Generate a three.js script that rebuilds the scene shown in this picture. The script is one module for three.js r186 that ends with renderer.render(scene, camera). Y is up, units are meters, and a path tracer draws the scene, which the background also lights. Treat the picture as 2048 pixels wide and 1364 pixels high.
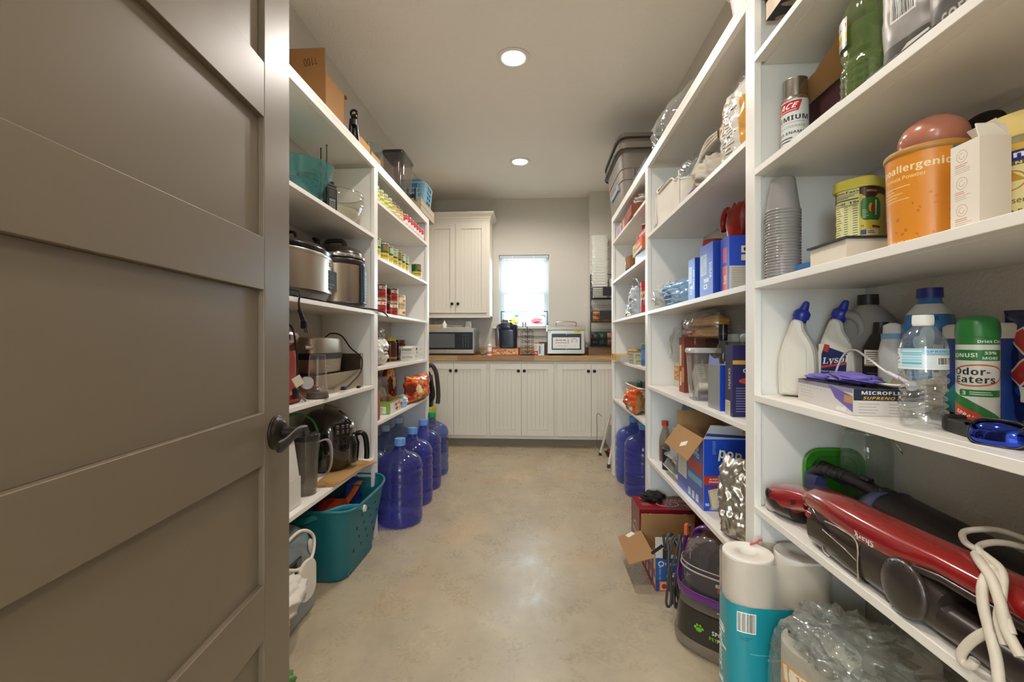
import * as THREE from 'three';
import { RoundedBoxGeometry } from 'three/addons/geometries/RoundedBoxGeometry.js';
import { mergeGeometries, mergeVertices, toCreasedNormals } from 'three/addons/utils/BufferGeometryUtils.js';
import { RectAreaLightUniformsLib } from 'three/addons/lights/RectAreaLightUniformsLib.js';
import { FontLoader } from 'three/addons/loaders/FontLoader.js';
import { TextGeometry } from 'three/addons/geometries/TextGeometry.js';
import { createNoise2D, createNoise3D } from 'simplex-noise';

// ---------- camera, sky, exposure ----------
const scene = new THREE.Scene();
const camera = new THREE.PerspectiveCamera(2 * Math.atan(682 / 890) * 180 / Math.PI, 2048 / 1364, 0.02, 60);
camera.position.set(0, 1.06, 0);
camera.rotation.y = Math.atan(52 / 890);
const renderer = new THREE.WebGLRenderer({ antialias: true });
renderer.toneMapping = THREE.LinearToneMapping;
renderer.toneMappingExposure = 1.95;
renderer.shadowMap.enabled = true;
RectAreaLightUniformsLib.init();
scene.background = new THREE.Color(6.6, 7.6, 9.0);      // bright overcast daylight outside the windows
const LAMP = { power: 2.6, color: new THREE.Color(1.0, 0.935, 0.86), size: 0.13 };
const CEIL = 2.665;

// ---------- helpers ----------
const PI = Math.PI, V2 = (x, y) => new THREE.Vector2(x, y), V3 = (x, y, z) => new THREE.Vector3(x, y, z);
function rng(seed) { let s = seed * 2654435761 >>> 0 || 1; return () => { s = (s + 0x6d2b79f5) >>> 0; let t = Math.imul(s ^ (s >>> 15), 1 | s); t = (t + Math.imul(t ^ (t >>> 7), 61 | t)) ^ t; return ((t ^ (t >>> 14)) >>> 0) / 4294967296; }; }
const noise2 = createNoise2D(rng(7)), noise3 = createNoise3D(rng(11));
const used = {};
function numbered(n) { const k = used[n] = (used[n] ?? -1) + 1; return k ? n + '_' + String(k).padStart(3, '0') : n; }
function tag(o, label, category, group) { o.userData.label = label; o.userData.category = category; if (group) o.userData.group = group; return o; }
// a thing: a Group standing at (x, y, D), D metres into the room from the camera
function thing(name, label, category, at = [0, 0, 0], turn = 0, group) {
  const o = new THREE.Group(); o.name = numbered(name); o.position.set(at[0], at[1], -at[2]); o.rotation.y = turn; scene.add(o);
  return tag(o, label, category, group);
}
function mesh(g, m) { const o = new THREE.Mesh(g, m); o.castShadow = o.receiveShadow = true; return o; }
function part(parent, name, g, m, at, rot) {
  const o = mesh(g, m); o.name = name; if (at) o.position.set(...at); if (rot) o.rotation.set(...rot); parent.add(o); return o;
}
function solo(name, label, category, g, m, at = [0, 0, 0], turn = 0, group) {
  const o = mesh(g, m); o.name = numbered(name); o.position.set(at[0], at[1], -at[2]); o.rotation.y = turn; scene.add(o); return tag(o, label, category, group);
}
function struct(name, g, m, parent) { const o = mesh(g, m); o.name = name; (parent || scene).add(o); if (!parent) o.userData.kind = 'structure'; return o; }
function dup(src, label, at, turn = src.rotation.y, group) {
  const o = src.clone(); o.name = numbered(src.name.replace(/_\d{3}$/, '')); o.position.set(at[0], at[1], -at[2]); o.rotation.y = turn; o.userData = { ...src.userData, label }; if (group) o.userData.group = group; scene.add(o); return o;
}
// geometry
const flat = (g) => (g.index ? g.toNonIndexed() : g);
function join(list) {
  const gs = list.map((g) => { const f = flat(g); for (const k of Object.keys(f.attributes)) if (!['position', 'normal', 'uv'].includes(k)) f.deleteAttribute(k); if (!f.attributes.normal) f.computeVertexNormals(); return f; });
  return mergeGeometries(gs);
}
const box = (w, h, d, x = 0, y = 0, z = 0) => new THREE.BoxGeometry(w, h, d).translate(x, y, z);                     // centred
const slab = (x0, x1, y0, y1, d0, d1) => box(x1 - x0, y1 - y0, d1 - d0, (x0 + x1) / 2, (y0 + y1) / 2, -(d0 + d1) / 2);  // in room coordinates
const rbox = (w, h, d, r = 0.003, x = 0, y = 0, z = 0, s = 2) => new RoundedBoxGeometry(w, h, d, s, Math.min(r, w / 2.01, h / 2.01, d / 2.01)).translate(x, y, z);
const cyl = (r0, r1, h, x = 0, y = 0, z = 0, n = 32, open = false) => new THREE.CylinderGeometry(r1, r0, h, n, 1, open).translate(x, y + h / 2, z);
const lathe = (pts, n = 40) => new THREE.LatheGeometry(pts.map((p) => V2(Math.max(p[0], 0.0001), p[1])), n).rotateY(PI);
const smooth = (pts, k = 4) => new THREE.SplineCurve(pts.map((p) => V2(p[0], p[1]))).getPoints(pts.length * k).map((p) => [p.x, p.y]);
const tube = (pts, r = 0.004, n = 40, rad = 8, closed = false) => new THREE.TubeGeometry(new THREE.CatmullRomCurve3(pts.map((p) => V3(...p)), closed, 'centripetal'), n, r, rad, closed);
const rod = (a, b, r = 0.003, n = 8) => { const A = V3(...a), B = V3(...b), L = A.distanceTo(B); return new THREE.CylinderGeometry(r, r, L, n).applyQuaternion(new THREE.Quaternion().setFromUnitVectors(V3(0, 1, 0), B.clone().sub(A).normalize())).translate(...A.add(B).multiplyScalar(0.5).toArray()); };
const sphere = (r, x = 0, y = 0, z = 0, sx = 1, sy = 1, sz = 1, n = 24) => new THREE.SphereGeometry(r, n, Math.max(8, n * 0.6 | 0)).scale(sx, sy, sz).translate(x, y, z);
const torus = (R, r, n = 36, m = 10) => new THREE.TorusGeometry(R, r, m, n);
function poly(pts, depth, bevel = 0, holes = [], curve = 12) {   // outline in x,y; extruded along z, centred on z = 0
  const s = new THREE.Shape(pts.map((p) => V2(...p))); for (const h of holes) s.holes.push(new THREE.Path(h.map((p) => V2(...p))));
  const g = new THREE.ExtrudeGeometry(s, { depth: depth - 2 * bevel, bevelEnabled: bevel > 0, bevelThickness: bevel, bevelSize: bevel, bevelOffset: -bevel, bevelSegments: 2, curveSegments: curve });
  return g.translate(0, 0, -depth / 2 + bevel);
}
const rrect = (w, h, r, n = 6, cx = 0, cy = 0) => { const p = []; for (const [x, y, a] of [[w / 2 - r, -h / 2 + r, -PI / 2], [w / 2 - r, h / 2 - r, 0], [-w / 2 + r, h / 2 - r, PI / 2], [-w / 2 + r, -h / 2 + r, PI]]) for (let i = 0; i <= n; i++) { const t = a + (i / n) * PI / 2; p.push([cx + x + r * Math.cos(t), cy + y + r * Math.sin(t)]); } return p; };
// loft through closed rings [[x,y,z]...] all of one length
function loft(rings, caps = true) {
  const n = rings[0].length, pos = [], uv = [], idx = [];
  rings.forEach((r, j) => { for (let i = 0; i <= n; i++) { pos.push(...r[i % n]); uv.push(i / n, j / (rings.length - 1)); } });
  for (let j = 0; j < rings.length - 1; j++) for (let i = 0; i < n; i++) { const a = j * (n + 1) + i, b = a + n + 1; idx.push(a, a + 1, b, a + 1, b + 1, b); }
  const g = new THREE.BufferGeometry(); 
  if (caps) for (const [j, flip] of [[0, true], [rings.length - 1, false]]) {
    const c = [0, 1, 2].map((k) => rings[j].reduce((s, p) => s + p[k], 0) / n), at = pos.length / 3; pos.push(...c); uv.push(0.5, flip ? 0 : 1);
    for (let i = 0; i < n; i++) { pos.push(...rings[j][i]); uv.push(0.5, flip ? 0 : 1); }
    for (let i = 0; i < n; i++) { const p = at + 1 + i, q = at + 1 + (i + 1) % n; flip ? idx.push(at, q, p) : idx.push(at, p, q); }
  }
  g.setAttribute('position', new THREE.Float32BufferAttribute(pos, 3)); g.setAttribute('uv', new THREE.Float32BufferAttribute(uv, 2)); g.setIndex(idx); g.computeVertexNormals(); 
  // weld the seam normals
  const N = g.attributes.normal; for (let j = 0; j < rings.length; j++) { const a = j * (n + 1), b = a + n; const s = V3().fromBufferAttribute(N, a).add(V3().fromBufferAttribute(N, b)).normalize(); N.setXYZ(a, s.x, s.y, s.z); N.setXYZ(b, s.x, s.y, s.z); }
  return g;
}
const ring = (n, f) => Array.from({ length: n }, (_, i) => f(i / n * 2 * PI, i / n));
// superellipse ring in the x,z plane at height y
const sring = (rx, rz, y, e = 2, n = 40, ox = 0, oz = 0) => ring(n, (t) => { const c = Math.cos(t), s = Math.sin(t); return [ox + rx * Math.sign(c) * Math.abs(c) ** (2 / e), y, oz - rz * Math.sign(s) * Math.abs(s) ** (2 / e)]; });
// a body made of superellipse sections: [y, rx, rz, e, ox, oz]
const sections = (list, n = 40, caps = true) => loft(list.map(([y, rx, rz, e = 2, ox = 0, oz = 0]) => sring(rx, rz, y, e, n, ox, oz)), caps);
// a filled bag or pouch: two sheets joined round the rim, upright in x,y; front towards +z
function pillow(w, h, d, seed = 1, { pinch = 0.55, rough = 0.06, freq = 5, nx = 26, ny = 30, sag = 0, seal = 0.0, crimp = 0 } = {}) {
  const pos = [], uv = [], idx = [];
  for (const side of [1, -1]) {
    const at = pos.length / 3;
    for (let j = 0; j <= ny; j++) for (let i = 0; i <= nx; i++) {
      const u = i / nx, v = j / ny, a = 2 * u - 1, b = 2 * v - 1, bb = Math.max(0, Math.min(1, (1 - Math.abs(b)) / Math.max(1e-4, 1 - seal) ));
      const prof = Math.pow(Math.max(0, 1 - Math.abs(a) ** 2.6), pinch) * Math.pow(Math.max(0, 1 - (1 - bb) ** 2.6), pinch);
      const nn = noise3(u * freq + seed * 7.1, v * freq * h / w + side, seed * 3.3) + 0.5 * noise3(u * freq * 2.3, v * freq * 2.3 * h / w + side * 5, seed * 1.7);
      const edge = 1 - 0.05 * Math.sin(v * PI) ;
      const t = prof * d / 2 * (1 + sag * -b) + prof ** 0.3 * rough * d * nn;
      pos.push(a * w / 2 * edge + rough * 0.25 * w * noise3(v * 4, seed, 2) * (1 - Math.abs(a) * 0.5), v * h + rough * 0.35 * h * noise3(u * 4, seed * 2, 5) * v, side * t + (crimp && prof < 0.02 ? crimp * Math.sin(i * 2.1 + seed) : 0)); uv.push(side > 0 ? u : 1 - u, v);
    }
    for (let j = 0; j < ny; j++) for (let i = 0; i < nx; i++) { const p = at + j * (nx + 1) + i, q = p + nx + 1; side > 0 ? idx.push(p, p + 1, q, p + 1, q + 1, q) : idx.push(p, q, p + 1, p + 1, q, q + 1); }
  }
  const g = new THREE.BufferGeometry(); g.setAttribute('position', new THREE.Float32BufferAttribute(pos, 3)); g.setAttribute('uv', new THREE.Float32BufferAttribute(uv, 2)); g.setIndex(idx); g.computeVertexNormals(); return g;
}
// a crumpled lump of film or cloth, resting on y = 0
function crumple(w, h, d, seed = 1, amp = 0.18, detail = 24, freq = 2.2) {
  const g = new THREE.SphereGeometry(0.5, detail, detail * 0.7 | 0), p = g.attributes.position;
  for (let i = 0; i < p.count; i++) { const v = V3().fromBufferAttribute(p, i), n = v.clone().normalize(); const r = 1 + amp * noise3(n.x * freq + seed, n.y * freq, n.z * freq) + amp * 0.7 * Math.abs(noise3(n.x * freq * 2.5, n.y * freq * 2.5 + seed, n.z * freq * 2.5)) + amp * 0.4 * noise3(n.x * freq * 6, n.y * freq * 6, n.z * freq * 6 + seed); p.setXYZ(i, v.x * r * w, Math.max(-0.5, v.y * r) * h + h / 2, v.z * r * d); }
  // close the seam of the sphere
  g.deleteAttribute('normal'); const uv = g.attributes.uv; g.computeVertexNormals(); g.setAttribute('uv', uv); return g;
}
// lay flat letters on the front of a superellipse body (half axes rx, rz)
function conform(g, x0, rx, rz, e, up = 0.0008) { const p = g.attributes.position; for (let i = 0; i < p.count; i++) { const x = p.getX(i) + x0, z = rz * Math.max(0, 1 - Math.abs(x / rx) ** e) ** (1 / e); p.setXYZ(i, x, p.getY(i), z + up + p.getZ(i)); } g.computeVertexNormals(); return g; }
// ---------- printed matter: pages of artwork ----------
const pages = []; let pen = null;
function newPage() { const c = document.createElement('canvas'); c.width = c.height = 2048; const x = c.getContext('2d'); x.fillStyle = '#888'; x.fillRect(0, 0, 2048, 2048); const t = new THREE.CanvasTexture(c); t.colorSpace = THREE.SRGBColorSpace; t.anisotropy = 8; pages.push({ c, x, t, mats: {} }); pen = { x: 4, y: 4, row: 0, page: pages.length - 1 }; }
newPage();
// art(w, h, draw): draw(ctx, w, h) paints a label of w by h pixels
function art(w, h, draw) {
  if (pen.x + w + 4 > 2048) { pen.x = 4; pen.y += pen.row + 4; pen.row = 0; }
  if (pen.y + h + 4 > 2048) newPage();
  const a = { page: pen.page, x: pen.x, y: pen.y, w, h }, x = pages[a.page].x;
  x.save(); x.beginPath(); x.rect(a.x - 1, a.y - 1, w + 2, h + 2); x.clip(); x.translate(a.x, a.y); draw(x, w, h); x.restore();
  pen.x += w + 4; pen.row = Math.max(pen.row, h); return a;
}
const fill = (x, c, a, b, w, h) => { x.fillStyle = c; x.fillRect(a, b, w, h); };
function txt(x, s, px, py, size, c, { f = 'sans-serif', b = true, al = 'center', rot = 0, sx = 1, it = false, stroke, sw = 0 } = {}) {
  x.save(); x.translate(px, py); x.rotate(rot); x.scale(sx, 1); x.font = `${it ? 'italic ' : ''}${b ? 'bold ' : ''}${size}px ${f}`; x.textAlign = al; x.textBaseline = 'middle';
  if (stroke) { x.lineWidth = sw; x.strokeStyle = stroke; x.lineJoin = 'round'; x.strokeText(s, 0, 0); } x.fillStyle = c; x.fillText(s, 0, 0); x.restore();
}
function lines(x, c, px, py, w, n, gap, th = 2, seed = 1) { const r = rng(seed); for (let i = 0; i < n; i++) fill(x, c, px, py + i * gap, w * (0.55 + 0.45 * r()), th); }
function bars(x, px, py, w, h, seed = 3) { fill(x, '#f6f4ee', px - 4, py - 4, w + 8, h + 8); const r = rng(seed); for (let i = 0; i < w;) { const t = 1 + (r() * 3 | 0); fill(x, '#1a1a1a', px + i, py, t, h); i += t + 1 + (r() * 3 | 0); } }
function blob(x, c, px, py, rx, ry, rot = 0) { x.fillStyle = c; x.beginPath(); x.ellipse(px, py, rx, ry, rot, 0, 7); x.fill(); }
function shape(x, c, pts) { x.fillStyle = c; x.beginPath(); pts.forEach((p, i) => (i ? x.lineTo(...p) : x.moveTo(...p))); x.closePath(); x.fill(); }
const swatches = {};
const swatch = (c) => swatches[c] ??= art(8, 8, (x, w, h) => fill(x, c, -2, -2, 12, 12));
const facing = (a, kind = 'paper') => pages[a.page].mats[kind] ??= new THREE.MeshPhysicalMaterial({ name: 'print_' + kind, map: pages[a.page].t, ...{ paper: { roughness: 0.6 }, gloss: { roughness: 0.32 }, film: { roughness: 0.22, clearcoat: 0.3 }, can: { roughness: 0.3 } }[kind] });
// u, v of a whole geometry into the rectangle of an artwork
function inArt(g, a, from = 0, count = g.attributes.uv.count) {
  const uv = g.attributes.uv; for (let i = from; i < from + count; i++) uv.setXY(i, (a.x + 0.5 + uv.getX(i) * (a.w - 1)) / 2048, 1 - (a.y + 0.5 + (1 - uv.getY(i)) * (a.h - 1)) / 2048); return g;
}
// a carton: faces px nx py ny pz nz take artwork or a colour; stands on y = 0. Artwork of one carton must share a page (draw it in one go)
function carton(w, h, d, faces, base = '#ffffff') {
  const names = ['px', 'nx', 'py', 'ny', 'pz', 'nz'], first = Object.values(faces).find((f) => typeof f === 'object');
  const g = new THREE.BoxGeometry(w, h, d).translate(0, h / 2, 0);
  names.forEach((n, i) => inArt(g, onPage(faces[n] ?? base, first), i * 4, 4));
  return g;
}
function onPage(f, first) { if (typeof f === 'object') return f; const k = f + '@' + (first ? first.page : 'any'); if (!first) return swatch(f); if (swatches[k]) return swatches[k]; const keep = pen; if (first.page === pen.page) return swatches[k] = art(8, 8, (x) => fill(x, f, -2, -2, 12, 12)); pen = first.spare ??= spareOf(first.page); const a = { page: first.page, x: pen.x, y: pen.y, w: 8, h: 8 }; pages[first.page].x.fillStyle = f; pages[first.page].x.fillRect(a.x - 1, a.y - 1, 10, 10); pen.x += 12; pen = keep; return swatches[k] = a; }
const spares = {}; const spareOf = (p) => spares[p] ??= { x: 4, y: 2034, row: 0, page: p };
// print on a round body: the middle of the artwork faces +z
const wrap = (g, a) => inArt(g, a);
function printed(parent, name, g, a, kind, at, rot) { return part(parent, name, g, facing(a, kind), at, rot); }
// ---------- plain materials ----------
const mats = {};
function mat(hex, rough = 0.5, o = {}) { const k = hex + rough + JSON.stringify(o); return mats[k] ??= new THREE.MeshPhysicalMaterial({ color: hex, roughness: rough, ...o }); }
const metal = (hex = '#c9c6c0', rough = 0.3) => mat(hex, rough, { metalness: 1 });
const clear = (hex = '#ffffff', rough = 0.06, t = 1) => mat(hex, rough, { transmission: t, thickness: 0, ior: 1.45, side: THREE.DoubleSide });
const M = {
  shelf: new THREE.MeshPhysicalMaterial({ name: 'white_paint', color: '#f0ebe3', roughness: 0.34 }), cabinet: new THREE.MeshPhysicalMaterial({ name: 'cabinet_paint', color: '#e2dacb', roughness: 0.42 }),
  black: mat('#17181a', 0.42), blackGloss: mat('#0d0e10', 0.18), rubber: mat('#1d1c1b', 0.7), steel: metal('#c4beb4', 0.28), chrome: metal('#d8d6d2', 0.12), bronze: mat('#2a211b', 0.35, { metalness: 0.6 }),
  white: mat('#efece4', 0.45), card: mat('#a67c4e', 0.8), cardDark: mat('#8a5f38', 0.85), clear: clear(), glass: clear('#f4faf8', 0.03), film: clear('#f2f2f0', 0.16), smoke: clear('#8b837c', 0.1),
};

const font = await new FontLoader().loadAsync('fonts/droid/droid_sans_bold.typeface.json');
// raised letters, centred, facing +z
function letters(t, size, depth = 0.0006, wide = 1) { const g = new TextGeometry(t, { font, size, depth, curveSegments: 3 }); g.computeBoundingBox(); const b = g.boundingBox; return g.translate(-(b.min.x + b.max.x) / 2, -(b.min.y + b.max.y) / 2, 0).scale(wide, 1, 1); }
// ---------- textures of the room ----------
function dataTex(w, h, f, srgb = true) {
  const d = new Uint8Array(w * h * 4); for (let y = 0; y < h; y++) for (let x = 0; x < w; x++) { const c = f(x, y), o = (y * w + x) * 4; if (typeof c === 'number') d[o] = d[o + 1] = d[o + 2] = c; else { d[o] = c[0]; d[o + 1] = c[1]; d[o + 2] = c[2]; } d[o + 3] = 255; }
  const t = new THREE.DataTexture(d, w, h); t.magFilter = THREE.LinearFilter; t.minFilter = THREE.LinearMipmapLinearFilter; t.wrapS = t.wrapT = THREE.RepeatWrapping; if (srgb) t.colorSpace = THREE.SRGBColorSpace; t.needsUpdate = true; return t;
}
const fbm = (x, y, o = 4) => { let s = 0, a = 1, n = 0; for (let i = 0; i < o; i++) { s += a * noise2(x, y); n += a; a *= 0.5; x *= 2.07; y *= 2.07; } return s / n; };
const sat = (x) => Math.max(0, Math.min(1, x));
// sealed concrete, 2.1 m by 5.1 m: cloudy trowel marks, grey stains, small dark specks
const specks = (() => { const r = rng(5); return Array.from({ length: 60 }, () => [r() * 2.1, r() * 5.1, 0.004 + r() * 0.012]); })();
const concreteColor = dataTex(1024, 2048, (i, j) => {
  const x = i / 1024 * 2.1, y = j / 2048 * 5.1; const c = fbm(x * 1.6, y * 1.6, 5), f = fbm(x * 14 + 9, y * 14, 4), b = fbm(x * 3.1 + 40, y * 3.1 + fbm(x * 5, y * 5, 2) * 0.5, 4);
  const stain = sat((b - 0.05) * 1.1) * (0.45 + 0.55 * sat(f + 0.5)), smudge = sat((fbm(x * 7 + 3, y * 7 + b * 2, 4) - 0.34) * 2.2) * sat(b * 1.6 + 0.4), pale = sat((fbm(x * 2.2 + 80, y * 2.2, 3) - 0.2) * 1.6), grit = noise2(x * 190, y * 190) * 3 + noise2(x * 70, y * 70) * 2;
  let r = 180 + c * 11 + f * 6 + pale * 9 + grit - stain * 13 - smudge * 17, g = 166 + c * 11 + f * 6 + pale * 9 + grit - stain * 12 - smudge * 15, bl = 140 + c * 10 + f * 5 + pale * 9 + grit - stain * 9 - smudge * 10;
  const warm = sat((fbm(x * 1.1 + 20, y * 1.1, 2) - 0.1) * 2); r += warm * 5; bl -= warm * 4; return [sat(r / 255) * 255, sat(g / 255) * 255, sat(bl / 255) * 255];
});
const concreteRough = dataTex(512, 1024, (i, j) => { const x = i / 512 * 2.1, y = j / 1024 * 5.1; return 80 + 26 * fbm(x * 4, y * 4, 4) + 14 * noise2(x * 40, y * 40); }, false);
M.floor = new THREE.MeshPhysicalMaterial({ name: 'sealed_concrete', map: concreteColor, roughnessMap: concreteRough, roughness: 1, bumpMap: concreteRough, bumpScale: 0.0006 });
const orange = dataTex(512, 512, (i, j) => { const t = (k) => { const a = i / 512 * 2 * PI, b = j / 512 * 2 * PI; return noise3(Math.cos(a) * k, Math.sin(a) * k + Math.cos(b) * k * 1.31, Math.sin(b) * k); }; return 128 + 60 * t(9) + 50 * t(17); }, false);
const texturedPaint = (hex, rep, bump, rough) => { const t = orange.clone(); t.repeat.set(rep, rep); t.needsUpdate = true; return new THREE.MeshPhysicalMaterial({ color: hex, roughness: rough, bumpMap: t, bumpScale: bump }); };
M.wall = texturedPaint('#d3ccc1', 1.4, 0.0016, 0.6); M.ceiling = texturedPaint('#efe9df', 1.1, 0.0024, 0.8);
// uv in metres for boxes of the room
function metres(g) { const p = g.attributes.position, n = g.attributes.normal, uv = g.attributes.uv; for (let i = 0; i < p.count; i++) { const a = [Math.abs(n.getX(i)), Math.abs(n.getY(i)), Math.abs(n.getZ(i))], k = a.indexOf(Math.max(...a)); uv.setXY(i, k === 0 ? p.getZ(i) : p.getX(i), k === 1 ? p.getZ(i) : p.getY(i)); } return g; }
const XL = -1.178, XR = 0.888, DB = 5.01, DF = 0.1;   // faces of the left, right, back and front walls
// ---------- the pantry shell ----------
{
  const f = slab(XL - 1.4, XR + 1.6, -0.12, 0, -3.5, DB + 0.14), p = f.attributes.position, uv = f.attributes.uv; for (let i = 0; i < p.count; i++) uv.setXY(i, (p.getX(i) - XL) / 2.1, -p.getZ(i) / 5.1);
  struct('floor', f, M.floor);
  const top = CEIL + 0.12, hole = (x, d) => [x, d];
  struct('ceiling', metres(slab(XL - 1.4, XR + 1.6, CEIL, top, -3.5, DB + 0.14)), M.ceiling);
  struct('wall_left', metres(slab(XL - 0.12, XL, 0, CEIL, DF - 0.12, DB + 0.14)), M.wall);
  struct('wall_right', metres(slab(XR, XR + 0.12, 0, CEIL, DF - 0.12, DB + 0.14)), M.wall);
  const [wx0, wx1, wy0, wy1] = [-0.44, 0.123, 1.214, 2.029];
  struct('wall_back', metres(join([slab(XL, wx0, 0, CEIL, DB, DB + 0.14), slab(wx1, XR, 0, CEIL, DB, DB + 0.14), slab(wx0, wx1, 0, wy0, DB, DB + 0.14), slab(wx0, wx1, wy1, CEIL, DB, DB + 0.14)])), M.wall);
  struct('wall_chase', metres(slab(0.557, XR, 0, CEIL, 4.82, DB)), M.wall);
  // front wall with the doorway that the camera stands in
  struct('wall_front', metres(join([slab(XL - 1.4, -0.475, 0, CEIL, DF - 0.12, DF), slab(0.375, XR + 1.6, 0, CEIL, DF - 0.12, DF), slab(-0.475, 0.375, 2.06, CEIL, DF - 0.12, DF)])), M.wall);
  struct('trim_1', join([slab(-0.475, -0.457, 0, 2.06, DF - 0.125, DF + 0.002), slab(0.357, 0.375, 0, 2.06, DF - 0.125, DF + 0.002), slab(-0.457, 0.357, 2.042, 2.06, DF - 0.125, DF + 0.002), slab(0.375, 0.45, 0, 2.13, DF, DF + 0.016), slab(-0.55, 0.45, 2.06, 2.13, DF, DF + 0.016)]), M.cabinet);
  // unseen room behind the camera; its window is placed to light the near shelves
  struct('wall_hall_left', metres(slab(XL - 1.4, XL - 1.28, 0, CEIL, -3.5, DF - 0.12)), M.wall); struct('wall_hall_right', metres(slab(XR + 1.48, XR + 1.6, 0, CEIL, -3.5, DF - 0.12)), M.wall);
  struct('wall_hall_back', metres(join([slab(XL - 1.28, -2.0, 0, CEIL, -3.5, -3.38), slab(1.4, XR + 1.48, 0, CEIL, -3.5, -3.38), slab(-2.0, 1.4, 0, 0.7, -3.5, -3.38), slab(-2.0, 1.4, 2.2, CEIL, -3.5, -3.38)])), M.wall);
  const hw = struct('window_2', join([slab(-2.0, 1.4, 0.7, 0.75, -3.46, -3.4), slab(-2.0, 1.4, 2.15, 2.2, -3.46, -3.4), ...[-2.0, -0.89, 0.22, 1.35].map((x) => slab(x, x + 0.05, 0.75, 2.15, -3.46, -3.4))]), M.cabinet);
  struct('glass_pane', slab(-1.97, 1.37, 0.73, 2.17, -3.432, -3.428), M.glass, hw);
  // ground outside
  struct('ground', slab(-16, 16, -0.32, -0.2, -18, 22), mat('#b9b4a8', 0.9));
  // window over the counter: frame, two sashes, glass, sill with apron, mini-blind
  const w = new THREE.Group(); w.name = 'window_1'; w.userData.kind = 'structure'; w.userData.label = 'white single hung window above the wooden counter'; scene.add(w);
  const vinyl = mat('#eef0f0', 0.4), S = (n, l, m = vinyl) => part(w, n, join(l), m);
  S('window_frame', [slab(wx0, wx0 + 0.03, wy0, wy1, DB + 0.05, DB + 0.12), slab(wx1 - 0.03, wx1, wy0, wy1, DB + 0.05, DB + 0.12), slab(wx0, wx1, wy1 - 0.03, wy1, DB + 0.05, DB + 0.12), slab(wx0, wx1, wy0, wy0 + 0.03, DB + 0.05, DB + 0.12)]);
  const mid = 1.6, sash = (x0, x1, y0, y1, d) => [slab(x0, x0 + 0.028, y0, y1, d, d + 0.03), slab(x1 - 0.028, x1, y0, y1, d, d + 0.03), slab(x0 + 0.028, x1 - 0.028, y0, y0 + 0.032, d, d + 0.03), slab(x0 + 0.028, x1 - 0.028, y1 - 0.032, y1, d, d + 0.03)];
  S('lower_sash', sash(wx0 + 0.03, wx1 - 0.03, wy0 + 0.03, mid + 0.02, DB + 0.055)); S('upper_sash', sash(wx0 + 0.03, wx1 - 0.03, mid - 0.015, wy1 - 0.03, DB + 0.087));
  S('glass_pane', [slab(wx0 + 0.058, wx1 - 0.058, wy0 + 0.062, mid - 0.012, DB + 0.068, DB + 0.071)], M.glass); S('glass_pane', [slab(wx0 + 0.058, wx1 - 0.058, mid + 0.017, wy1 - 0.062, DB + 0.1, DB + 0.103)], M.glass);
  S('sill', [rbox(0.7, 0.022, 0.16, 0.006, -0.158, wy0 - 0.008, -(DB + 0.0))], M.cabinet); S('apron', [slab(-0.49, 0.173, 1.115, wy0 - 0.019, DB - 0.018, DB)], M.cabinet);
  S('blind_headrail', [rbox(wx1 - wx0 - 0.012, 0.032, 0.03, 0.003, (wx0 + wx1) / 2, wy1 - 0.018, -(DB + 0.026))], mat('#c9d0d6', 0.5));
  const sl = part(w, 'blind_slats', join(Array.from({ length: 33 }, (_, i) => box(wx1 - wx0 - 0.014, 0.0007, 0.022).rotateX(0.12).translate((wx0 + wx1) / 2, wy1 - 0.045 - i * 0.0225, -(DB + 0.026)))), mat('#eef2f5', 0.5, { transmission: 0.3, thickness: 0 })); sl.userData.kind = 'stuff';
  S('blind_cord', [wx0 + 0.1, wx1 - 0.1].flatMap((x) => [rod([x, wy0 + 0.02, -(DB + 0.014)], [x, wy1 - 0.03, -(DB + 0.014)], 0.0007, 5)]), mat('#dfe3e6', 0.7));
  S('blind_wand', [rod([wx0 + 0.09, wy1 - 0.04, -(DB + 0.008)], [wx0 + 0.088, wy1 - 0.44, -(DB + 0.008)], 0.0028, 6)], clear('#e8eef0', 0.15));
  S('blind_bracket', [-0.29, -0.045].map((x) => rbox(0.008, 0.03, 0.006, 0.002, x, wy1 - 0.022, -(DB + 0.008))), mat('#f4f4f4', 0.4));
}
// ---------- recessed ceiling lights ----------
function downlight(x, d, label, strength = 1) {
  const o = thing('recessed_light', label, 'ceiling light', [x, CEIL, d]);
  part(o, 'trim_ring', lathe([[0.066, -0.001], [0.07, -0.0055], [0.08, -0.007], [0.0945, -0.004], [0.095, 0.0], [0.066, -0.0005]], 48), mat('#e8e2d8', 0.5));
  const glow = new THREE.MeshStandardMaterial({ name: 'lamp_glow', color: '#ffffff', emissive: LAMP.color.clone().lerp(new THREE.Color(1, 1, 1), 0.5), emissiveIntensity: 6 });
  part(o, 'lamp_lens', lathe([[0.0001, -0.004], [0.04, -0.0038], [0.066, -0.001]], 40), glow);
  const l = new THREE.SpotLight(LAMP.color, LAMP.power * strength, 0, 1.45, 0.35, 2); l.name = 'recessed_lamp'; l.position.set(0, -0.014, 0); l.target.position.set(0, -1, 0); l.castShadow = true; l.shadow.radius = 3; l.shadow.mapSize.set(1024, 1024); o.add(l, l.target);
}
downlight(-0.139, 2.519, 'round recessed ceiling light nearer to the door'); downlight(-0.161, 3.981, 'round recessed ceiling light nearer to the window'); downlight(-0.13, 1.06, 'round recessed ceiling light just inside the doorway');
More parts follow.
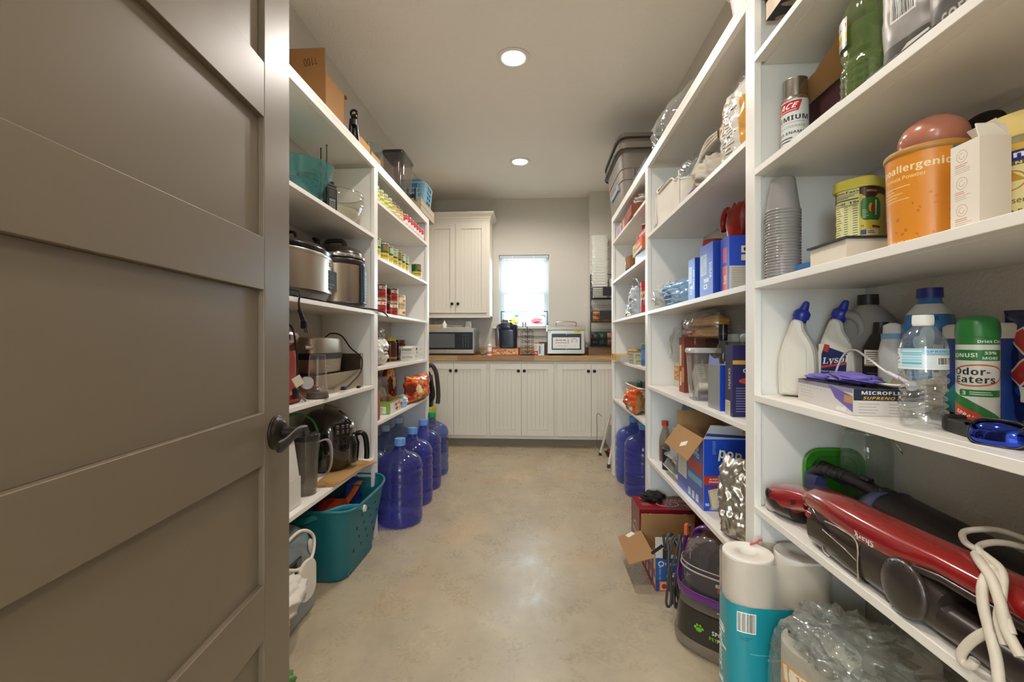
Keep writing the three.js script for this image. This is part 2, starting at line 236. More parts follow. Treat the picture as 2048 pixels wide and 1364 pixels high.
for (const [x, d] of [[-0.9, -0.9], [0.9, -0.9], [-0.9, -2.4], [0.9, -2.4]]) downlight(x, d, `added recessed fill light behind the doorway, ${d < -2 ? 'near the window' : 'near the pantry'}, ${x < 0 ? 'hinge side' : 'latch side'}`, 1.7);  // added fill lamps behind the camera, there to lift the ceiling and shelf shade
// ---------- the open door ----------
{
  const o = new THREE.Group(); o.name = 'door_1'; o.userData.kind = 'structure'; o.userData.label = 'taupe five panel door standing open, dark bronze lever'; scene.add(o);
  const W = 0.81, H = 2.03, T = 0.035, st = 0.106, paint = mat('#6c5e4c', 0.36, { clearcoat: 0.15, clearcoatRoughness: 0.4 });
  o.position.set(-0.462, 0.012, -0.117); o.rotation.y = PI / 2 + 6.17 * PI / 180;     // local x runs from the hinge to the free edge, local +z is the face towards the aisle
  const ys = [[0.248, 0.478], [0.583, 0.812], [0.912, 1.145], [1.245, 1.474], [1.579, 1.815]];
  const face = (g) => { const q = g.clone(); q.scale(1, 1, -1); return q; };
  part(o, 'stile', rbox(st, H, T, 0.002, st / 2, H / 2, 0), paint); part(o, 'stile', rbox(st, H, T, 0.002, W - st / 2, H / 2, 0), paint);
  let y = 0; for (const [a, b] of [...ys, [H, H]]) { part(o, 'rail', rbox(W - 2 * st + 0.001, a - y, T - 0.0006, 0.0012, W / 2, (a + y) / 2, 0), paint); y = b; }
  for (const [a, b] of ys) { // flat panel sunk behind a small bead
    const p = part(o, 'panel', rbox(W - 2 * st, b - a, 0.013, 0.001, W / 2, (a + b) / 2, 0), paint);
void p;
  }
  const lev = new THREE.Group(); lev.name = 'door_lever'; o.add(lev); lev.position.set(W - 0.062, 0.865, 0);
  for (const s of [1, -1]) {
    part(lev, 'rosette', lathe(smooth([[0.0001, 0.017], [0.018, 0.0165], [0.026, 0.012], [0.031, 0.006], [0.034, 0.004], [0.034, 0]]), 36).rotateX(s * PI / 2).translate(0, 0, s * T / 2), M.bronze);
    part(lev, 'handle', join([cyl(0.0115, 0.0105, 0.052, 0, 0, 0, 20).rotateX(s * PI / 2).translate(0, 0, s * (T / 2 + 0.01)), loft(Array.from({ length: 15 }, (_, i) => { const t = i / 14, w = 0.0125 - 0.003 * Math.sin(t * PI) - (t > 0.93 ? 0.003 : 0), k = 0.0055 - 0.0015 * t; return ring(14, (a) => [0.012 - t * 0.12, 0.006 * Math.sin(t * 5.2) + w * Math.sin(a), s * (T / 2 + 0.055 + k * Math.cos(a))]); }))]), M.bronze);
  }
  part(o, 'latch_plate', rbox(0.002, 0.057, 0.025, 0.0008, W, 0.865, 0), M.bronze);
  for (const y of [0.2, 1.0, 1.8]) part(o, 'hinge', join([cyl(0.006, 0.006, 0.09, -0.004, y - 0.045, 0.017, 12)]), M.bronze);
}
// ---------- built-in shelving ----------
const BAYS_A = [0.433, 0.822, 1.22, 1.63], BAYS_B = [0.612, 0.914, 1.22, 1.527, 1.836];
function shelving(side, posts, bays, label) {
  const front = side < 0 ? -0.878 : 0.587, back = side < 0 ? XL : XR, o = thing('built_in_shelving', label, 'shelving', [0, 0, 0]), s = side;
  const B = (x0, x1, y0, y1, d0, d1, r = 0.0015) => rbox(Math.abs(x1 - x0), y1 - y0, d1 - d0, r, (x0 + x1) / 2, (y0 + y1) / 2, -(d0 + d1) / 2, 1);
  posts.forEach((d, i) => {
    const first = i === 0, w = first ? 0.02 : 0.026;
    part(o, 'divider', B(front + s * 0.019, back - s * 0.001, 0.001, 1.995, d - 0.012, d + 0.012), M.shelf);
    part(o, 'stile', B(front, front + s * 0.019, 0.001, 1.994, d - w, d + w), M.shelf);
  });
  const d0 = posts[0] - 0.02, d1 = posts[posts.length - 1] + 0.026;
  part(o, 'top_shelf', B(front, back - s * 0.001, 2.021, 2.04, d0, d1), M.shelf); part(o, 'top_rail', B(front, front + s * 0.019, 1.994, 2.021, d0, d1), M.shelf);
  bays.forEach((ys, i) => { for (const y of ys) {
    const a = posts[i] + 0.026, b = posts[i + 1] - 0.026, sh = part(o, 'shelf', join([B(front, front + s * 0.03, y - 0.018, y, a, b), B(front + s * 0.0301, back - s * 0.001, y - 0.018, y, posts[i] + 0.012, posts[i + 1] - 0.012)]), M.shelf);
    void sh;
  } });
}
shelving(-1, [0.13, 1.22, 2.37, 3.52], [BAYS_B, BAYS_A, BAYS_B], 'white built-in shelving along the wall beside the open door');
shelving(1, [0.13, 1.272, 2.454, 3.571], [BAYS_B, BAYS_A, BAYS_B], 'white built-in shelving along the wall facing the open door');
// ---------- base cabinets, upper cabinet, counter ----------
const knobGeo = lathe(smooth([[0.0001, 0.026], [0.009, 0.025], [0.0155, 0.02], [0.0155, 0.015], [0.008, 0.011], [0.006, 0.006], [0.009, 0.0005]]), 24).rotateX(PI / 2);
const bead = (w, h) => join(Array.from({ length: Math.round(w / 0.038) }, (_, i, k = Math.round(w / 0.038)) => rbox(w / k, h, 0.008, 0.0022, -w / 2 + (i + 0.5) * w / k, 0, 0, 1)));
function cabinetDoor(o, x0, x1, y0, y1, d, knob) {    // frame, beaded panel, knob at [x, y]
  const w = x1 - x0, h = y1 - y0, f = 0.057, t = 0.019, g = new THREE.Group(); g.name = 'door'; g.position.set((x0 + x1) / 2, (y0 + y1) / 2, -d); o.add(g);
  part(g, 'door_frame', join([rbox(f, h, t, 0.0015, -w / 2 + f / 2), rbox(f, h, t, 0.0015, w / 2 - f / 2), rbox(w - 2 * f, f, t - 0.0004, 0.0012, 0, h / 2 - f / 2), rbox(w - 2 * f, f, t - 0.0004, 0.0012, 0, -h / 2 + f / 2)]), M.cabinet);
  part(g, 'beadboard_panel', bead(w - 2 * f, h - 2 * f), M.cabinet, [0, 0, -0.003]);
  if (knob) part(g, 'knob', knobGeo, M.bronze, [knob[0] - (x0 + x1) / 2, knob[1] - (y0 + y1) / 2, t / 2]);
}
{
  const units = [[XL + 0.002, -0.494, 'under the microwave'], [-0.494, 0.172, 'in the middle under the window'], [0.172, XR - 0.002, 'at the end by the wire rack']];
  units.forEach(([x0, x1, where], i) => {
    const o = thing('base_cabinet', `white two-door beadboard base cabinet ${where}`, 'cabinet'), D0 = 4.42, q = [(x0 + x1) / 2];
    part(o, 'case', join([slab(x0 + 0.001, x1 - 0.001, 0.088, 0.86, D0 + 0.02, 4.99)]), M.cabinet);
    part(o, 'face_frame', join([slab(x0, x0 + 0.02, 0.088, 0.86, D0, D0 + 0.02), slab(x1 - 0.02, x1, 0.088, 0.86, D0, D0 + 0.02), slab(x0, x1, 0.838, 0.8605, D0 + 0.0005, D0 + 0.02), slab(x0, x1, 0.0875, 0.12, D0 + 0.0005, D0 + 0.02)]), M.cabinet);
    part(o, 'toe_kick', slab(x0, x1, 0, 0.0875, D0 + 0.07, D0 + 0.09), mat('#8f8270', 0.6));
    const m = i === 0 ? -0.841 : i === 1 ? -0.164 : 0.521, l = x0 + 0.016, r = i === 2 ? 0.86 : x1 - 0.016;
    cabinetDoor(o, l, m - 0.0015, 0.121, 0.836, D0 - 0.0095, [m - 0.029, 0.765]); cabinetDoor(o, m + 0.0015, r, 0.121, 0.836, D0 - 0.0095, [m + 0.029, 0.765]);
  });
  const u = thing('wall_cabinet', 'white two-door beadboard wall cabinet with crown moulding above the microwave', 'cabinet'), x0 = XL + 0.002, x1 = -0.509, D0 = 4.68;
  part(u, 'case', slab(x0, x1 - 0.0005, 1.33, 2.362, D0 + 0.02, 5.0), M.cabinet);
  part(u, 'face_frame', join([slab(x1 - 0.035, x1, 1.318, 2.362, D0, D0 + 0.02), slab(x0, x0 + 0.025, 1.318, 2.362, D0, D0 + 0.02), slab(x0, x1 - 0.035, 2.29, 2.362, D0 + 0.0005, D0 + 0.02), slab(x0, x1 - 0.035, 1.318, 1.352, D0 + 0.0005, D0 + 0.02)]), M.cabinet);
  part(u, 'light_rail', slab(x0, x1 + 0.004, 1.306, 1.33, D0 - 0.004, D0 + 0.016), M.cabinet);
  cabinetDoor(u, x0 + 0.02, -0.8725, 1.356, 2.302, D0 - 0.0095, [-0.905, 1.452]); cabinetDoor(u, -0.8695, x1 - 0.028, 1.356, 2.302, D0 - 0.0095, [-0.842, 1.452]);
  const prof = [[0, 2.334], [0.004, 2.334], [0.006, 2.352], [0.012, 2.358], [0.014, 2.374], [0.03, 2.392], [0.043, 2.4], [0.046, 2.404], [0.046, 2.42], [0, 2.42]];
  const rings = prof.map(([p, y]) => [[x0, y, -(D0 - p)], [x1 + p, y, -(D0 - p)], [x1 + p, y, -5.0], [x0, y, -5.0]]);
  part(u, 'crown_moulding', toCreasedNormals(loft(rings), 0.5), M.cabinet);
  // butcher block
  const c = thing('countertop', 'maple butcher block countertop with wood backsplash along the back wall', 'countertop'), r = rng(21), tones = ['#c79a63', '#d0a672', '#bd8d56', '#d8b381', '#c69560', '#b88450'];
  const grain = dataTex(256, 256, (i, j) => { const n = noise2(i * 0.012, j * 0.16) * 0.6 + noise2(i * 0.03, j * 0.5) * 0.4; const v = 222 + n * 30; return [Math.min(255, v), Math.min(255, v - 3), Math.min(255, v - 8)]; });
  const wood = tones.map((t) => new THREE.MeshPhysicalMaterial({ name: 'maple', color: t, map: grain, roughness: 0.4 })); M.wood = wood;
  for (let k = 0, n = 14; k < n; k++) { const d0 = 4.392 + k * 0.0437; let x = XL + 0.001; while (x < XR - 0.002) { let e = Math.min(XR - 0.001, x + 0.28 + r() * 0.5); if (XR - e < 0.15) e = XR - 0.001; const lim = d0 + 0.0434 > 4.82 && x < 0.556 ? Math.min(e, 0.556) : e; if (!(d0 > 4.8 && x > 0.55)) part(c, 'stave', metres(rbox(lim - x - 0.0003, 0.05, 0.0434, 0.0008, (x + lim) / 2, 0.889, -(d0 + 0.0217), 1)), wood[r() * 6 | 0]); x = lim; if (d0 > 4.8 && x >= 0.555) break; } }
  part(c, 'backsplash', metres(slab(XL + 0.001, 0.536, 0.9141, 0.992, 4.989, 5.009)), wood[3]); part(c, 'backsplash', metres(slab(0.537, 0.5565, 0.9141, 0.992, 4.8, 5.009)), wood[2]); part(c, 'backsplash', metres(slab(0.5567, XR - 0.001, 0.9141, 0.992, 4.8, 4.819)), wood[5]);
  const p = thing('wall_outlet', 'white wall outlet behind the microwave corner', 'outlet', [-0.688, 1.084, 5.0095]);
  part(p, 'cover_plate', rbox(0.07, 0.114, 0.005, 0.002, 0, 0, 0.0025), M.white); for (const y of [-0.02, 0.02]) part(p, 'socket', join([rbox(0.032, 0.027, 0.003, 0.001, 0, y, 0.0055)]), mat('#e2ded6', 0.4));
}
// ---------- on the counter ----------
{
  const Y = 0.9142;
  { // microwave
    const o = thing('microwave', 'stainless microwave with black glass door on the wooden counter', 'microwave', [-0.912, Y, 4.5]), ss = metal('#b9b3a8', 0.32), W = 0.524, H = 0.262;
    part(o, 'cabinet', rbox(W, H, 0.36, 0.006, 0, 0.015 + H / 2, -0.2), mat('#8d8983', 0.4, { metalness: 0.7 }));
    part(o, 'base', rbox(W - 0.01, 0.018, 0.36, 0.003, 0, 0.012, -0.19), M.black);
    part(o, 'door_top_band', rbox(W, 0.045, 0.03, 0.005, 0, 0.255, -0.012), ss); part(o, 'door_bottom_band', rbox(W, 0.046, 0.03, 0.005, 0, 0.04, -0.012), ss); part(o, 'side_band', rbox(0.012, 0.22, 0.03, 0.004, W / 2 - 0.006, 0.15, -0.012), ss);
    const a = art(384, 160, (x, w, h) => { fill(x, '#0b0c0f', 0, 0, w, h); fill(x, '#15161a', 240, 0, 3, h); for (let i = 0; i < 3; i++) for (let j = 0; j < 6; j++) { txt(x, String((i + j * 3 + 1) % 10), 310 + i * 22, 52 + j * 16, 10, '#aab'); } fill(x, '#1c2b33', 300, 20, 66, 18); txt(x, '12:34', 333, 29, 13, '#243'); });
    part(o, 'control_panel', inArt(new THREE.BoxGeometry(0.494, 0.178, 0.012).translate(-0.003, 0.147, 0.0035), a), facing(a, 'gloss'));
    part(o, 'door_glass', rbox(0.31, 0.142, 0.004, 0.0015, -0.09, 0.148, 0.0102), mat('#4d5055', 0.1, { clearcoat: 1, clearcoatRoughness: 0.05 }));
    const b = art(64, 64, (x, w, h) => { fill(x, '#a8a49b', 0, 0, w, h); blob(x, '#4a4a4c', 32, 32, 26, 26); blob(x, '#c9c6c0', 32, 32, 21, 21); txt(x, 'GE', 32, 33, 24, '#44464a', { f: 'serif', it: true }); });
    part(o, 'badge', inArt(new THREE.CylinderGeometry(0.009, 0.009, 0.002, 24).rotateX(PI / 2).translate(-0.035, 0.042, 0.0038), b), facing(b, 'gloss'));
    for (const sx of [-0.22, 0.22]) part(o, 'foot', cyl(0.012, 0.014, 0.006, sx, 0.0, -0.05, 14), M.rubber);
  }
  const top = Y + 0.2775;
  solo('cutting_block', 'light wooden block lying on the microwave beside the shelf end', 'cutting board', rbox(0.2, 0.04, 0.06, 0.006, 0, 0.02, 0), M.wood[1], [-1.06, top, 4.63], 0.25);
  { const o = thing('squeeze_bottle', 'tiny white squeeze bottle standing on the microwave', 'bottle', [-0.975, top, 4.6]); part(o, 'bottle_body', lathe(smooth([[0.0001, 0], [0.022, 0.001], [0.024, 0.01], [0.024, 0.045], [0.012, 0.056], [0.011, 0.06]]), 24), M.white); part(o, 'cap', lathe([[0.0115, 0.058], [0.0115, 0.066], [0.006, 0.07], [0.004, 0.08], [0.0001, 0.081]], 18), mat('#f6f4ee', 0.35)); }
  const bd = solo('wooden_board', 'thin pale board under the plate on the microwave', 'board', rbox(0.24, 0.01, 0.2, 0.003, 0, 0.005, 0), mat('#d9cbb4', 0.6), [-0.83, top, 4.66]); void bd;
  solo('plate', 'white plate lying on the microwave', 'plate', lathe(smooth([[0.0001, 0.004], [0.05, 0.003], [0.06, 0.007], [0.088, 0.016], [0.089, 0.0185], [0.06, 0.011], [0.045, 0.007], [0.0001, 0.007]]), 40), mat('#efebe2', 0.2), [-0.872, top + 0.0102, 4.66]);
  solo('plastic_cup', 'clear ribbed plastic cup upside down on the microwave corner', 'cup', lathe([[0.0345, 0], [0.0335, 0.003], [0.029, 0.06], [0.027, 0.066], [0.0001, 0.067], [0.0001, 0.064], [0.0255, 0.063], [0.032, 0.004]], 30), mat('#f4f4f2', 0.1, { transmission: 0.85, thickness: 0 }), [-0.732, top + 0.0102, 4.65]);
  { // pill bottle
    const o = thing('pill_bottle', 'white pill bottle with red label band beside the floral drawer box', 'bottle', [-0.488, Y, 4.48]), a = art(128, 80, (x, w, h) => { fill(x, '#f2efe8', 0, 0, w, h); fill(x, '#b5362f', 0, 52, w, 22); fill(x, '#a33', 0, 0, w, 5); lines(x, '#666', 36, 14, 56, 5, 7, 2, 4); txt(x, 'PAIN RELIEF', 64, 63, 12, '#fff'); });
    part(o, 'bottle_body', lathe(smooth([[0.0001, 0], [0.022, 0.001], [0.0235, 0.006], [0.0235, 0.1], [0.018, 0.112], [0.014, 0.118]]), 28), M.white);
    part(o, 'paper_label', wrap(cyl(0.0239, 0.0239, 0.08, 0, 0.012, 0, 28, true).rotateY(PI), a), facing(a)); part(o, 'cap', cyl(0.0165, 0.0165, 0.03, 0, 0.116, 0, 24), mat('#e9e6dc', 0.3, { transmission: 0.4, thickness: 0 }));
  }
  { // drawer box with floral print
    const o = thing('floral_drawer_box', 'low drawer box with red floral front under the coffee maker', 'box', [-0.33, Y, 4.48]), a = art(400, 112, (x, w, h) => { fill(x, '#d8a97a', 0, 0, w, h); const r = rng(31); for (let i = 0; i < 46; i++) { const px = r() * w, py = r() * h, s = 8 + r() * 15; const c = ['#c1473a', '#b33a34', '#dfb98a', '#cd6a4c', '#8c6a4a', '#e9d3b0', '#7d8f6a'][r() * 7 | 0]; for (let k = 0; k < 5; k++) blob(x, c, px + Math.cos(k * 1.257) * s * 0.5, py + Math.sin(k * 1.257) * s * 0.5, s * 0.42, s * 0.42); blob(x, '#e8c56a', px, py, s * 0.25, s * 0.25); } });
    part(o, 'case', join([rbox(0.272, 0.006, 0.3, 0.001, 0, 0.071, -0.15), rbox(0.272, 0.006, 0.3, 0.001, 0, 0.003, -0.15), rbox(0.006, 0.074, 0.3, 0.001, -0.133, 0.037, -0.15), rbox(0.006, 0.074, 0.3, 0.001, 0.133, 0.037, -0.15)]), mat('#b5482f', 0.6));
    part(o, 'drawer_front', inArt(box(0.258, 0.06, 0.01, 0, 0.037, -0.003), a), facing(a));
  }
  { // single cup coffee maker
    const o = thing('coffee_maker', 'navy single cup coffee maker on the floral drawer box', 'coffee maker', [-0.322, Y + 0.0742, 4.5]), navy = mat('#161b33', 0.3, { clearcoat: 0.4 }), dark = mat('#10131f', 0.4);
    part(o, 'body', sections([[0, 0.085, 0.11, 5, 0.02, -0.13], [0.02, 0.09, 0.115, 5, 0.018, -0.13], [0.16, 0.098, 0.12, 5, 0.014, -0.13], [0.225, 0.105, 0.125, 4, 0.008, -0.13], [0.24, 0.1, 0.12, 4, 0.008, -0.13]], 44), navy);
    part(o, 'brew_head', sections([[0.185, 0.055, 0.06, 4, 0.008, -0.035], [0.2, 0.066, 0.07, 4, 0.008, -0.035], [0.245, 0.068, 0.072, 4, 0.006, -0.035], [0.262, 0.055, 0.06, 3, 0.004, -0.04]], 36), navy);
    part(o, 'shoulder', sections([[0.2, 0.112, 0.122, 3.5, 0, -0.13], [0.235, 0.106, 0.118, 3, 0, -0.13], [0.252, 0.08, 0.09, 2.6, 0.0, -0.13], [0.258, 0.04, 0.05, 2, 0, -0.12]], 40), mat('#6c7076', 0.3, { metalness: 0.3 }));
    part(o, 'handle_lid', sections([[0.255, 0.03, 0.045, 4, -0.012, -0.02], [0.278, 0.032, 0.048, 4, -0.012, -0.02], [0.288, 0.026, 0.04, 3, -0.012, -0.025]], 30), mat('#4a4d55', 0.4)); part(o, 'handle_rim', tube([[-0.05, 0.255, 0.03], [-0.012, 0.252, 0.042], [0.03, 0.255, 0.03]], 0.004, 20), M.chrome);
    part(o, 'water_tank', sections([[0.012, 0.026, 0.09, 5, -0.088, -0.13], [0.06, 0.028, 0.092, 5, -0.09, -0.13], [0.2, 0.03, 0.095, 5, -0.094, -0.13]], 30), clear('#a59a95', 0.12, 0.75)); part(o, 'drip_tray', rbox(0.12, 0.022, 0.12, 0.005, 0.015, 0.013, -0.03), dark);
  }
  { // pod carousel
    const o = thing('pod_rack', 'black wire coffee pod carousel beside the coffee maker', 'rack', [-0.11, Y, 4.55]), wires = [];
    part(o, 'base', lathe([[0.0001, 0.001], [0.07, 0.001], [0.073, 0.006], [0.07, 0.01], [0.0001, 0.011]], 36), M.black); part(o, 'pole', join([cyl(0.0035, 0.0035, 0.28, 0, 0.008, 0, 12), sphere(0.006, 0, 0.288, 0)]), M.black);
    for (let k = 0; k < 6; k++) { const g = []; for (let j = 0; j < 5; j++) { g.push(torus(0.024, 0.0014, 24, 6).rotateX(PI / 2 - 0.5).translate(0.043, 0.035 + j * 0.052, 0)); } g.push(tube([[0.02, 0.005, 0], [0.066, 0.03, 0], [0.064, 0.14, 0], [0.064, 0.24, 0], [0.02, 0.27, 0]], 0.0016, 30, 6)); part(o, 'wire_column', join(g).rotateY(k * PI / 3 + 0.3), M.black); } void wires;
  }
  { const a = art(120, 200, (x, w, h) => { fill(x, '#e9dccb', 0, 0, w, h); fill(x, '#c8372d', 0, 130, w, 70); txt(x, 'TEA', 60, 164, 40, '#fff'); lines(x, '#a55', 16, 40, 80, 6, 13, 4, 2); fill(x, '#a8603c', 0, 0, w, 14); });
    solo('tea_box', 'slim cream box with red base beside the pod carousel', 'box', carton(0.04, 0.128, 0.06, { pz: a }, '#d9c4a8'), facing(a), [-0.02, Y, 4.59]);
    const b = art(140, 220, (x, w, h) => { fill(x, '#ece8e0', 0, 0, w, h); fill(x, '#5f93b8', 16, 40, 46, 150); fill(x, '#c9554a', 10, 8, 90, 12); lines(x, '#888', 74, 50, 50, 9, 14, 3, 5); });
    solo('filter_box', 'white box with blue stripe beside the vacuum sealer', 'box', carton(0.062, 0.12, 0.05, { pz: b }, '#e6e0d6'), facing(b), [0.032, Y, 4.55]);
    solo('brown_box', 'dark brown box behind the blue striped box', 'box', rbox(0.1, 0.135, 0.05, 0.002, 0, 0.0675, 0), mat('#4a2a1e', 0.5), [0.055, Y, 4.66]); }
  { // chamber vacuum sealer
    const o = thing('vacuum_sealer', 'stainless chamber vacuum sealer with analog gauge on the wooden counter', 'vacuum sealer', [0.283, Y, 4.5]), ss = metal('#aba49a', 0.36);
    part(o, 'body', join([poly([[-0.19, 0.016], [0.187, 0.016], [0.184, 0.255], [-0.186, 0.255]], 0.4, 0.004).translate(0, 0, -0.21)]), ss); for (const x of [-0.15, 0.15]) part(o, 'foot', rbox(0.03, 0.018, 0.34, 0.004, x, 0.009, -0.21), M.rubber);
    part(o, 'base_tray', rbox(0.33, 0.012, 0.35, 0.003, 0, 0.0165, -0.2), M.black);
    part(o, 'lid', poly([[-0.004, 0], [0.0, 0.03], [-0.05, 0.05], [-0.4, 0.05], [-0.405, 0]], 0.388, 0.004).rotateY(-PI / 2).scale(1, 1, 1).translate(0, 0.258, 0), mat('#c7c2ba', 0.25, { metalness: 0.8 }));
    part(o, 'lid_handle', join([tube([[-0.1, 0.3, -0.02], [-0.1, 0.33, -0.012], [-0.085, 0.336, -0.01], [0.085, 0.336, -0.01], [0.1, 0.33, -0.012], [0.1, 0.3, -0.02]], 0.006, 40, 10)]), M.chrome);
    const p = part(o, 'control_frame', rbox(0.296, 0.162, 0.012, 0.004, 0.003, 0.138, -0.004), mat('#15130f', 0.35));
    const a = art(480, 210, (x, w, h) => { fill(x, '#e4e0da', 0, 0, w, h); for (let i = 0; i < 3; i++) { fill(x, '#5d4d48', 52 + i * 66, 42, 46, 24); txt(x, '888', 75 + i * 66, 54, 20, '#d9d2c8'); } for (let i = 0; i < 6; i++) blob(x, '#3b3634', 62 + i * 34, 102, 9, 9); for (let j = 0; j < 3; j++) blob(x, '#3b3634', 275, 46 + j * 28, 9, 9); x.strokeStyle = '#6d6a66'; x.lineWidth = 8; x.beginPath(); x.arc(385, 70, 46, 2.4, 7.0); x.stroke(); x.lineWidth = 3; x.beginPath(); x.moveTo(405, 92); x.lineTo(365, 48); x.stroke(); for (let i = 0; i < 9; i++) { const t = 2.5 + i * 0.55; fill(x, '#555', 385 + Math.cos(t) * 34 - 2, 70 + Math.sin(t) * 34 - 2, 5, 5); } txt(x, 'VACUUM PACKAGING', 172, 162, 17, '#8a9a63'); txt(x, 'MPa', 390, 150, 14, '#888'); });
    part(p, 'control_panel', inArt(box(0.268, 0.112, 0.003, 0.0, 0.126, 0.003), a), facing(a, 'gloss')); part(p, 'screw', join([cyl(0.004, 0.004, 0.003, 0, 0, 0, 12).rotateX(PI / 2).translate(0.003, 0.211, 0.001), cyl(0.004, 0.004, 0.003, 0, 0, 0, 12).rotateX(PI / 2).translate(0.003, 0.064, 0.001)]), M.chrome);
    const y = art(100, 36, (x, w, h) => { fill(x, '#dccb4f', 0, 0, w, h); txt(x, '110 V', 50, 18, 22, '#4a4418'); }); part(o, 'warning_label', inArt(box(0.078, 0.027, 0.001, 0.12, 0.243, -0.0088), y), facing(y));
    const c = art(48, 48, (x, w, h) => { fill(x, '#a9a299', 0, 0, w, h); blob(x, '#d8d4cd', 24, 24, 22, 22); x.strokeStyle = '#777'; x.lineWidth = 3; x.strokeRect(14, 14, 20, 20); }); part(o, 'round_sticker', inArt(new THREE.CylinderGeometry(0.013, 0.013, 0.0012, 24).rotateX(PI / 2).translate(-0.163, 0.243, -0.009), c), facing(c));
    part(o, 'hinge_bracket', rbox(0.012, 0.04, 0.06, 0.003, -0.193, 0.262, -0.05), M.chrome);
  }
  solo('power_cord', 'black cord trailing on the counter between microwave and pill bottle', 'cord', tube([[-0.645, Y + 0.006, -4.62], [-0.625, Y + 0.035, -4.58], [-0.61, Y + 0.004, -4.56], [-0.6, Y + 0.035, -4.57], [-0.585, Y + 0.005, -4.55], [-0.53, Y + 0.02, -4.6], [-0.46, Y + 0.06, -4.7], [-0.4, Y + 0.05, -4.8]], 0.0035, 60), M.rubber);
  solo('appliance_cord', 'black cord hanging behind the right edge of the vacuum sealer', 'cord', tube([[0.47, Y + 0.14, -4.8], [0.495, Y + 0.08, -4.78], [0.482, Y + 0.02, -4.76], [0.5, Y + 0.006, -4.77], [0.47, Y + 0.006, -4.84]], 0.0035, 40), M.rubber);
  // framed suncatchers standing in the window
  const frame = (x, label, paint) => {
    const o = thing('suncatcher_frame', label, 'framed art', [x, 1.2135, 4.945]), W = 0.25, H = 0.178, b = 0.009;
    part(o, 'metal_frame', join([rbox(b, H, 0.01, 0.001, -W / 2 + b / 2, H / 2), rbox(b, H, 0.01, 0.001, W / 2 - b / 2, H / 2), rbox(W, b, 0.01, 0.001, 0, H - b / 2), rbox(W, b, 0.01, 0.001, 0, b / 2)]), mat('#2b2626', 0.5)); part(o, 'glass_pane', box(W - 2 * b, H - 2 * b, 0.002, 0, H / 2, 0), M.glass); paint(o);
  };
  const tint = (c) => mat(c, 0.12, { transmission: 0.85, thickness: 0 }), leaf = (a, b, w, h, r = 0) => poly(ring(20, (t) => [Math.cos(t) * w, Math.sin(t) * h * (1 - 0.25 * Math.cos(t * 2))]), 0.003).rotateZ(r).translate(a, b, 0.003);
  frame(-0.288, 'black framed glass suncatcher with yellow fruit and a green leaf', (o) => { part(o, 'glass_leaf', leaf(0.052, 0.125, 0.028, 0.014, 0.3), tint('#1f9a5c')); part(o, 'glass_fruit', join([leaf(0.02, 0.06, 0.05, 0.03, -0.3)]), tint('#e8c52a')); part(o, 'glass_stem', leaf(-0.02, 0.074, 0.02, 0.01), tint('#6a9a3a')); });
  frame(-0.017, 'black framed glass suncatcher with red watermelon slice', (o) => { part(o, 'glass_leaf', join([leaf(0.06, 0.13, 0.02, 0.008, 0.4), leaf(0.085, 0.125, 0.018, 0.008, -0.5)]), tint('#2a9a6a')); part(o, 'glass_fruit', join([leaf(-0.0, 0.075, 0.07, 0.022, 0.12), leaf(0.015, 0.048, 0.062, 0.012, 0)]), tint('#d8303a')); });
}
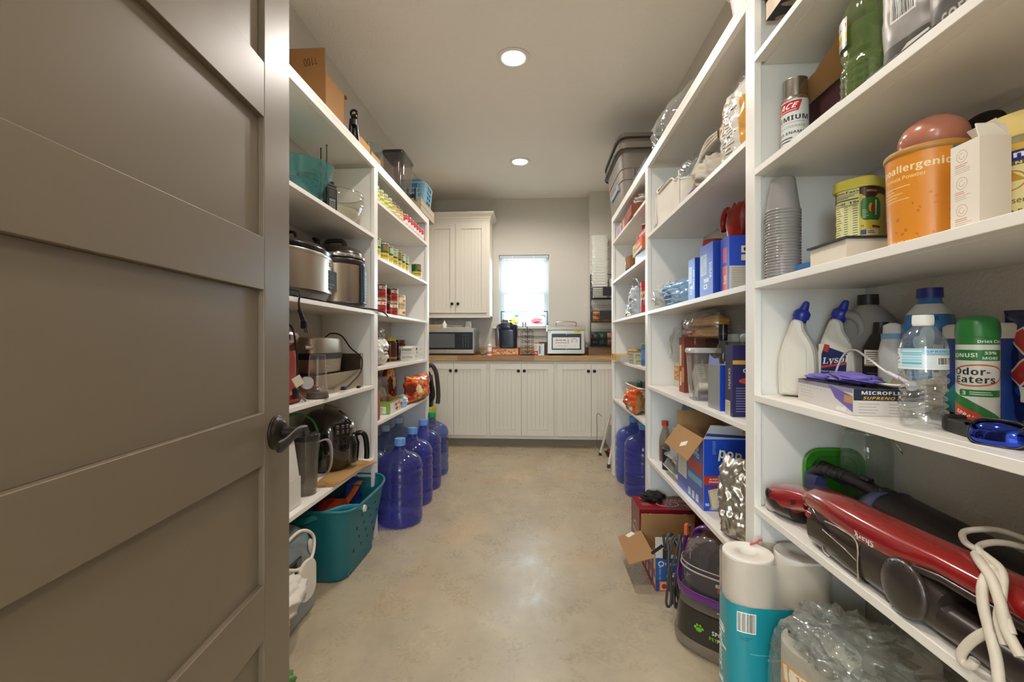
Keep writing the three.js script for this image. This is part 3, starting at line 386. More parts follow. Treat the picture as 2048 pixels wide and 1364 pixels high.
// ---------- wire basket tower on the chase ----------
{
  const o = thing('wire_basket_rack', 'black three-tier wire basket rack hung on the wall with blank labels', 'rack', [0.0, 0, 0]), x0 = 0.563, x1 = 0.872, D1 = 4.812, D0 = 4.66;
  const grid = [], W = x1 - x0; part(o, 'back_frame', join([rod([x0, 0.995, -D1], [x0, 1.77, -D1], 0.005), rod([x1, 0.995, -D1], [x1, 1.77, -D1], 0.005), rod([x0, 1.77, -D1], [x1, 1.77, -D1], 0.004), rod([x0, 1.0, -D1], [x1, 1.0, -D1], 0.004), rod([x0 + 0.0, 1.0, -D1], [x0, 1.0, -D0], 0.003)]), M.black); void grid;
  for (const [y, h] of [[1.505, 0.11], [1.26, 0.11], [1.0, 0.09]]) {
    const g = new THREE.Group(); g.name = 'wire_basket'; o.add(g); const b = [], fr = D0 - 0.012;
    for (let i = 0; i <= 16; i++) { const x = x0 + W * i / 16; b.push(rod([x, y, -D0 - 0], [x, y + h, -fr], 0.0012, 5), rod([x, y, -D0], [x, y, -D1], 0.0012, 5), rod([x, y, -D1], [x, y + 0.2, -D1], 0.0012, 5)); }
    for (let j = 0; j <= 5; j++) b.push(rod([x0, y + h * j / 5, -(D0 - 0.012 * j / 5)], [x1, y + h * j / 5, -(D0 - 0.012 * j / 5)], 0.0012, 5)); for (let j = 1; j <= 9; j++) b.push(rod([x0, y + 0.02 * j, -D1], [x1, y + 0.02 * j, -D1], 0.0012, 5)); for (let j = 0; j <= 6; j++) { const d = D0 + (D1 - D0) * j / 6; b.push(rod([x0, y, -d], [x1, y, -d], 0.0012, 5), rod([x0, y, -d], [x0, y + h, -d], 0.0012, 5)); }
    part(g, 'wire_mesh', join(b), M.black); part(g, 'rim', join([rod([x0, y, -D0], [x1, y, -D0], 0.004), rod([x0, y, -D0], [x0, y + h, -fr], 0.004), rod([x0, y + h, -fr], [x0, y + 0.19, -D1], 0.0025), rod([x0, y + h, -fr], [x1, y + h, -fr], 0.0035)]), M.black);
    if (h > 0.1) part(g, 'name_plate', rbox(0.17, 0.092, 0.003, 0.001, x0 + 0.19 - (y < 1.4 ? 0.035 : 0), y + 0.07, -(D0 - 0.018)), mat('#232325', 0.6));
  }
  for (let i = 0; i < 22; i++) { // stack of foam trays in the top basket
    const lab = 'white foam tray in the tall stack on the wire basket rack', y = 1.512 + i * 0.0295;
    if (!i) globalThis.foam0 = solo('foam_tray', lab, 'tray', sections([[0, 0.07, 0.05, 6], [0.004, 0.074, 0.054, 6], [0.024, 0.082, 0.062, 6], [0.0275, 0.086, 0.066, 6], [0.029, 0.085, 0.065, 6]], 40), mat('#eceae2', 0.75), [0.65, y, 4.735], 0, 'foam trays stacked on the wire rack'); else dup(foam0, lab, [0.65 + 0.003 * Math.sin(i * 2.3), y, 4.735]);
  }
  solo('paper_towel_roll', 'white paper roll half hidden beside the foam tray stack', 'paper roll', cyl(0.05, 0.05, 0.2, 0, 0, 0, 30), mat('#efeae0', 0.85), [0.795, 1.512, 4.745]);
  const r = rng(77), kinds = [['potato', 'loose brown potato in the top wire basket', ['#7a5a3e', '#6a4c38'], 1.51, 4], ['onion', 'orange skinned onion in the middle wire basket', ['#d08a4c', '#c9753a', '#d99a62'], 1.266, 9], ['snack_pack', 'dark wrapped snack pack in the lowest wire basket', ['#2b2f2c', '#1f3a2a', '#8a5a3c', '#b04434'], 1.006, 8]];
  for (const [n, lab, cs, y, k] of kinds) for (let i = 0; i < k; i++) {
    const row = i % Math.ceil(k / 2), up = i >= Math.ceil(k / 2) ? 1 : 0, g = n === 'snack_pack' ? pillow(0.1, 0.09, 0.045, i + 3, { nx: 12, ny: 12 }) : crumple(0.075, 0.06, 0.065, i * 3 + 1, 0.07, 16, 1.6);
    const at = [x0 + 0.045 + row * (W - 0.09) / Math.max(1, Math.ceil(k / 2) - 1), y + up * (n === 'snack_pack' ? 0.055 : 0.052) + 0.002, (up ? 4.72 : 4.74) + (r() - 0.5) * 0.02];
    solo(n, lab, n === 'snack_pack' ? 'snack' : 'vegetable', g, mat(cs[i % cs.length], n === 'snack_pack' ? 0.3 : 0.55), at, (r() - 0.5) * 0.5, n + 's in the wire basket rack');
  }
}
// ================= left shelving: things on top =================
const L = PI / 2, R = -PI / 2, TOP = 2.0405;      // turned to face the aisle from the left and from the right
function canGeo(r, h) { return { body: cyl(r, r, h - 0.008, 0, 0.004, 0, 32, true).rotateY(PI), ends: join([lathe([[0.0001, 0.002], [r - 0.004, 0.002], [r - 0.002, 0], [r + 0.0012, 0.001], [r + 0.0012, 0.004], [r, 0.005]], 32), lathe([[r, h - 0.005], [r + 0.0012, h - 0.004], [r + 0.0012, h - 0.001], [r - 0.002, h], [r - 0.003, h - 0.004], [0.0001, h - 0.004]], 32)]) }; }
function can(name, label, a, r, h, at, turn = L, group, tint = M.steel) { const o = thing(name, label, 'can', at, turn, group), g = canGeo(r, h); part(o, 'paper_label', wrap(g.body, a), facing(a, 'can')); part(o, 'can_ends', g.ends, tint); return o; }
{
  // open cardboard carton with an upright flap, number written upside down
  const o = thing('cardboard_carton', 'tall open cardboard carton with handwritten number flap on top of the shelving', 'carton', [-1.074, TOP, 2.105]);
  const W = 0.185, H = 0.268, D = 0.2, t = 0.004, dk = mat('#a67848', 0.8), lt = dk;
  part(o, 'front_wall', box(W, H, t, 0, H / 2, D / 2), dk); part(o, 'rear_wall', box(W, H, t, 0, H / 2, -D / 2), lt); part(o, 'aisle_wall', box(t, H, D, W / 2 - t / 2, H / 2, 0), lt); part(o, 'wall_side', box(t, H, D, -W / 2 + t / 2, H / 2, 0), lt); part(o, 'bottom', box(W, t, D, 0, t / 2, 0), lt);
  const a = art(240, 140, (x, w, h) => { fill(x, '#a67848', 0, 0, w, h); x.save(); x.translate(150, 82); x.rotate(PI - 0.12); txt(x, '1100', 0, 0, 62, '#2f1a0c', { b: false, sx: 0.62 }); x.restore(); });
  part(o, 'flap', inArt(box(W, 0.104, t, 0, 0.052, 0), a, 16, 4), facing(a), [0, H, D / 2], [0.06, 0, 0]).geometry; const fl = o.children[o.children.length - 1].geometry; inArt(fl, onPage('#a67848', a), 0, 16); inArt(fl, onPage('#a67848', a), 20, 4);
  const bent = new THREE.PlaneGeometry(0.1, 0.085, 4, 8), p = bent.attributes.position; for (let i = 0; i < p.count; i++) { const k = (p.getY(i) + 0.0425) / 0.085; p.setZ(i, -0.05 * Math.sin(k * 1.5)); p.setY(i, 0.03 * Math.sin(k * 2.2) - k * 0.02); } bent.computeVertexNormals();
  part(o, 'torn_flap', bent, mat('#a67848', 0.8, { side: THREE.DoubleSide }), [0.035, H, -D / 2 - 0.002]); part(o, 'flap', box(t, 0.02, D * 0.9, 0, 0.01, 0), lt, [W / 2 - t, H, 0], [0, 0, 0.9]);
}
{ const o = thing('folded_tripod', 'small black folded tripod standing between carton and trays', 'tripod', [-0.955, TOP, 2.255]);
  for (let k = 0; k < 3; k++) { const c = Math.cos(k * 2.1), s = Math.sin(k * 2.1); part(o, 'leg', join([rod([c * 0.03, 0.004, s * 0.03], [c * 0.014, 0.15, s * 0.014], 0.009, 12), sphere(0.01, c * 0.03, 0.008, s * 0.03, 1, 0.8, 1, 12)]), M.blackGloss); }
  part(o, 'hub', join([cyl(0.022, 0.02, 0.03, 0, 0.135, 0, 20), cyl(0.007, 0.007, 0.03, 0, 0.16, 0, 12)]), M.black); part(o, 'clamp_head', join([torus(0.016, 0.006, 20, 8).translate(0.002, 0.2, 0), rbox(0.03, 0.02, 0.02, 0.004, 0.004, 0.182, 0)]), M.blackGloss);
}
for (const [d, lab, k] of [[2.355, 'low open cardboard tray beside the folded tripod', 0], [2.52, 'low open cardboard tray in front of the glass vase', 1]]) {
  const o = thing('cardboard_tray', lab, 'tray', [-1.01, TOP, d]), w = 0.15, h = 0.098 - k * 0.012, dd = 0.145, t = 0.004, lt = mat('#bd8d57', 0.8);
  part(o, 'wall', box(t, h, dd, w / 2, h / 2, 0), lt); part(o, 'wall', box(t, h, dd, -w / 2, h / 2, 0), lt); part(o, 'wall', box(w, h, t, 0, h / 2, dd / 2), lt); part(o, 'wall', box(w, h, t, 0, h / 2, -dd / 2), lt); part(o, 'bottom', box(w, t, dd, 0, t / 2, 0), lt);
}
solo('glass_vase', 'clear ribbed glass vase between the trays and the drink dispenser', 'vase', lathe(smooth([[0.0001, 0.006], [0.045, 0.004], [0.05, 0.012], [0.054, 0.08], [0.062, 0.16], [0.078, 0.22], [0.08, 0.224], [0.077, 0.222], [0.058, 0.155], [0.05, 0.08], [0.045, 0.016], [0.0001, 0.014]]), 40), clear('#dfe8e6', 0.04, 0.95), [-1.05, TOP, 2.72]);
{ const o = thing('drink_dispenser', 'clear rectangular drink dispenser with black lid and spigot on top of the shelving', 'dispenser', [-0.975, TOP, 3.06]), c = clear('#dcd5d0', 0.04, 0.94);
  part(o, 'tank', sections([[0.03, 0.062, 0.115, 7], [0.04, 0.066, 0.12, 7], [0.28, 0.074, 0.13, 7], [0.288, 0.075, 0.131, 7]], 48, false), c); part(o, 'tank_bottom', sections([[0.028, 0.06, 0.113, 7], [0.034, 0.063, 0.117, 7]], 48), c);
  part(o, 'lid', sections([[0.284, 0.077, 0.134, 7], [0.296, 0.078, 0.135, 7], [0.304, 0.074, 0.131, 7]], 48), mat('#2b2726', 0.35)); part(o, 'ice_core', cyl(0.025, 0.025, 0.22, 0, 0.06, 0.02, 24), clear('#c9c0be', 0.1, 0.85)); part(o, 'stand', sections([[0, 0.064, 0.118, 7], [0.028, 0.06, 0.114, 7]], 40), mat('#8d7b66', 0.5));
  part(o, 'spigot', join([cyl(0.013, 0.013, 0.03, 0, 0, 0, 16).rotateZ(-PI / 2).translate(0.06, 0.06, -0.09), cyl(0.011, 0.009, 0.05, 0.098, 0.03, -0.09, 16), rbox(0.012, 0.045, 0.02, 0.003, 0.098, 0.095, -0.09)]), M.black);
}
{ const o = thing('wooden_crate', 'long pale wooden crate under the blue basket on top of the shelving', 'crate', [-1.0, TOP, 3.5]), w = mat('#a99c84', 0.7); const pl = rbox(0.012, 0.042, 0.42, 0.002, 0, 0, 0, 1);
  for (const s of [-1, 1]) for (const y of [0.022, 0.066]) part(o, 'plank', pl, w, [s * 0.12, y, 0]); for (const s of [-1, 1]) part(o, 'end_board', rbox(0.226, 0.086, 0.012, 0.002, 0, 0.044, s * 0.204), w); part(o, 'bottom', box(0.226, 0.008, 0.4, 0, 0.005, 0), w); part(o, 'lid', rbox(0.252, 0.008, 0.42, 0.002, 0, 0.092, 0), w); }
{ const o = thing('plastic_basket', 'light blue perforated plastic basket standing on the wooden crate', 'basket', [-1.0, TOP + 0.0965, 3.56], 0), b = mat('#9fcfe0', 0.35, { transmission: 0.15, thickness: 0 });
  part(o, 'tray', sections([[0, 0.1, 0.11, 6], [0.004, 0.104, 0.114, 6], [0.03, 0.11, 0.12, 6]], 40), mat('#23303c', 0.4));
  const rib = []; for (let k = 0; k < 44; k++) { const t = k / 44 * 2 * PI, c = Math.cos(t), s = Math.sin(t), f = (r) => [r * 0.108 * Math.sign(c) * Math.abs(c) ** 0.33, -r * 0.118 * Math.sign(s) * Math.abs(s) ** 0.33]; const a = f(1), q = f(1.12); rib.push(rod([a[0], 0.02, a[1]], [q[0], 0.16, q[1]], 0.004, 6)); }
  for (const y of [0.05, 0.085, 0.12]) { const k = 1 + 0.12 * (y - 0.02) / 0.14; const pts = sring(0.108 * k, 0.118 * k, y, 6, 48); rib.push(tube(pts, 0.0045, 90, 6, true)); }
  part(o, 'lattice_wall', join(rib), b); part(o, 'rim', tube(sring(0.121, 0.133, 0.162, 6, 48), 0.007, 90, 8, true), b); part(o, 'inner_box', sections([[0.03, 0.085, 0.095, 6], [0.18, 0.098, 0.108, 6], [0.2, 0.09, 0.1, 6]], 36), mat('#5b8fc0', 0.35));
}
// ================= left shelving: bay beside the door =================
{ const s = 1.6305;
  const bowl = (r, h, k, t = 0.004) => lathe(smooth([[0.0001, 0.003], [r * 0.36, 0.001], [r * 0.42, 0.004], [r * 0.74, h * 0.36], [r * 0.93, h * 0.74], [r, h], [r - t * 0.5, h + t * 0.4], [r - t, h - 0.002], [r * 0.93 - t, h * 0.74], [r * 0.73 - t, h * 0.37], [r * 0.38, 0.008], [0.0001, 0.008]], k), 56);
  solo('teal_bowl', 'large teal translucent bowl on the upper shelf nearest the door', 'bowl', bowl(0.138, 0.185, 5), clear('#a6dfe0', 0.05, 0.9), [-1.03, s, 1.87]);
  { const o = thing('wooden_lid_jar', 'jar with round brown wooden lid behind the teal bowl', 'jar', [-1.1, s, 2.07]); part(o, 'jar_body', lathe(smooth([[0.0001, 0], [0.045, 0.002], [0.048, 0.02], [0.048, 0.17], [0.043, 0.185], [0.043, 0.2]]), 32), M.glass); part(o, 'lid', lathe(smooth([[0.0001, 0.198], [0.046, 0.198], [0.05, 0.205], [0.05, 0.218], [0.044, 0.224], [0.0001, 0.226]]), 32), mat('#6b4a25', 0.5)); }
  const radio = (lab, at, turn, ah) => { const o = thing('two_way_radio', lab, 'radio', at, turn); part(o, 'radio_body', join([rbox(0.052, 0.105, 0.032, 0.006, 0, 0.0525, 0), rbox(0.05, 0.02, 0.03, 0.004, 0, 0.108, 0)]), M.black); part(o, 'antenna', join([cyl(0.007, 0.005, 0.045, -0.016, 0.115, 0, 14), cyl(0.0028, 0.0022, ah, -0.016, 0.15, 0, 10), sphere(0.004, -0.016, 0.15 + ah, 0, 1, 1, 1, 10)]), M.rubber); part(o, 'knob', cyl(0.007, 0.007, 0.016, 0.014, 0.117, 0, 16), M.black);
    const a = art(104, 210, (x, w, h) => { fill(x, '#1c1f1e', 0, 0, w, h); for (let i = 0; i < 9; i++) fill(x, '#5a5f5a', 12, 14 + i * 9, 80, 4); fill(x, '#79877a', 18, 104, 68, 26); for (let i = 0; i < 3; i++) for (let j = 0; j < 4; j++) { fill(x, '#8d928c', 18 + i * 24, 138 + j * 17, 18, 11); } }); part(o, 'speaker_face', inArt(box(0.046, 0.094, 0.003, 0, 0.052, 0.0165), a), facing(a, 'gloss')); part(o, 'side_key', rbox(0.004, 0.045, 0.014, 0.001, -0.0275, 0.06, 0), mat('#3b403a', 0.5)); };
  radio('black two-way radio with antenna standing beside the glass mixing bowl', [-0.915, s, 1.91], L - 0.5, 0.135); radio('black two-way radio half hidden behind the teal bowl', [-1.0, s, 2.02], L - 0.2, 0.17);
  const g = []; { const r = 0.138, h = 0.165; for (let i = 0; i <= 26; i++) { const t = i / 26, y = h * t, R0 = r * (0.5 + 0.5 * Math.sin(Math.min(1, t * 1.15) * PI / 2)); g.push([R0 + (t > 0.42 && t < 0.92 ? 0.0022 * Math.cos(t * 62) : 0), y]); } }
  { const o = thing('mixing_bowl', 'clear ridged glass mixing bowl beside the two-way radio', 'bowl', [-1.025, s, 2.2]); part(o, 'glass_wall', lathe([[0.0001, 0.002], ...g.map(([r, y]) => [r, y + 0.002]), ...g.slice().reverse().map(([r, y]) => [r - 0.005, y + 0.006])], 56), clear('#f3f3ee', 0.04, 0.93)); part(o, 'rim', torus(0.136, 0.0032, 60, 8).rotateX(PI / 2).translate(0, 0.17, 0), clear('#d5d8d4', 0.05, 0.9)); part(o, 'inner_bowl', lathe(smooth([[0.0001, 0.012], [0.06, 0.012], [0.095, 0.05], [0.108, 0.085], [0.104, 0.085], [0.09, 0.052], [0.055, 0.018], [0.0001, 0.018]]), 40), mat('#d9cfb4', 0.35)); }
}
{ const s = 1.2205; // slow cooker
  const o = thing('slow_cooker', 'oval stainless slow cooker with black lid on the middle shelf', 'slow cooker', [-1.02, s, 1.785]), rx = 0.131, rz = 0.235;
  part(o, 'base', sections([[0.012, rx * 0.82, rz * 0.86], [0.03, rx * 0.93, rz * 0.94], [0.044, rx, rz]], 64), mat('#2b2622', 0.25)); part(o, 'body', sections([[0.044, rx, rz], [0.19, rx, rz]], 72, false), new THREE.MeshPhysicalMaterial({ name: 'brushed_steel', color: '#b7aa98', metalness: 1, roughness: 0.3 })); M.brushed = o.children[1].material;
  part(o, 'rim', sections([[0.188, rx + 0.002, rz + 0.002], [0.196, rx + 0.005, rz + 0.005], [0.2, rx + 0.002, rz + 0.002]], 64), mat('#cfc6b8', 0.25, { metalness: 0.8 })); part(o, 'crock', sections([[0.199, rx - 0.002, rz - 0.002], [0.214, rx + 0.004, rz + 0.004], [0.222, rx, rz]], 64), M.blackGloss);
  const lid = part(o, 'lid', sections([[0.22, rx - 0.004, rz - 0.004], [0.236, rx - 0.012, rz - 0.014], [0.25, rx * 0.6, rz * 0.6], [0.256, rx * 0.2, rz * 0.2]], 64), mat('#1b1718', 0.12, { clearcoat: 1 })); part(lid, 'lid_knob', join([torus(0.02, 0.0065, 24, 10).translate(0, 0.272, 0)]), M.blackGloss); part(lid, 'rest', rbox(0.03, 0.05, 0.006, 0.002, -0.03, 0.27, 0.13), mat('#3b1d18', 0.4));
  for (const [x, z] of [[0.07, 0.12], [0.07, -0.12], [-0.07, 0.12], [-0.07, -0.12]]) part(o, 'foot', cyl(0.014, 0.02, 0.014, x, 0, z, 16), M.rubber);
  const a = art(150, 160, (x, w, h) => { fill(x, '#191a1c', 0, 0, w, h); fill(x, '#3c4347', 66, 34, 50, 34); txt(x, '4:00', 91, 51, 20, '#10140f'); for (const [i, j] of [[30, 36], [30, 64], [36, 110], [70, 110], [104, 110], [36, 136], [70, 136]]) { blob(x, '#6a6d70', i, j, 12, 7); } });
  const c = thing; void c; const pn = part(o, 'control_panel', inArt(rboxUV(0.085, 0.085, 0.02), a), facing(a, 'gloss'), [rx * 0.9, 0.1, -rz * 0.4], [0, 1.5, 0]); void pn;
  const b = art(110, 46, (x, w, h) => { fill(x, '#b7aa98', 0, 0, w, h); x.strokeStyle = '#1c1c1e'; x.lineWidth = 7; x.strokeRect(8, 8, w - 16, h - 16); txt(x, 'COOK', 55, 24, 22, '#2a2a2c'); }); part(o, 'badge', inArt(box(0.042, 0.018, 0.002), b), facing(b, 'gloss'), [rx * 0.945, 0.168, -rz * 0.34], [0, 1.42, 0]);
  part(o, 'power_cord', tube([[0.1, 0.03, 0.2], [0.145, 0.02, 0.2], [0.152, -0.02, 0.215], [0.152, -0.05, 0.21]], 0.0035, 30), M.rubber); const pl = part(o, 'plug', join([rod([0.152, -0.045, 0.211], [0.154, -0.085, 0.19], 0.0075, 12), rbox(0.022, 0.03, 0.016, 0.004, 0.155, -0.1, 0.184), rod([0.15, -0.112, 0.178], [0.152, -0.13, 0.168], 0.002, 6), rod([0.159, -0.112, 0.178], [0.16, -0.13, 0.168], 0.002, 6)]), M.black); void pl;
}
function rboxUV(w, h, d) { return new THREE.BoxGeometry(w, h, d); }
{ const o = thing('pressure_cooker', 'round stainless electric pressure cooker with domed black lid beside the slow cooker', 'pressure cooker', [-1.028, 1.2205, 2.203]), r = 0.146, bs = M.brushed;
  part(o, 'base', lathe([[0.0001, 0.002], [r * 0.84, 0.001], [r * 0.94, 0.008], [r * 0.98, 0.024], [r * 0.98, 0.03], [0.0001, 0.031]], 56), mat('#332b27', 0.4)); part(o, 'body', cyl(r * 0.975, r * 0.975, 0.19, 0, 0.03, 0, 64, true), bs); part(o, 'collar', lathe([[r * 0.97, 0.214], [r * 1.0, 0.22], [r * 1.01, 0.236], [r * 0.97, 0.248], [0.0001, 0.249]], 56), mat('#2d2522', 0.3));
  const lid = part(o, 'lid', lathe(smooth([[r * 0.985, 0.249], [r * 0.99, 0.262], [r * 0.95, 0.278], [r * 0.84, 0.296], [r * 0.6, 0.312], [r * 0.3, 0.32], [0.0001, 0.322]]), 56), mat('#2a2321', 0.2, { clearcoat: 0.8 })); part(lid, 'lid_band', lathe([[r * 0.985, 0.25], [r * 1.0, 0.254], [r * 1.0, 0.262], [r * 0.985, 0.266]], 56), M.chrome);
  part(lid, 'lid_handle', tube([[-0.055, 0.312, 0], [-0.04, 0.342, 0], [0, 0.348, 0], [0.04, 0.342, 0], [0.055, 0.312, 0]], 0.012, 30, 10), mat('#4b423c', 0.4)); part(lid, 'steam_valve', join([cyl(0.016, 0.014, 0.025, -0.06, 0.312, 0.07, 18), rbox(0.02, 0.014, 0.05, 0.004, -0.06, 0.337, 0.075)]), M.black);
  const a = art(90, 240, (x, w, h) => { fill(x, '#14161b', 0, 0, w, h); fill(x, '#27333d', 16, 24, 58, 36); txt(x, 'OFF', 45, 42, 20, '#9ab'); for (let j = 0; j < 7; j++) for (let i = 0; i < 2; i++) fill(x, '#5b6470', 16 + i * 32, 76 + j * 20, 26, 9); });
  const pn = part(o, 'control_panel', inArt(sections([[0.028, 0.05, 0.014, 5], [0.22, 0.05, 0.014, 5]], 24), onPage('#15171c', a)), facing(a, 'gloss'), [0.134, 0, -0.022], [0, L + 0.2, 0]); part(pn, 'key_field', inArt(box(0.07, 0.175, 0.002, 0, 0.125, 0.0145), a), facing(a, 'gloss'));
  part(o, 'power_cord', tube([[0.08, 0.012, -0.1], [0.13, 0.01, -0.09], [0.153, 0.008, -0.14], [0.158, 0.006, -0.2], [0.165, -0.008, -0.28], [0.16, -0.02, -0.33]], 0.0038, 40), M.rubber); }
{ const s = 0.8225; // stand mixer, bowl towards the door
  const o = thing('stand_mixer', 'red stand mixer half hidden behind the open door', 'mixer', [-1.0, s, 1.53]), red = mat('#9c1b16', 0.2, { clearcoat: 1, clearcoatRoughness: 0.1 });
  part(o, 'base', sections([[0.008, 0.085, 0.2, 4], [0.03, 0.082, 0.195, 4], [0.045, 0.07, 0.18, 4]], 48), red); part(o, 'base_foot', sections([[0, 0.08, 0.194, 4], [0.009, 0.083, 0.198, 4]], 48), M.rubber);
  part(o, 'column', sections([[0.04, 0.062, 0.062, 4, 0, -0.12], [0.08, 0.056, 0.058, 4, 0, -0.128], [0.2, 0.054, 0.056, 4, 0, -0.13]], 40), red);
  part(o, 'head', loft(Array.from({ length: 15 }, (_, i) => { const t = i / 14, k = 0.3 + 0.7 * Math.sin(Math.min(1, 0.08 + t * 1.06) * PI) ** 0.4; return ring(32, (a) => [0.062 * k * Math.cos(a), 0.255 + 0.058 * k * Math.sin(a), -0.2 + t * 0.36]); })), red);
  part(o, 'trim_band', sections([[0.244, 0.0635, 0.19, 3, 0, -0.02], [0.262, 0.0635, 0.19, 3, 0, -0.02]], 48), M.chrome);
  part(o, 'mixing_bowl', lathe(smooth([[0.0001, 0.046], [0.055, 0.046], [0.06, 0.06], [0.085, 0.1], [0.098, 0.17], [0.101, 0.172], [0.095, 0.165], [0.08, 0.1], [0.0001, 0.06]]), 40), metal('#cfccc6', 0.2), [0, 0, 0.075]); part(o, 'beater', join([rod([0, 0.2, 0.075], [0, 0.1, 0.075], 0.006), sphere(0.03, 0, 0.1, 0.075, 1, 1.2, 0.4)]), M.chrome); part(o, 'hub_cap', cyl(0.02, 0.02, 0.01, 0, 0, 0, 20).rotateX(PI / 2).translate(0, 0.255, 0.165), M.chrome);
  part(o, 'power_cord', tube([[0.03, 0.312, -0.12], [0.062, 0.29, -0.115], [0.072, 0.22, -0.128], [0.075, 0.13, -0.132], [0.083, 0.06, -0.11]], 0.004, 40), M.rubber);
  const tg = part(o, 'cord_tag', rbox(0.034, 0.04, 0.002, 0.0005, 0, 0, 0), mat('#e8dfd0', 0.7), [0.092, 0.085, -0.105], [0.2, L - 0.6, 0.35]); tg.userData.label = 'white paper tag on the mixer cord'; part(o, 'plug_cover', cyl(0.024, 0.024, 0.014, 0, 0, 0, 28).rotateX(PI / 2), mat('#dfe2e6', 0.25, { transmission: 0.4, thickness: 0 }), [0.1, 0.075, -0.15], [0, L - 0.6, 0]); part(o, 'plug', rbox(0.02, 0.04, 0.018, 0.004, 0.092, 0.04, -0.09), M.black); part(o, 'cord_tail', tube([[0.083, 0.06, -0.1], [0.095, 0.02, -0.13], [0.098, 0.004, -0.15]], 0.0036, 20), mat('#6f6558', 0.5));
  { const q = thing('steel_pan', 'low stainless box pan holding the waffle maker', 'pan', [-1.04, s, 2.075]), m = metal('#b5a892', 0.33), W = 0.21, D = 0.5; part(q, 'bottom', box(W, 0.003, D, 0, 0.0017, 0), m); part(q, 'front_wall', rbox(0.003, 0.088, D, 0.001, W / 2, 0.045, 0), m); part(q, 'rear_wall', rbox(0.003, 0.17, D, 0.001, -W / 2, 0.086, 0), m); part(q, 'end_wall', rbox(W, 0.17, 0.003, 0.001, 0, 0.086, -D / 2), m); part(q, 'end_wall', rbox(W, 0.088, 0.003, 0.001, 0, 0.045, D / 2), m); part(q, 'end_flange', rbox(0.006, 0.172, 0.03, 0.001, W / 2 - 0.001, 0.087, -D / 2 + 0.012), m); }
  { const q = thing('waffle_maker', 'round stainless waffle maker with black band standing in the steel pan', 'waffle maker', [-1.045, s + 0.0045, 2.03]), m = M.brushed; part(q, 'lower_body', sections([[0, 0.07, 0.12, 3.5], [0.02, 0.08, 0.135, 3.5], [0.09, 0.085, 0.14, 3.5]], 48), mat('#2a2420', 0.35)); part(q, 'lower_shell', sections([[0.09, 0.086, 0.142, 3.5], [0.15, 0.089, 0.146, 3.5]], 56), m); part(q, 'seam_band', sections([[0.15, 0.091, 0.149, 3.5], [0.178, 0.091, 0.149, 3.5]], 48), M.black); part(q, 'upper_shell', sections([[0.178, 0.09, 0.147, 3.5], [0.24, 0.086, 0.143, 3.5], [0.25, 0.078, 0.134, 3.5]], 56), m); part(q, 'handle', join([cyl(0.012, 0.009, 0.06, 0, 0, 0, 16).rotateX(PI / 2).translate(0.05, 0.205, 0.13)]), metal('#d9d2c4', 0.3)); part(q, 'indicator', sphere(0.006, 0.085, 0.115, 0.05, 1, 1, 1, 12), M.chrome);
    part(q, 'power_cord', tube([[0.02, 0.25, -0.06], [0.03, 0.27, -0.1], [0.06, 0.262, -0.14], [0.1, 0.2, -0.165], [0.12, 0.14, -0.26], [0.125, 0.08, -0.24], [0.135, 0.03, -0.1], [0.138, 0.01, -0.02]], 0.0036, 70), M.rubber); part(q, 'plug', join([rbox(0.02, 0.018, 0.03, 0.004, 0.139, 0.012, 0.0), rod([0.135, 0.011, 0.014], [0.134, 0.011, 0.034], 0.0018, 6), rod([0.144, 0.011, 0.014], [0.143, 0.011, 0.034], 0.0018, 6)]), M.black); }
  { const q = thing('blender_cup', 'clear upside-down blender cup on grey base in front of the steel pan', 'blender cup', [-0.915, s, 1.8]); q.scale.set(0.92, 1, 0.92); part(q, 'base', lathe(smooth([[0.0001, 0], [0.043, 0.001], [0.047, 0.008], [0.045, 0.02], [0.042, 0.026], [0.0001, 0.027]]), 36), mat('#5b5149', 0.4)); part(q, 'cup', lathe(smooth([[0.043, 0.026], [0.045, 0.034], [0.041, 0.06], [0.039, 0.12], [0.035, 0.17], [0.031, 0.18], [0.0001, 0.183]]), 40), clear('#f8f5f6', 0.04, 0.96)); part(q, 'blade', join([sphere(0.012, 0, 0.036, 0, 1, 0.8, 1, 14), rbox(0.05, 0.003, 0.01, 0.001, 0, 0.048, 0), rbox(0.01, 0.003, 0.045, 0.001, 0, 0.054, 0).rotateZ(0.2)]), M.chrome); part(q, 'inner_rib', join([0, 1, 2, 3].map((k) => rod([0.037, 0.04, 0], [0.033, 0.165, 0], 0.0016, 6).rotateY(k * PI / 2 + 0.4))), clear('#ffffff', 0.05, 0.8)); }
  solo('loose_plug', 'small black plug lying by the far end of the steel pan', 'plug', join([rbox(0.014, 0.012, 0.026, 0.003, 0, 0.006, 0), rod([0, 0.006, -0.01], [0.004, 0.005, -0.045], 0.002, 6)]), M.black, [-0.905, s, 2.2]);
}
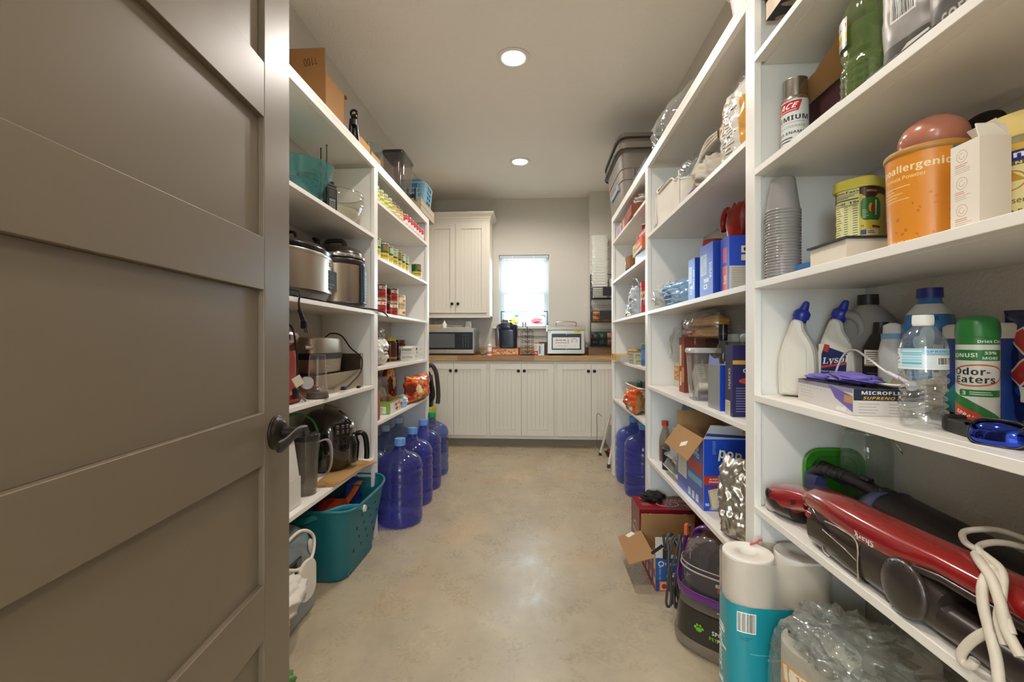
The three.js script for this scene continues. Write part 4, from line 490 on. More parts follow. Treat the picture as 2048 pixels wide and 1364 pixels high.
{ const s = 0.4335;
  const a = art(240, 340, (x, w, h) => { fill(x, '#d6d1ca', 0, 0, w, h); const r = rng(9); for (let i = 0; i < 1400; i++) fill(x, '#b3aca6', (i % 40) * 6 + (((i / 40) | 0) % 2) * 3, ((i / 40) | 0) * 10 + r() * 3, 2, 2); });
  { const o = thing('paper_gift_bag', 'white dotted paper bag on the low shelf beside the door edge', 'bag', [-0.96, s, 1.545], L); const g = loft([[0.002, 0.115, 0.052], [0.1, 0.115, 0.045], [0.2, 0.115, 0.03], [0.292, 0.116, 0.014]].map(([y, x, z]) => [[x, y, z], [x, y, 0], [x, y, -z], [-x, y, -z], [-x, y, 0], [-x, y, z]])); const p = g.attributes.position, uv = g.attributes.uv; for (let i = 0; i < p.count; i++) uv.setXY(i, (p.getX(i) + 0.12) / 0.24, p.getY(i) / 0.3); inArt(g, a); part(o, 'bag_body', toCreasedNormals(g, 0.4), facing(a)); part(o, 'fold', inArt(box(0.225, 0.1, 0.002, 0, 0.06, 0.05), a), facing(a)); }
  { const o = thing('clear_pitcher', 'clear plastic pitcher with dark lid beside the air fryer', 'pitcher', [-0.955, s, 1.775]); part(o, 'body', lathe(smooth([[0.0001, 0.003], [0.04, 0.002], [0.044, 0.01], [0.05, 0.12], [0.054, 0.225], [0.0515, 0.225], [0.047, 0.12], [0.041, 0.012], [0.0001, 0.008]]), 44), clear('#d8d2cb', 0.05, 0.9)); part(o, 'lid', lathe(smooth([[0.054, 0.222], [0.0575, 0.226], [0.0575, 0.24], [0.05, 0.248], [0.0001, 0.25]]), 40), clear('#4a4441', 0.15, 0.5)); part(o, 'handle', loft(Array.from({ length: 19 }, (_, i) => { const c = new THREE.CatmullRomCurve3([V3(0.05, 0.205, 0), V3(0.085, 0.21, 0), V3(0.102, 0.185, 0), V3(0.1, 0.09, 0), V3(0.08, 0.065, 0), V3(0.047, 0.06, 0)]).getPoint(i / 18); return ring(12, (t) => [c.x + 0.006 * Math.cos(t), c.y + 0.006 * Math.cos(t) * 0.6, c.z + 0.011 * Math.sin(t)]); })).rotateY(0.75), clear('#c9c0bc', 0.12, 0.55)); }
  solo('green_tub', 'bright green wavy plastic tub behind the clear pitcher', 'tub', lathe([[0.0001, 0.002], [0.05, 0.002], [0.055, 0.03], [0.058, 0.06], [0.064, 0.1], [0.061, 0.1], [0.053, 0.06], [0.05, 0.01], [0.0001, 0.006]], 36), mat('#3fae3a', 0.35, { transmission: 0.3, thickness: 0 }), [-1.075, s, 1.885]);
  solo('green_hose', 'thin green hose arching in front of the air fryer', 'hose', tube([[-1.13, 0.45, -1.78], [-1.1, 0.66, -1.76], [-1.05, 0.745, -1.83], [-1.0, 0.72, -1.9], [-0.975, 0.64, -1.925], [-0.985, 0.52, -1.925], [-0.99, 0.45, -1.92]], 0.0055, 60), mat('#2f7a3e', 0.35));
  solo('dark_cable', 'short black cable bent upright beside the green hose', 'cord', tube([[-1.14, s + 0.01, -1.83], [-1.1, 0.66, -1.8], [-1.06, 0.675, -1.84], [-1.07, 0.6, -1.9]], 0.004, 40), M.rubber);
  { const g = poly([[0, 0], [0.09, 0.018], [0.1, 0.3], [0.135, 0.4], [-0.05, 0.45], [-0.03, 0.2]], 0.005, 0.001).rotateX(-PI / 2), p = g.attributes.position; void p; const o = thing('brown_paper_bag', 'flat brown paper bag under the air fryer overhanging the shelf edge', 'bag', [-0.962, s + 0.003, 1.845]); part(o, 'lower_sheet', g, mat('#b58a55', 0.85)); part(o, 'folded_base', poly([[0.012, 0.004], [0.085, 0.02], [0.09, 0.06], [0.005, 0.045]], 0.003).rotateX(-PI / 2).translate(0, 0.004, 0), mat('#a67b48', 0.85)); }
  { const o = thing('air_fryer', 'glossy black egg-shaped air fryer on the flat brown paper bag', 'air fryer', [-1.03, s + 0.0062, 2.14]), bk = mat('#14110f', 0.14, { clearcoat: 1, clearcoatRoughness: 0.06 });
    const prof = [[0, 0.095], [0.012, 0.108], [0.06, 0.125], [0.12, 0.132], [0.18, 0.126], [0.23, 0.11], [0.262, 0.09], [0.28, 0.066], [0.288, 0.03]];
    part(o, 'body', sections(prof.map(([y, r]) => [y, r, r, 2.2, -0.06 * Math.max(0, y - 0.15) * 2, 0]), 64), bk);
    const pn = part(o, 'top_panel', sphere(0.1, 0, 0, 0, 0.95, 0.12, 0.62, 36), mat('#7a6858', 0.22, { metalness: 0.3, clearcoat: 0.6 }), [0.05, 0.25, 0.0], [0, -0.3, -0.62]); for (const x of [0.0, 0.062]) part(pn, 'dial', join([cyl(0.017, 0.015, 0.014, x, 0.008, 0, 20), rbox(0.028, 0.008, 0.007, 0.002, x, 0.024, 0)]), M.black); part(pn, 'chrome_tip', sphere(0.04, 0.058, 0.003, 0, 0.8, 0.22, 0.9, 20), M.chrome);
    part(o, 'basket_front', sections([[0.03, 0.07, 0.05, 3, 0.072, 0], [0.12, 0.074, 0.056, 3, 0.074, 0], [0.16, 0.066, 0.05, 3, 0.07, 0]], 36), bk); part(o, 'basket_handle', join([tube([[0.12, 0.158, -0.03], [0.15, 0.16, -0.045], [0.163, 0.14, -0.05], [0.17, 0.06, -0.055], [0.168, 0.03, -0.054]], 0.013, 30, 10), rbox(0.05, 0.008, 0.04, 0.003, 0.13, 0.162, -0.035)]), M.blackGloss);
    const a = art(220, 150, (x, w, h) => { fill(x, '#14110f', 0, 0, w, h); for (let i = 0; i < 3; i++) for (let j = 0; j < 2; j++) { txt(x, ['400', '360', '380', '20', '15', '12'][i + j * 3], 40 + i * 70, 30 + j * 62, 24, '#b9b4aa'); fill(x, '#8d877c', 22 + i * 70, 46 + j * 62, 36, 5); fill(x, '#8d877c', 22 + i * 70, 56 + j * 62, 30, 4); } });
    part(o, 'printed_guide', inArt(new THREE.CylinderGeometry(0.1305, 0.1335, 0.06, 20, 1, true, -0.3, 0.6), a), facing(a, 'gloss'), [-0.002, 0.2, 0.0], [0, L - 0.62, -0.0]); }
}
// ---------- on the floor by the door ----------
{ const o = thing('rubber_tote', 'teal rubber tote basket with round holes on the floor by the shelving', 'tote', [-0.972, 0.001, 2.085]), teal = mat('#17707e', 0.5, { side: THREE.DoubleSide });
  const sec = (y) => { const k = y / 0.33; return [0.125 + 0.05 * k, 0.19 + 0.085 * k]; }, rimY = (t) => 0.32 + 0.022 * Math.abs(Math.sin(t)) ** 2;
  const rings = [0, 0.006, 0.03, 0.033, 0.1, 0.2, 0.27, 1].map((y, j) => ring(64, (t) => { const yy = y === 1 ? rimY(t) : y, [a, b] = sec(yy), c = Math.cos(t), s = Math.sin(t), e = 2 / 5, k = y === 0 ? 0.95 : y > 0.03 && y < 0.05 ? 0.985 : 1; return [k * a * Math.sign(c) * Math.abs(c) ** e, yy, -k * b * Math.sign(s) * Math.abs(s) ** e]; }));
  part(o, 'shell', loft(rings, false), teal); part(o, 'floor_pan', sections([[0.001, 0.118, 0.18, 5], [0.006, 0.12, 0.184, 5]], 48), teal); part(o, 'rim', tube(rings[7], 0.007, 128, 8, true), teal);
  const hole = cyl(0.0075, 0.0075, 0.0012, 0, 0, 0, 18).rotateZ(PI / 2), dark = mat('#0b2026', 0.8); for (let i = 0; i < 7; i++) for (let j = 0; j < 4; j++) { if ((i + j) % 2) continue; const z = 0.12 - i * 0.04, y = 0.11 + j * 0.05, [a] = sec(y); part(o, 'vent_hole', hole, dark, [a + 0.0002, y, z], [0, 0, -0.15]); }
  for (let i = 0; i < 9; i++) part(o, 'sole_tread', rbox(0.004, 0.012, 0.02, 0.001, 0, 0, 0, 1), teal, [0.126, 0.016, 0.14 - i * 0.034], [0.6, 0, 0]);
  const strap = loft(Array.from({ length: 25 }, (_, i) => { const c = new THREE.CatmullRomCurve3([V3(0.178, 0.3, 0.1), V3(0.172, 0.325, 0.16), V3(0.13, 0.34, 0.22), V3(0.06, 0.325, 0.262), V3(-0.03, 0.3, 0.28), V3(-0.12, 0.3, 0.245), V3(-0.175, 0.3, 0.14)]).getPoint(i / 24); return ring(10, (t) => [c.x + 0.004 * Math.cos(t) * 0.7, c.y + 0.014 * Math.sin(t), c.z + 0.005 * Math.cos(t)]); })); part(o, 'strap', strap, mat('#1f8290', 0.45)); part(o, 'strap_button', cyl(0.016, 0.014, 0.008, 0, 0, 0, 24).rotateZ(-PI / 2), mat('#d8d0c4', 0.4), [0.181, 0.298, 0.102]);
  solo('orange_bag', 'orange red cloth bag lying inside the teal tote', 'bag', crumple(0.22, 0.29, 0.26, 4, 0.08, 26, 1.5), mat('#b5370f', 0.75), [-0.995, 0.008, 2.09]);
  { const q = thing('blue_bag', 'blue pouch with orange buckled strap inside the teal tote', 'bag', [-0.975, 0.02, 2.29], L); part(q, 'pouch', pillow(0.16, 0.31, 0.07, 8, { rough: 0.08 }), mat('#2440a8', 0.5)); part(q, 'strap', loft(Array.from({ length: 17 }, (_, i) => { const c = new THREE.CatmullRomCurve3([V3(-0.16, 0.24, 0.03), V3(-0.1, 0.285, 0.05), V3(-0.03, 0.31, 0.05), V3(0.03, 0.29, 0.05)]).getPoint(i / 16); return ring(8, (t) => [c.x, c.y + 0.003 * Math.sin(t), c.z + 0.016 * Math.cos(t)]); })), mat('#e0651c', 0.6)); part(q, 'buckle', rbox(0.03, 0.008, 0.04, 0.002, -0.06, 0.306, 0.052), M.chrome); }
}
{ // grey machine, bins and bags at the foot of the door
  { const o = thing('grey_canister', 'grey appliance with oval badge behind the clear bin by the door', 'appliance', [-0.985, 0.001, 1.63], L), c = mat('#7f8c93', 0.3, { clearcoat: 0.4 }); part(o, 'body', sections([[0, 0.13, 0.09, 5], [0.02, 0.138, 0.098, 5], [0.22, 0.13, 0.095, 5], [0.3, 0.105, 0.08, 4], [0.335, 0.07, 0.055, 3]], 44), c); part(o, 'badge', sphere(0.03, 0, 0, 0, 0.7, 1, 0.14, 24), mat('#cfc9c0', 0.4), [0.075, 0.25, 0.092], [-0.2, 0, 0]); part(o, 'window', rbox(0.12, 0.1, 0.012, 0.005, -0.06, 0.2, 0.093), mat('#1b1d20', 0.1, { clearcoat: 1 })); part(o, 'top_grip', rbox(0.12, 0.02, 0.06, 0.006, -0.05, 0.35, 0.0), M.black); part(o, 'white_cable', tube([[-0.12, 0.3, 0.06], [-0.02, 0.35, 0.1], [0.05, 0.3, 0.115], [0.02, 0.24, 0.125], [-0.06, 0.23, 0.12], [-0.13, 0.26, 0.115]], 0.006, 50), mat('#e4dbcb', 0.4)); }
  { const o = thing('clear_bin', 'clear plastic storage bin by the foot of the door', 'bin', [-0.985, 0.001, 1.47], L), c = clear('#dcdcd8', 0.12, 0.85); part(o, 'wall', sections([[0.004, 0.135, 0.1, 7], [0.17, 0.148, 0.113, 7]], 44, false), c); part(o, 'bottom', sections([[0, 0.132, 0.098, 7], [0.005, 0.135, 0.1, 7]], 44), c); part(o, 'rim', tube(sring(0.149, 0.114, 0.17, 7, 48), 0.004, 80, 6, true), c); }
  solo('plastic_cover', 'rounded white plastic cover leaning on the clear bin', 'lid', poly(rrect(0.1, 0.15, 0.045), 0.012, 0.003), mat('#ded8ce', 0.4), [-0.853, 0.176, 1.6], L - 0.1);
  solo('white_bag', 'white paper bag crumpled over the clear bin', 'bag', crumple(0.17, 0.13, 0.3, 12, 0.2, 34, 2.2), mat('#dcd5ca', 0.7), [-0.885, 0.12, 1.42], 0.05);
  { const a = art(220, 300, (x, w, h) => { fill(x, '#e0b53a', 0, 0, w, h); const r = rng(14); for (let i = 0; i < 26; i++) blob(x, ['#c93126', '#d9487a', '#e8792b', '#f2d48a', '#f4efe4', '#4c8a3a'][r() * 6 | 0], r() * w, r() * h, 14 + r() * 34, 10 + r() * 26, r() * 3); blob(x, '#c8334f', 90, 190, 60, 70); shape(x, '#f1ece0', [[0, 270], [220, 240], [220, 300], [0, 300]]); });
    const g = pillow(0.19, 0.22, 0.08, 21, { rough: 0.06 }); inArt(g, a); solo('fruit_snack_bag', 'yellow and red printed food bag at the foot of the door', 'bag', g, facing(a, 'film'), [-0.842, 0.001, 1.35], L + 0.05); }
  solo('green_wrapper', 'crumpled green and white wrapper on the floor at the foot of the door', 'wrapper', crumple(0.09, 0.07, 0.09, 17, 0.3, 22, 2.6), mat('#5d8a4e', 0.45), [-0.775, 0.001, 1.28]);
}
// ================= left shelving: far bay =================
{ let s = 1.8365; // jars and red cans
  const yl = art(160, 90, (x, w, h) => { fill(x, '#e8e2b0', 0, 0, w, h); fill(x, '#d9c64a', 0, 20, w, 40); blob(x, '#8fae5a', 80, 40, 22, 16); fill(x, '#c9d8a0', 0, 70, w, 20); });
  const tn = art(160, 90, (x, w, h) => { fill(x, '#cdb98c', 0, 0, w, h); fill(x, '#a88b52', 0, 24, w, 30); fill(x, '#efe7d4', 40, 30, 80, 20); });
  const rd = art(160, 120, (x, w, h) => { fill(x, '#f0ebe4', 0, 0, w, h); fill(x, '#cf3f48', 0, 0, w, 68); fill(x, '#e07b80', 0, 20, w, 8); blob(x, '#f0ebe4', 80, 66, 24, 16); lines(x, '#c55', 20, 92, 120, 3, 8, 3, 8); });
  const jar = (d, x, a, lab, lid, k) => { const o = thing('small_jar', lab, 'jar', [x, s, d], L, k); part(o, 'jar_body', lathe(smooth([[0.0001, 0], [0.03, 0.001], [0.032, 0.006], [0.032, 0.062], [0.028, 0.07], [0.027, 0.076]]), 26), mat('#d8c56a', 0.15, { transmission: 0.3, thickness: 0 })); part(o, 'paper_label', wrap(cyl(0.0324, 0.0324, 0.042, 0, 0.01, 0, 26, true).rotateY(PI), a), facing(a, 'gloss')); part(o, 'lid', cyl(0.03, 0.03, 0.014, 0, 0.075, 0, 26), lid); };
  [2.44, 2.513, 2.586, 2.659].forEach((d, i) => jar(d, -0.918, yl, `yellow labelled jar on the top left shelf, ${['first', 'second', 'third', 'fourth'][i]} from the post`, mat('#a9c9a0', 0.35)));
  [2.5, 2.58, 2.66].forEach((d, i) => jar(d, -1.0, tn, 'tan labelled jar in the second row of the top left shelf', mat('#d9cfae', 0.35), 'tan jars in the second row'));
  [2.735, 2.808, 2.881].forEach((d, i) => jar(d, -0.918, tn, `tan labelled jar in the front row after the yellow jars, ${['first', 'second', 'third'][i]} of three`, M.steel));
  for (let i = 0; i < 7; i++) can('red_can', `red and white can in the front row, ${['first', 'second', 'third', 'fourth', 'fifth', 'sixth', 'last'][i]} after the tan jars`, rd, 0.033, 0.082, [-0.918, s, 2.985 + i * 0.0705], L);
  for (let i = 0; i < 5; i++) can('red_can', 'red and white can in the second row behind the front row of red cans', rd, 0.033, 0.082, [-0.992, s, 3.05 + i * 0.0705], L, 'red cans in the second row');
  s = 1.5275;
  const gr = (k) => art(200, 150, (x, w, h) => { fill(x, '#1d5a34', 0, 0, w, h); fill(x, '#d8b93a', 0, 78, w, 52); fill(x, '#e8e0cc', 0, 130, w, 20); fill(x, ['#d9d2bc', '#c9583a', '#8fb3c9'][k], 66, 8, 74, 52); txt(x, ['SWEET PEAS', 'GREEN BEANS', 'CORN'][k], 102, 104, 20, '#1d4a2a', { sx: 0.9 }); for (let i = 0; i < 14; i++) blob(x, ['#6f9a3a', '#4f8a3a', '#e6c33e'][k], 74 + (i % 5) * 14, 20 + ((i / 5) | 0) * 14, 6, 6); });
  const GR = [gr(0), gr(1), gr(2)];
  [2.462, 2.6, 2.68, 2.775, 2.855, 2.935, 3.015].forEach((d, i) => can('vegetable_can', `green and yellow vegetable can in the front row, ${['first', 'second', 'third', 'fourth', 'fifth', 'sixth', 'seventh'][i]} from the middle post`, GR[i % 3], 0.0375, 0.11, [-0.925, s, d], L + (i % 3 - 1) * 0.3));
  [2.62, 2.7, 2.78, 2.86, 2.94].forEach((d, i) => can('vegetable_can', 'green vegetable can in the row behind the front row', GR[(i + 1) % 3], 0.0375, 0.11, [-1.008, s, d], L, 'vegetable cans behind the front row'));
  can('vegetable_can', 'single green vegetable can standing apart near the far end of the shelf', GR[1], 0.0375, 0.11, [-0.915, s, 3.31], L);
  s = 1.2205;
  const rc = art(220, 150, (x, w, h) => { fill(x, '#7a1d16', 0, 0, w, h); const r = rng(41); for (let i = 0; i < 30; i++) blob(x, ['#a83222', '#c2502f', '#5a1512', '#8d2a1c'][r() * 4 | 0], r() * w, r() * h, 12 + r() * 12, 12 + r() * 10); fill(x, '#e8dcc4', 60, 14, 100, 34); txt(x, 'CHILI', 110, 32, 28, '#7a1d16'); fill(x, '#d9b25a', 0, 138, w, 6); });
  const yc = art(180, 120, (x, w, h) => { fill(x, '#cfae5c', 0, 0, w, h); fill(x, '#e9dfc0', 40, 20, 100, 60); blob(x, '#b3402e', 90, 60, 24, 16); fill(x, '#9a7a34', 0, 100, w, 8); });
  const st = (r, h, x, d, a, nm, where) => { can(nm, `${where}, lower can of the stack`, a, r, h, [x, s, d], L); can(nm, `${where}, upper can of the stack`, a, r, h, [x, s + h + 0.0006, d], L + 0.2); };
  st(0.046, 0.098, -1.0, 2.75, rc, 'bean_can', 'dark red bean can beside the post'); st(0.046, 0.098, -1.0, 2.985, rc, 'bean_can', 'dark red bean can in the second stack'); st(0.037, 0.082, -0.985, 3.13, yc, 'soup_can', 'small yellow soup can beside the red stacks');
  s = 0.9145;
  { const a = art(260, 260, (x, w, h) => { fill(x, '#dcd6cc', 0, 0, w, h); fill(x, '#b9a9c9', 0, 0, 26, h); txt(x, 'BAGELS', 150, 96, 40, '#6b4a44'); for (const [i, j] of [[110, 140], [160, 150], [205, 140]]) { blob(x, '#6a3a24', i, j, 26, 22); blob(x, '#e0c9a8', i, j + 4, 10, 9); } blob(x, '#c9a06a', 120, 220, 40, 30); blob(x, '#d8b27e', 190, 226, 42, 28); fill(x, '#9aa3c0', 20, 180, 60, 80); });
    const g = pillow(0.34, 0.17, 0.13, 31, { rough: 0.1 }); inArt(g, a); const o = thing('bagel_bag', 'clear printed bagel bag beside the middle post', 'bag', [-0.975, s, 2.62], L + 0.15); part(o, 'bag_body', g, facing(a, 'film')); part(o, 'gathered_top', crumple(0.2, 0.1, 0.08, 33, 0.3, 22), M.film, [0.02, 0.13, 0]); }
  { const o = thing('saltine_box', 'white cracker box with open top flap at the far end', 'box', [-0.955, s, 3.33]); const a = art(180, 200, (x, w, h) => { fill(x, '#e6e0d4', 0, 0, w, h); txt(x, 'amazon', 80, 48, 34, '#3a3430'); fill(x, '#b9b0a0', 0, 92, w, 5); txt(x, 'SALTINE', 90, 150, 36, '#8b8579'); }), b = art(240, 200, (x, w, h) => { fill(x, '#dedbd2', 0, 0, w, h); for (const [i, j, c] of [[70, 40, '#5b5f5a'], [80, 90, '#9fb7c4'], [60, 140, '#b8c4c0'], [180, 50, '#d9b98a'], [190, 120, '#cfc3a6']]) blob(x, c, i, j, 24, 20); lines(x, '#9aa', 100, 70, 60, 6, 16, 4, 3); });
    part(o, 'carton', carton(0.1, 0.108, 0.25, { pz: a, px: b }, '#e2dcd0'), facing(a)); part(o, 'open_flap', box(0.1, 0.002, 0.06, 0, 0, 0.03), mat('#e8e2d6', 0.7), [0, 0.109, 0.11], [0.25, 0, 0]); }
  for (const [d, x, lab, lid, h] of [[3.14, -1.06, 'peanut butter jar with yellow lid behind the bagel bag', '#c9a227', 0.165], [3.4, -1.075, 'dark jam jar with maroon lid behind the cracker box', '#5d2a20', 0.15]]) { const o = thing('spread_jar', lab, 'jar', [x, s, d], L); part(o, 'jar_body', lathe(smooth([[0.0001, 0], [0.044, 0.001], [0.047, 0.008], [0.047, h - 0.04], [0.038, h - 0.026], [0.037, h - 0.02]]), 30), mat('#5a2c17', 0.2)); part(o, 'lid', cyl(0.041, 0.041, 0.024, 0, h - 0.02, 0, 30), mat(lid, 0.35)); const a = art(120, 80, (x, w, hh) => { fill(x, '#b08a4a', 0, 0, w, hh); fill(x, '#6a3a1c', 0, 30, w, 26); }); part(o, 'paper_label', wrap(cyl(0.0474, 0.0474, 0.07, 0, 0.02, 0, 30, true).rotateY(PI), a), facing(a)); }
  s = 0.6125;
  { const o = thing('ketchup_bottle', 'red sauce bottle lying upright against the middle post', 'bottle', [-0.918, s, 2.455], L); part(o, 'bottle_body', sections([[0, 0.03, 0.022, 3], [0.006, 0.034, 0.026, 3], [0.12, 0.034, 0.026, 3], [0.16, 0.024, 0.02, 2.4], [0.178, 0.014, 0.014, 2]], 30), mat('#a5281c', 0.25)); part(o, 'cap', cyl(0.017, 0.012, 0.022, 0, 0.176, 0, 20), mat('#c23a24', 0.35)); }
  { const o = thing('zip_bag', 'clear zip bag with pale food and purple seal behind the juice box', 'bag', [-1.03, s, 2.83], L); part(o, 'bag_film', pillow(0.3, 0.215, 0.07, 41, { rough: 0.06 }), clear('#efeaea', 0.12, 0.85)); part(o, 'food', crumple(0.14, 0.13, 0.05, 43, 0.15, 20), mat('#d8d3a8', 0.6), [0.05, 0.008, 0]); part(o, 'food', crumple(0.09, 0.12, 0.045, 44, 0.15, 20), mat('#c9847a', 0.5), [-0.08, 0.008, 0]); part(o, 'zip_seal', rbox(0.29, 0.012, 0.004, 0.001, 0, 0.2, 0.002), mat('#8f8ac0', 0.4)); }
  { const a = art(220, 150, (x, w, h) => { fill(x, '#cfd3cf', 0, 0, w, h); fill(x, '#7da54a', 0, 0, w, 20); fill(x, '#e3e0d6', 8, 30, 50, 110); for (const [i, j, c] of [[100, 60, '#c8503f'], [150, 50, '#d98a3a'], [190, 80, '#6c4a9a'], [110, 110, '#b8322e'], [160, 112, '#e0b73a'], [200, 120, '#6fa0c9']]) blob(x, c, i, j, 22, 20); }), b = art(130, 150, (x, w, h) => { fill(x, '#86b04a', 0, 0, w, h); fill(x, '#eceadf', 36, 60, 66, 80); lines(x, '#444', 44, 72, 50, 8, 8, 3, 6); });
    const o = thing('juice_carton', 'open green juice box carton with fruit pictures on the lowest shelf', 'box', [-0.955, s, 2.79]), W = 0.11, H = 0.078, D = 0.26; part(o, 'aisle_wall', carton(0.003, H, D, { px: a }, '#a7804f').translate(W / 2, 0, 0), facing(a)); part(o, 'front_wall', carton(W, H, 0.003, { pz: b }, '#a7804f').translate(0, 0, D / 2), facing(b)); part(o, 'inner_wall', join([box(0.003, H, D, -W / 2, H / 2, 0), box(W, H, 0.003, 0, H / 2, -D / 2), box(W, 0.003, D, 0, 0.002, 0)]), M.card); }
  const chip = (c0, c1, seed) => art(300, 240, (x, w, h) => { fill(x, c0, 0, 0, w, h); const r = rng(seed); for (let i = 0; i < 60; i++) blob(x, ['#e8a23a', '#d9702a', '#f0bd5a', c1][r() * 4 | 0], r() * w * 0.6, r() * h, 10 + r() * 22, 8 + r() * 16, r() * 3); blob(x, '#f2d9a0', 80, 110, 36, 44); blob(x, '#6b2a1c', 20, 120, 22, 60); shape(x, '#f0e9dc', [[180, 220], [196, 196], [214, 214], [200, 236]]); blob(x, c1, 240, 120, 60, 100); });
  { const a = chip('#d8741f', '#c9261d', 51), g = pillow(0.42, 0.19, 0.12, 52, { rough: 0.1 }); inArt(g, a); const m = solo('chip_bag', 'large orange and red chip bag sticking out past the far post', 'bag', g, facing(a, 'film'), [-0.9, s + 0.006, 3.27], L - 0.1); m.rotation.x = 0; }
  { const a = chip('#c8441f', '#a8201a', 61), g = pillow(0.22, 0.27, 0.09, 62, { rough: 0.08 }); inArt(g, a); solo('chip_bag', 'upright orange chip bag behind the pale blue snack pack', 'bag', g, facing(a, 'film'), [-1.07, s, 3.15], L + 0.2); }
  { const a = art(120, 120, (x, w, h) => { fill(x, '#211a18', 0, 0, w, h); const r = rng(3); for (let i = 0; i < 40; i++) fill(x, '#d8cfc0', r() * w, r() * h, 4 + r() * 6, 3); }), g = pillow(0.2, 0.26, 0.06, 66, { rough: 0.06 }); inArt(g, a); solo('black_snack_bag', 'black speckled snack bag standing behind the zip bag', 'bag', g, facing(a, 'film'), [-1.12, s, 2.93], L); }
  { const a = art(120, 90, (x, w, h) => { fill(x, '#9fc3d6', 0, 0, w, h); blob(x, '#e8f0f2', 40, 40, 30, 20); blob(x, '#c9504a', 90, 66, 14, 8); }), g = pillow(0.15, 0.075, 0.06, 71, { rough: 0.14 }); inArt(g, a); solo('snack_pack_blue', 'small pale blue snack pack in front of the orange chip bags', 'bag', g, facing(a, 'film'), [-0.925, s + 0.003, 3.0], L + 0.3); }
}
// ---------- water jugs ----------
function jugParts(o, tint, capM, label) {
  const r = 0.131, pr = [[0.0001, 0.012], [0.08, 0.004], [0.112, 0.001], [0.124, 0.01], [r, 0.028]]; const rib = (y) => pr.push([r, y - 0.012], [r - 0.006, y], [r, y + 0.012]); rib(0.095); rib(0.16); pr.push([r, 0.2], [r - 0.001, 0.225]); rib(0.25); rib(0.305); pr.push([r, 0.33], [r - 0.006, 0.35], [0.11, 0.378], [0.078, 0.4], [0.045, 0.414], [0.03, 0.424], [0.0275, 0.44], [0.0275, 0.468]);
  const m = new THREE.MeshPhysicalMaterial({ color: tint, roughness: 0.06, transmission: 0.93, thickness: 0, ior: 1.5, side: THREE.DoubleSide }); part(o, 'bottle_wall', lathe(smooth(pr, 3), 56), m);
  part(o, 'grip', join([tube([[0.112, 0.18, 0.03], [0.118, 0.2, 0.035], [0.12, 0.27, 0.035], [0.112, 0.29, 0.03]], 0.012, 24, 10), loft([[0.175, 0.135], [0.295, 0.135]].map(([y, x]) => ring(16, (t) => [x - 0.02 + 0.012 * Math.cos(t), y, 0.035 * Math.sin(t)])), true)]), m);
  part(o, 'cap', join([lathe(smooth([[0.029, 0.446], [0.0305, 0.45], [0.0305, 0.482], [0.027, 0.487], [0.0001, 0.488]], 3), 32), ...Array.from({ length: 24 }, (_, k) => rbox(0.0016, 0.03, 0.003, 0.0005, 0.0308, 0.465, 0, 1).rotateY(k * PI / 12))]), capM);
}
{ const cap = mat('#6f9fd8', 0.4), green = mat('#2f9a4e', 0.4), deep = '#a2a9f0', pale = '#cbdcee';
  [[-0.811, 2.577, deep, 'nearest blue water jug in the row along the left shelving', 2.6], [-0.828, 2.9, deep, 'second blue water jug in the left row', -0.5], [-0.836, 3.2, deep, 'third blue water jug in the left row', -0.4], [-0.85, 3.535, '#a6b8ee', 'blue water jug with green cap at the far end of the row', -0.4]].forEach(([x, d, c, lab, t], i) => jugParts(thing('water_jug', lab, 'water jug', [x, 0.001, d], t), c, i === 3 ? green : cap));
  [[-1.04, 2.62], [-1.042, 2.98], [-1.042, 3.28]].forEach(([x, d], i) => jugParts(thing('water_jug', ['pale water jug against the wall behind the nearest blue jug', 'pale water jug with white cap against the wall behind the second blue jug', 'pale water jug with white cap against the wall behind the third blue jug'][i], 'water jug', [x, 0.001, d], 0.6), pale, mat('#b9c6cf', 0.4)));
}
{ const o = thing('floor_cleaner', 'black hose floor cleaner with lime green part behind the shelving end', 'vacuum cleaner', [-1.0, 0.001, 3.98]), g = mat('#8d7f70', 0.5);
  part(o, 'body', sections([[0.06, 0.07, 0.08, 4], [0.3, 0.075, 0.09, 4], [0.42, 0.06, 0.07, 3]], 36), g); part(o, 'base', sections([[0, 0.1, 0.14, 5], [0.05, 0.098, 0.138, 5], [0.07, 0.08, 0.11, 4]], 40), mat('#4a4640', 0.5)); part(o, 'lime_tank', sections([[0.4, 0.072, 0.076, 3.5], [0.45, 0.076, 0.08, 3.5], [0.47, 0.06, 0.06, 3]], 36), mat('#b5b53a', 0.35)); part(o, 'upper_body', sections([[0.47, 0.05, 0.055, 3], [0.6, 0.058, 0.06, 3], [0.75, 0.045, 0.05, 3]], 30), M.black); part(o, 'hose', tube([[-0.05, 0.55, 0.05], [0.0, 0.8, 0.07], [0.05, 0.845, 0.07], [0.085, 0.8, 0.06], [0.105, 0.68, 0.05], [0.11, 0.56, 0.045], [0.105, 0.5, 0.045]], 0.019, 60, 12), mat('#37302b', 0.45)); part(o, 'handle', tube([[0.0, 0.72, 0.0], [0.02, 0.78, 0.04], [0.06, 0.7, 0.08], [0.075, 0.56, 0.08], [0.03, 0.5, 0.08]], 0.011, 40, 10), M.blackGloss); part(o, 'latch', rbox(0.012, 0.03, 0.014, 0.003, 0.082, 0.33, 0.05), M.black); part(o, 'foot_pedal', rbox(0.03, 0.016, 0.03, 0.004, 0.1, 0.2, 0.05), M.black); part(o, 'pedal_arm', rod([0.05, 0.2, 0.05], [0.1, 0.2, 0.05], 0.006), M.black);
}
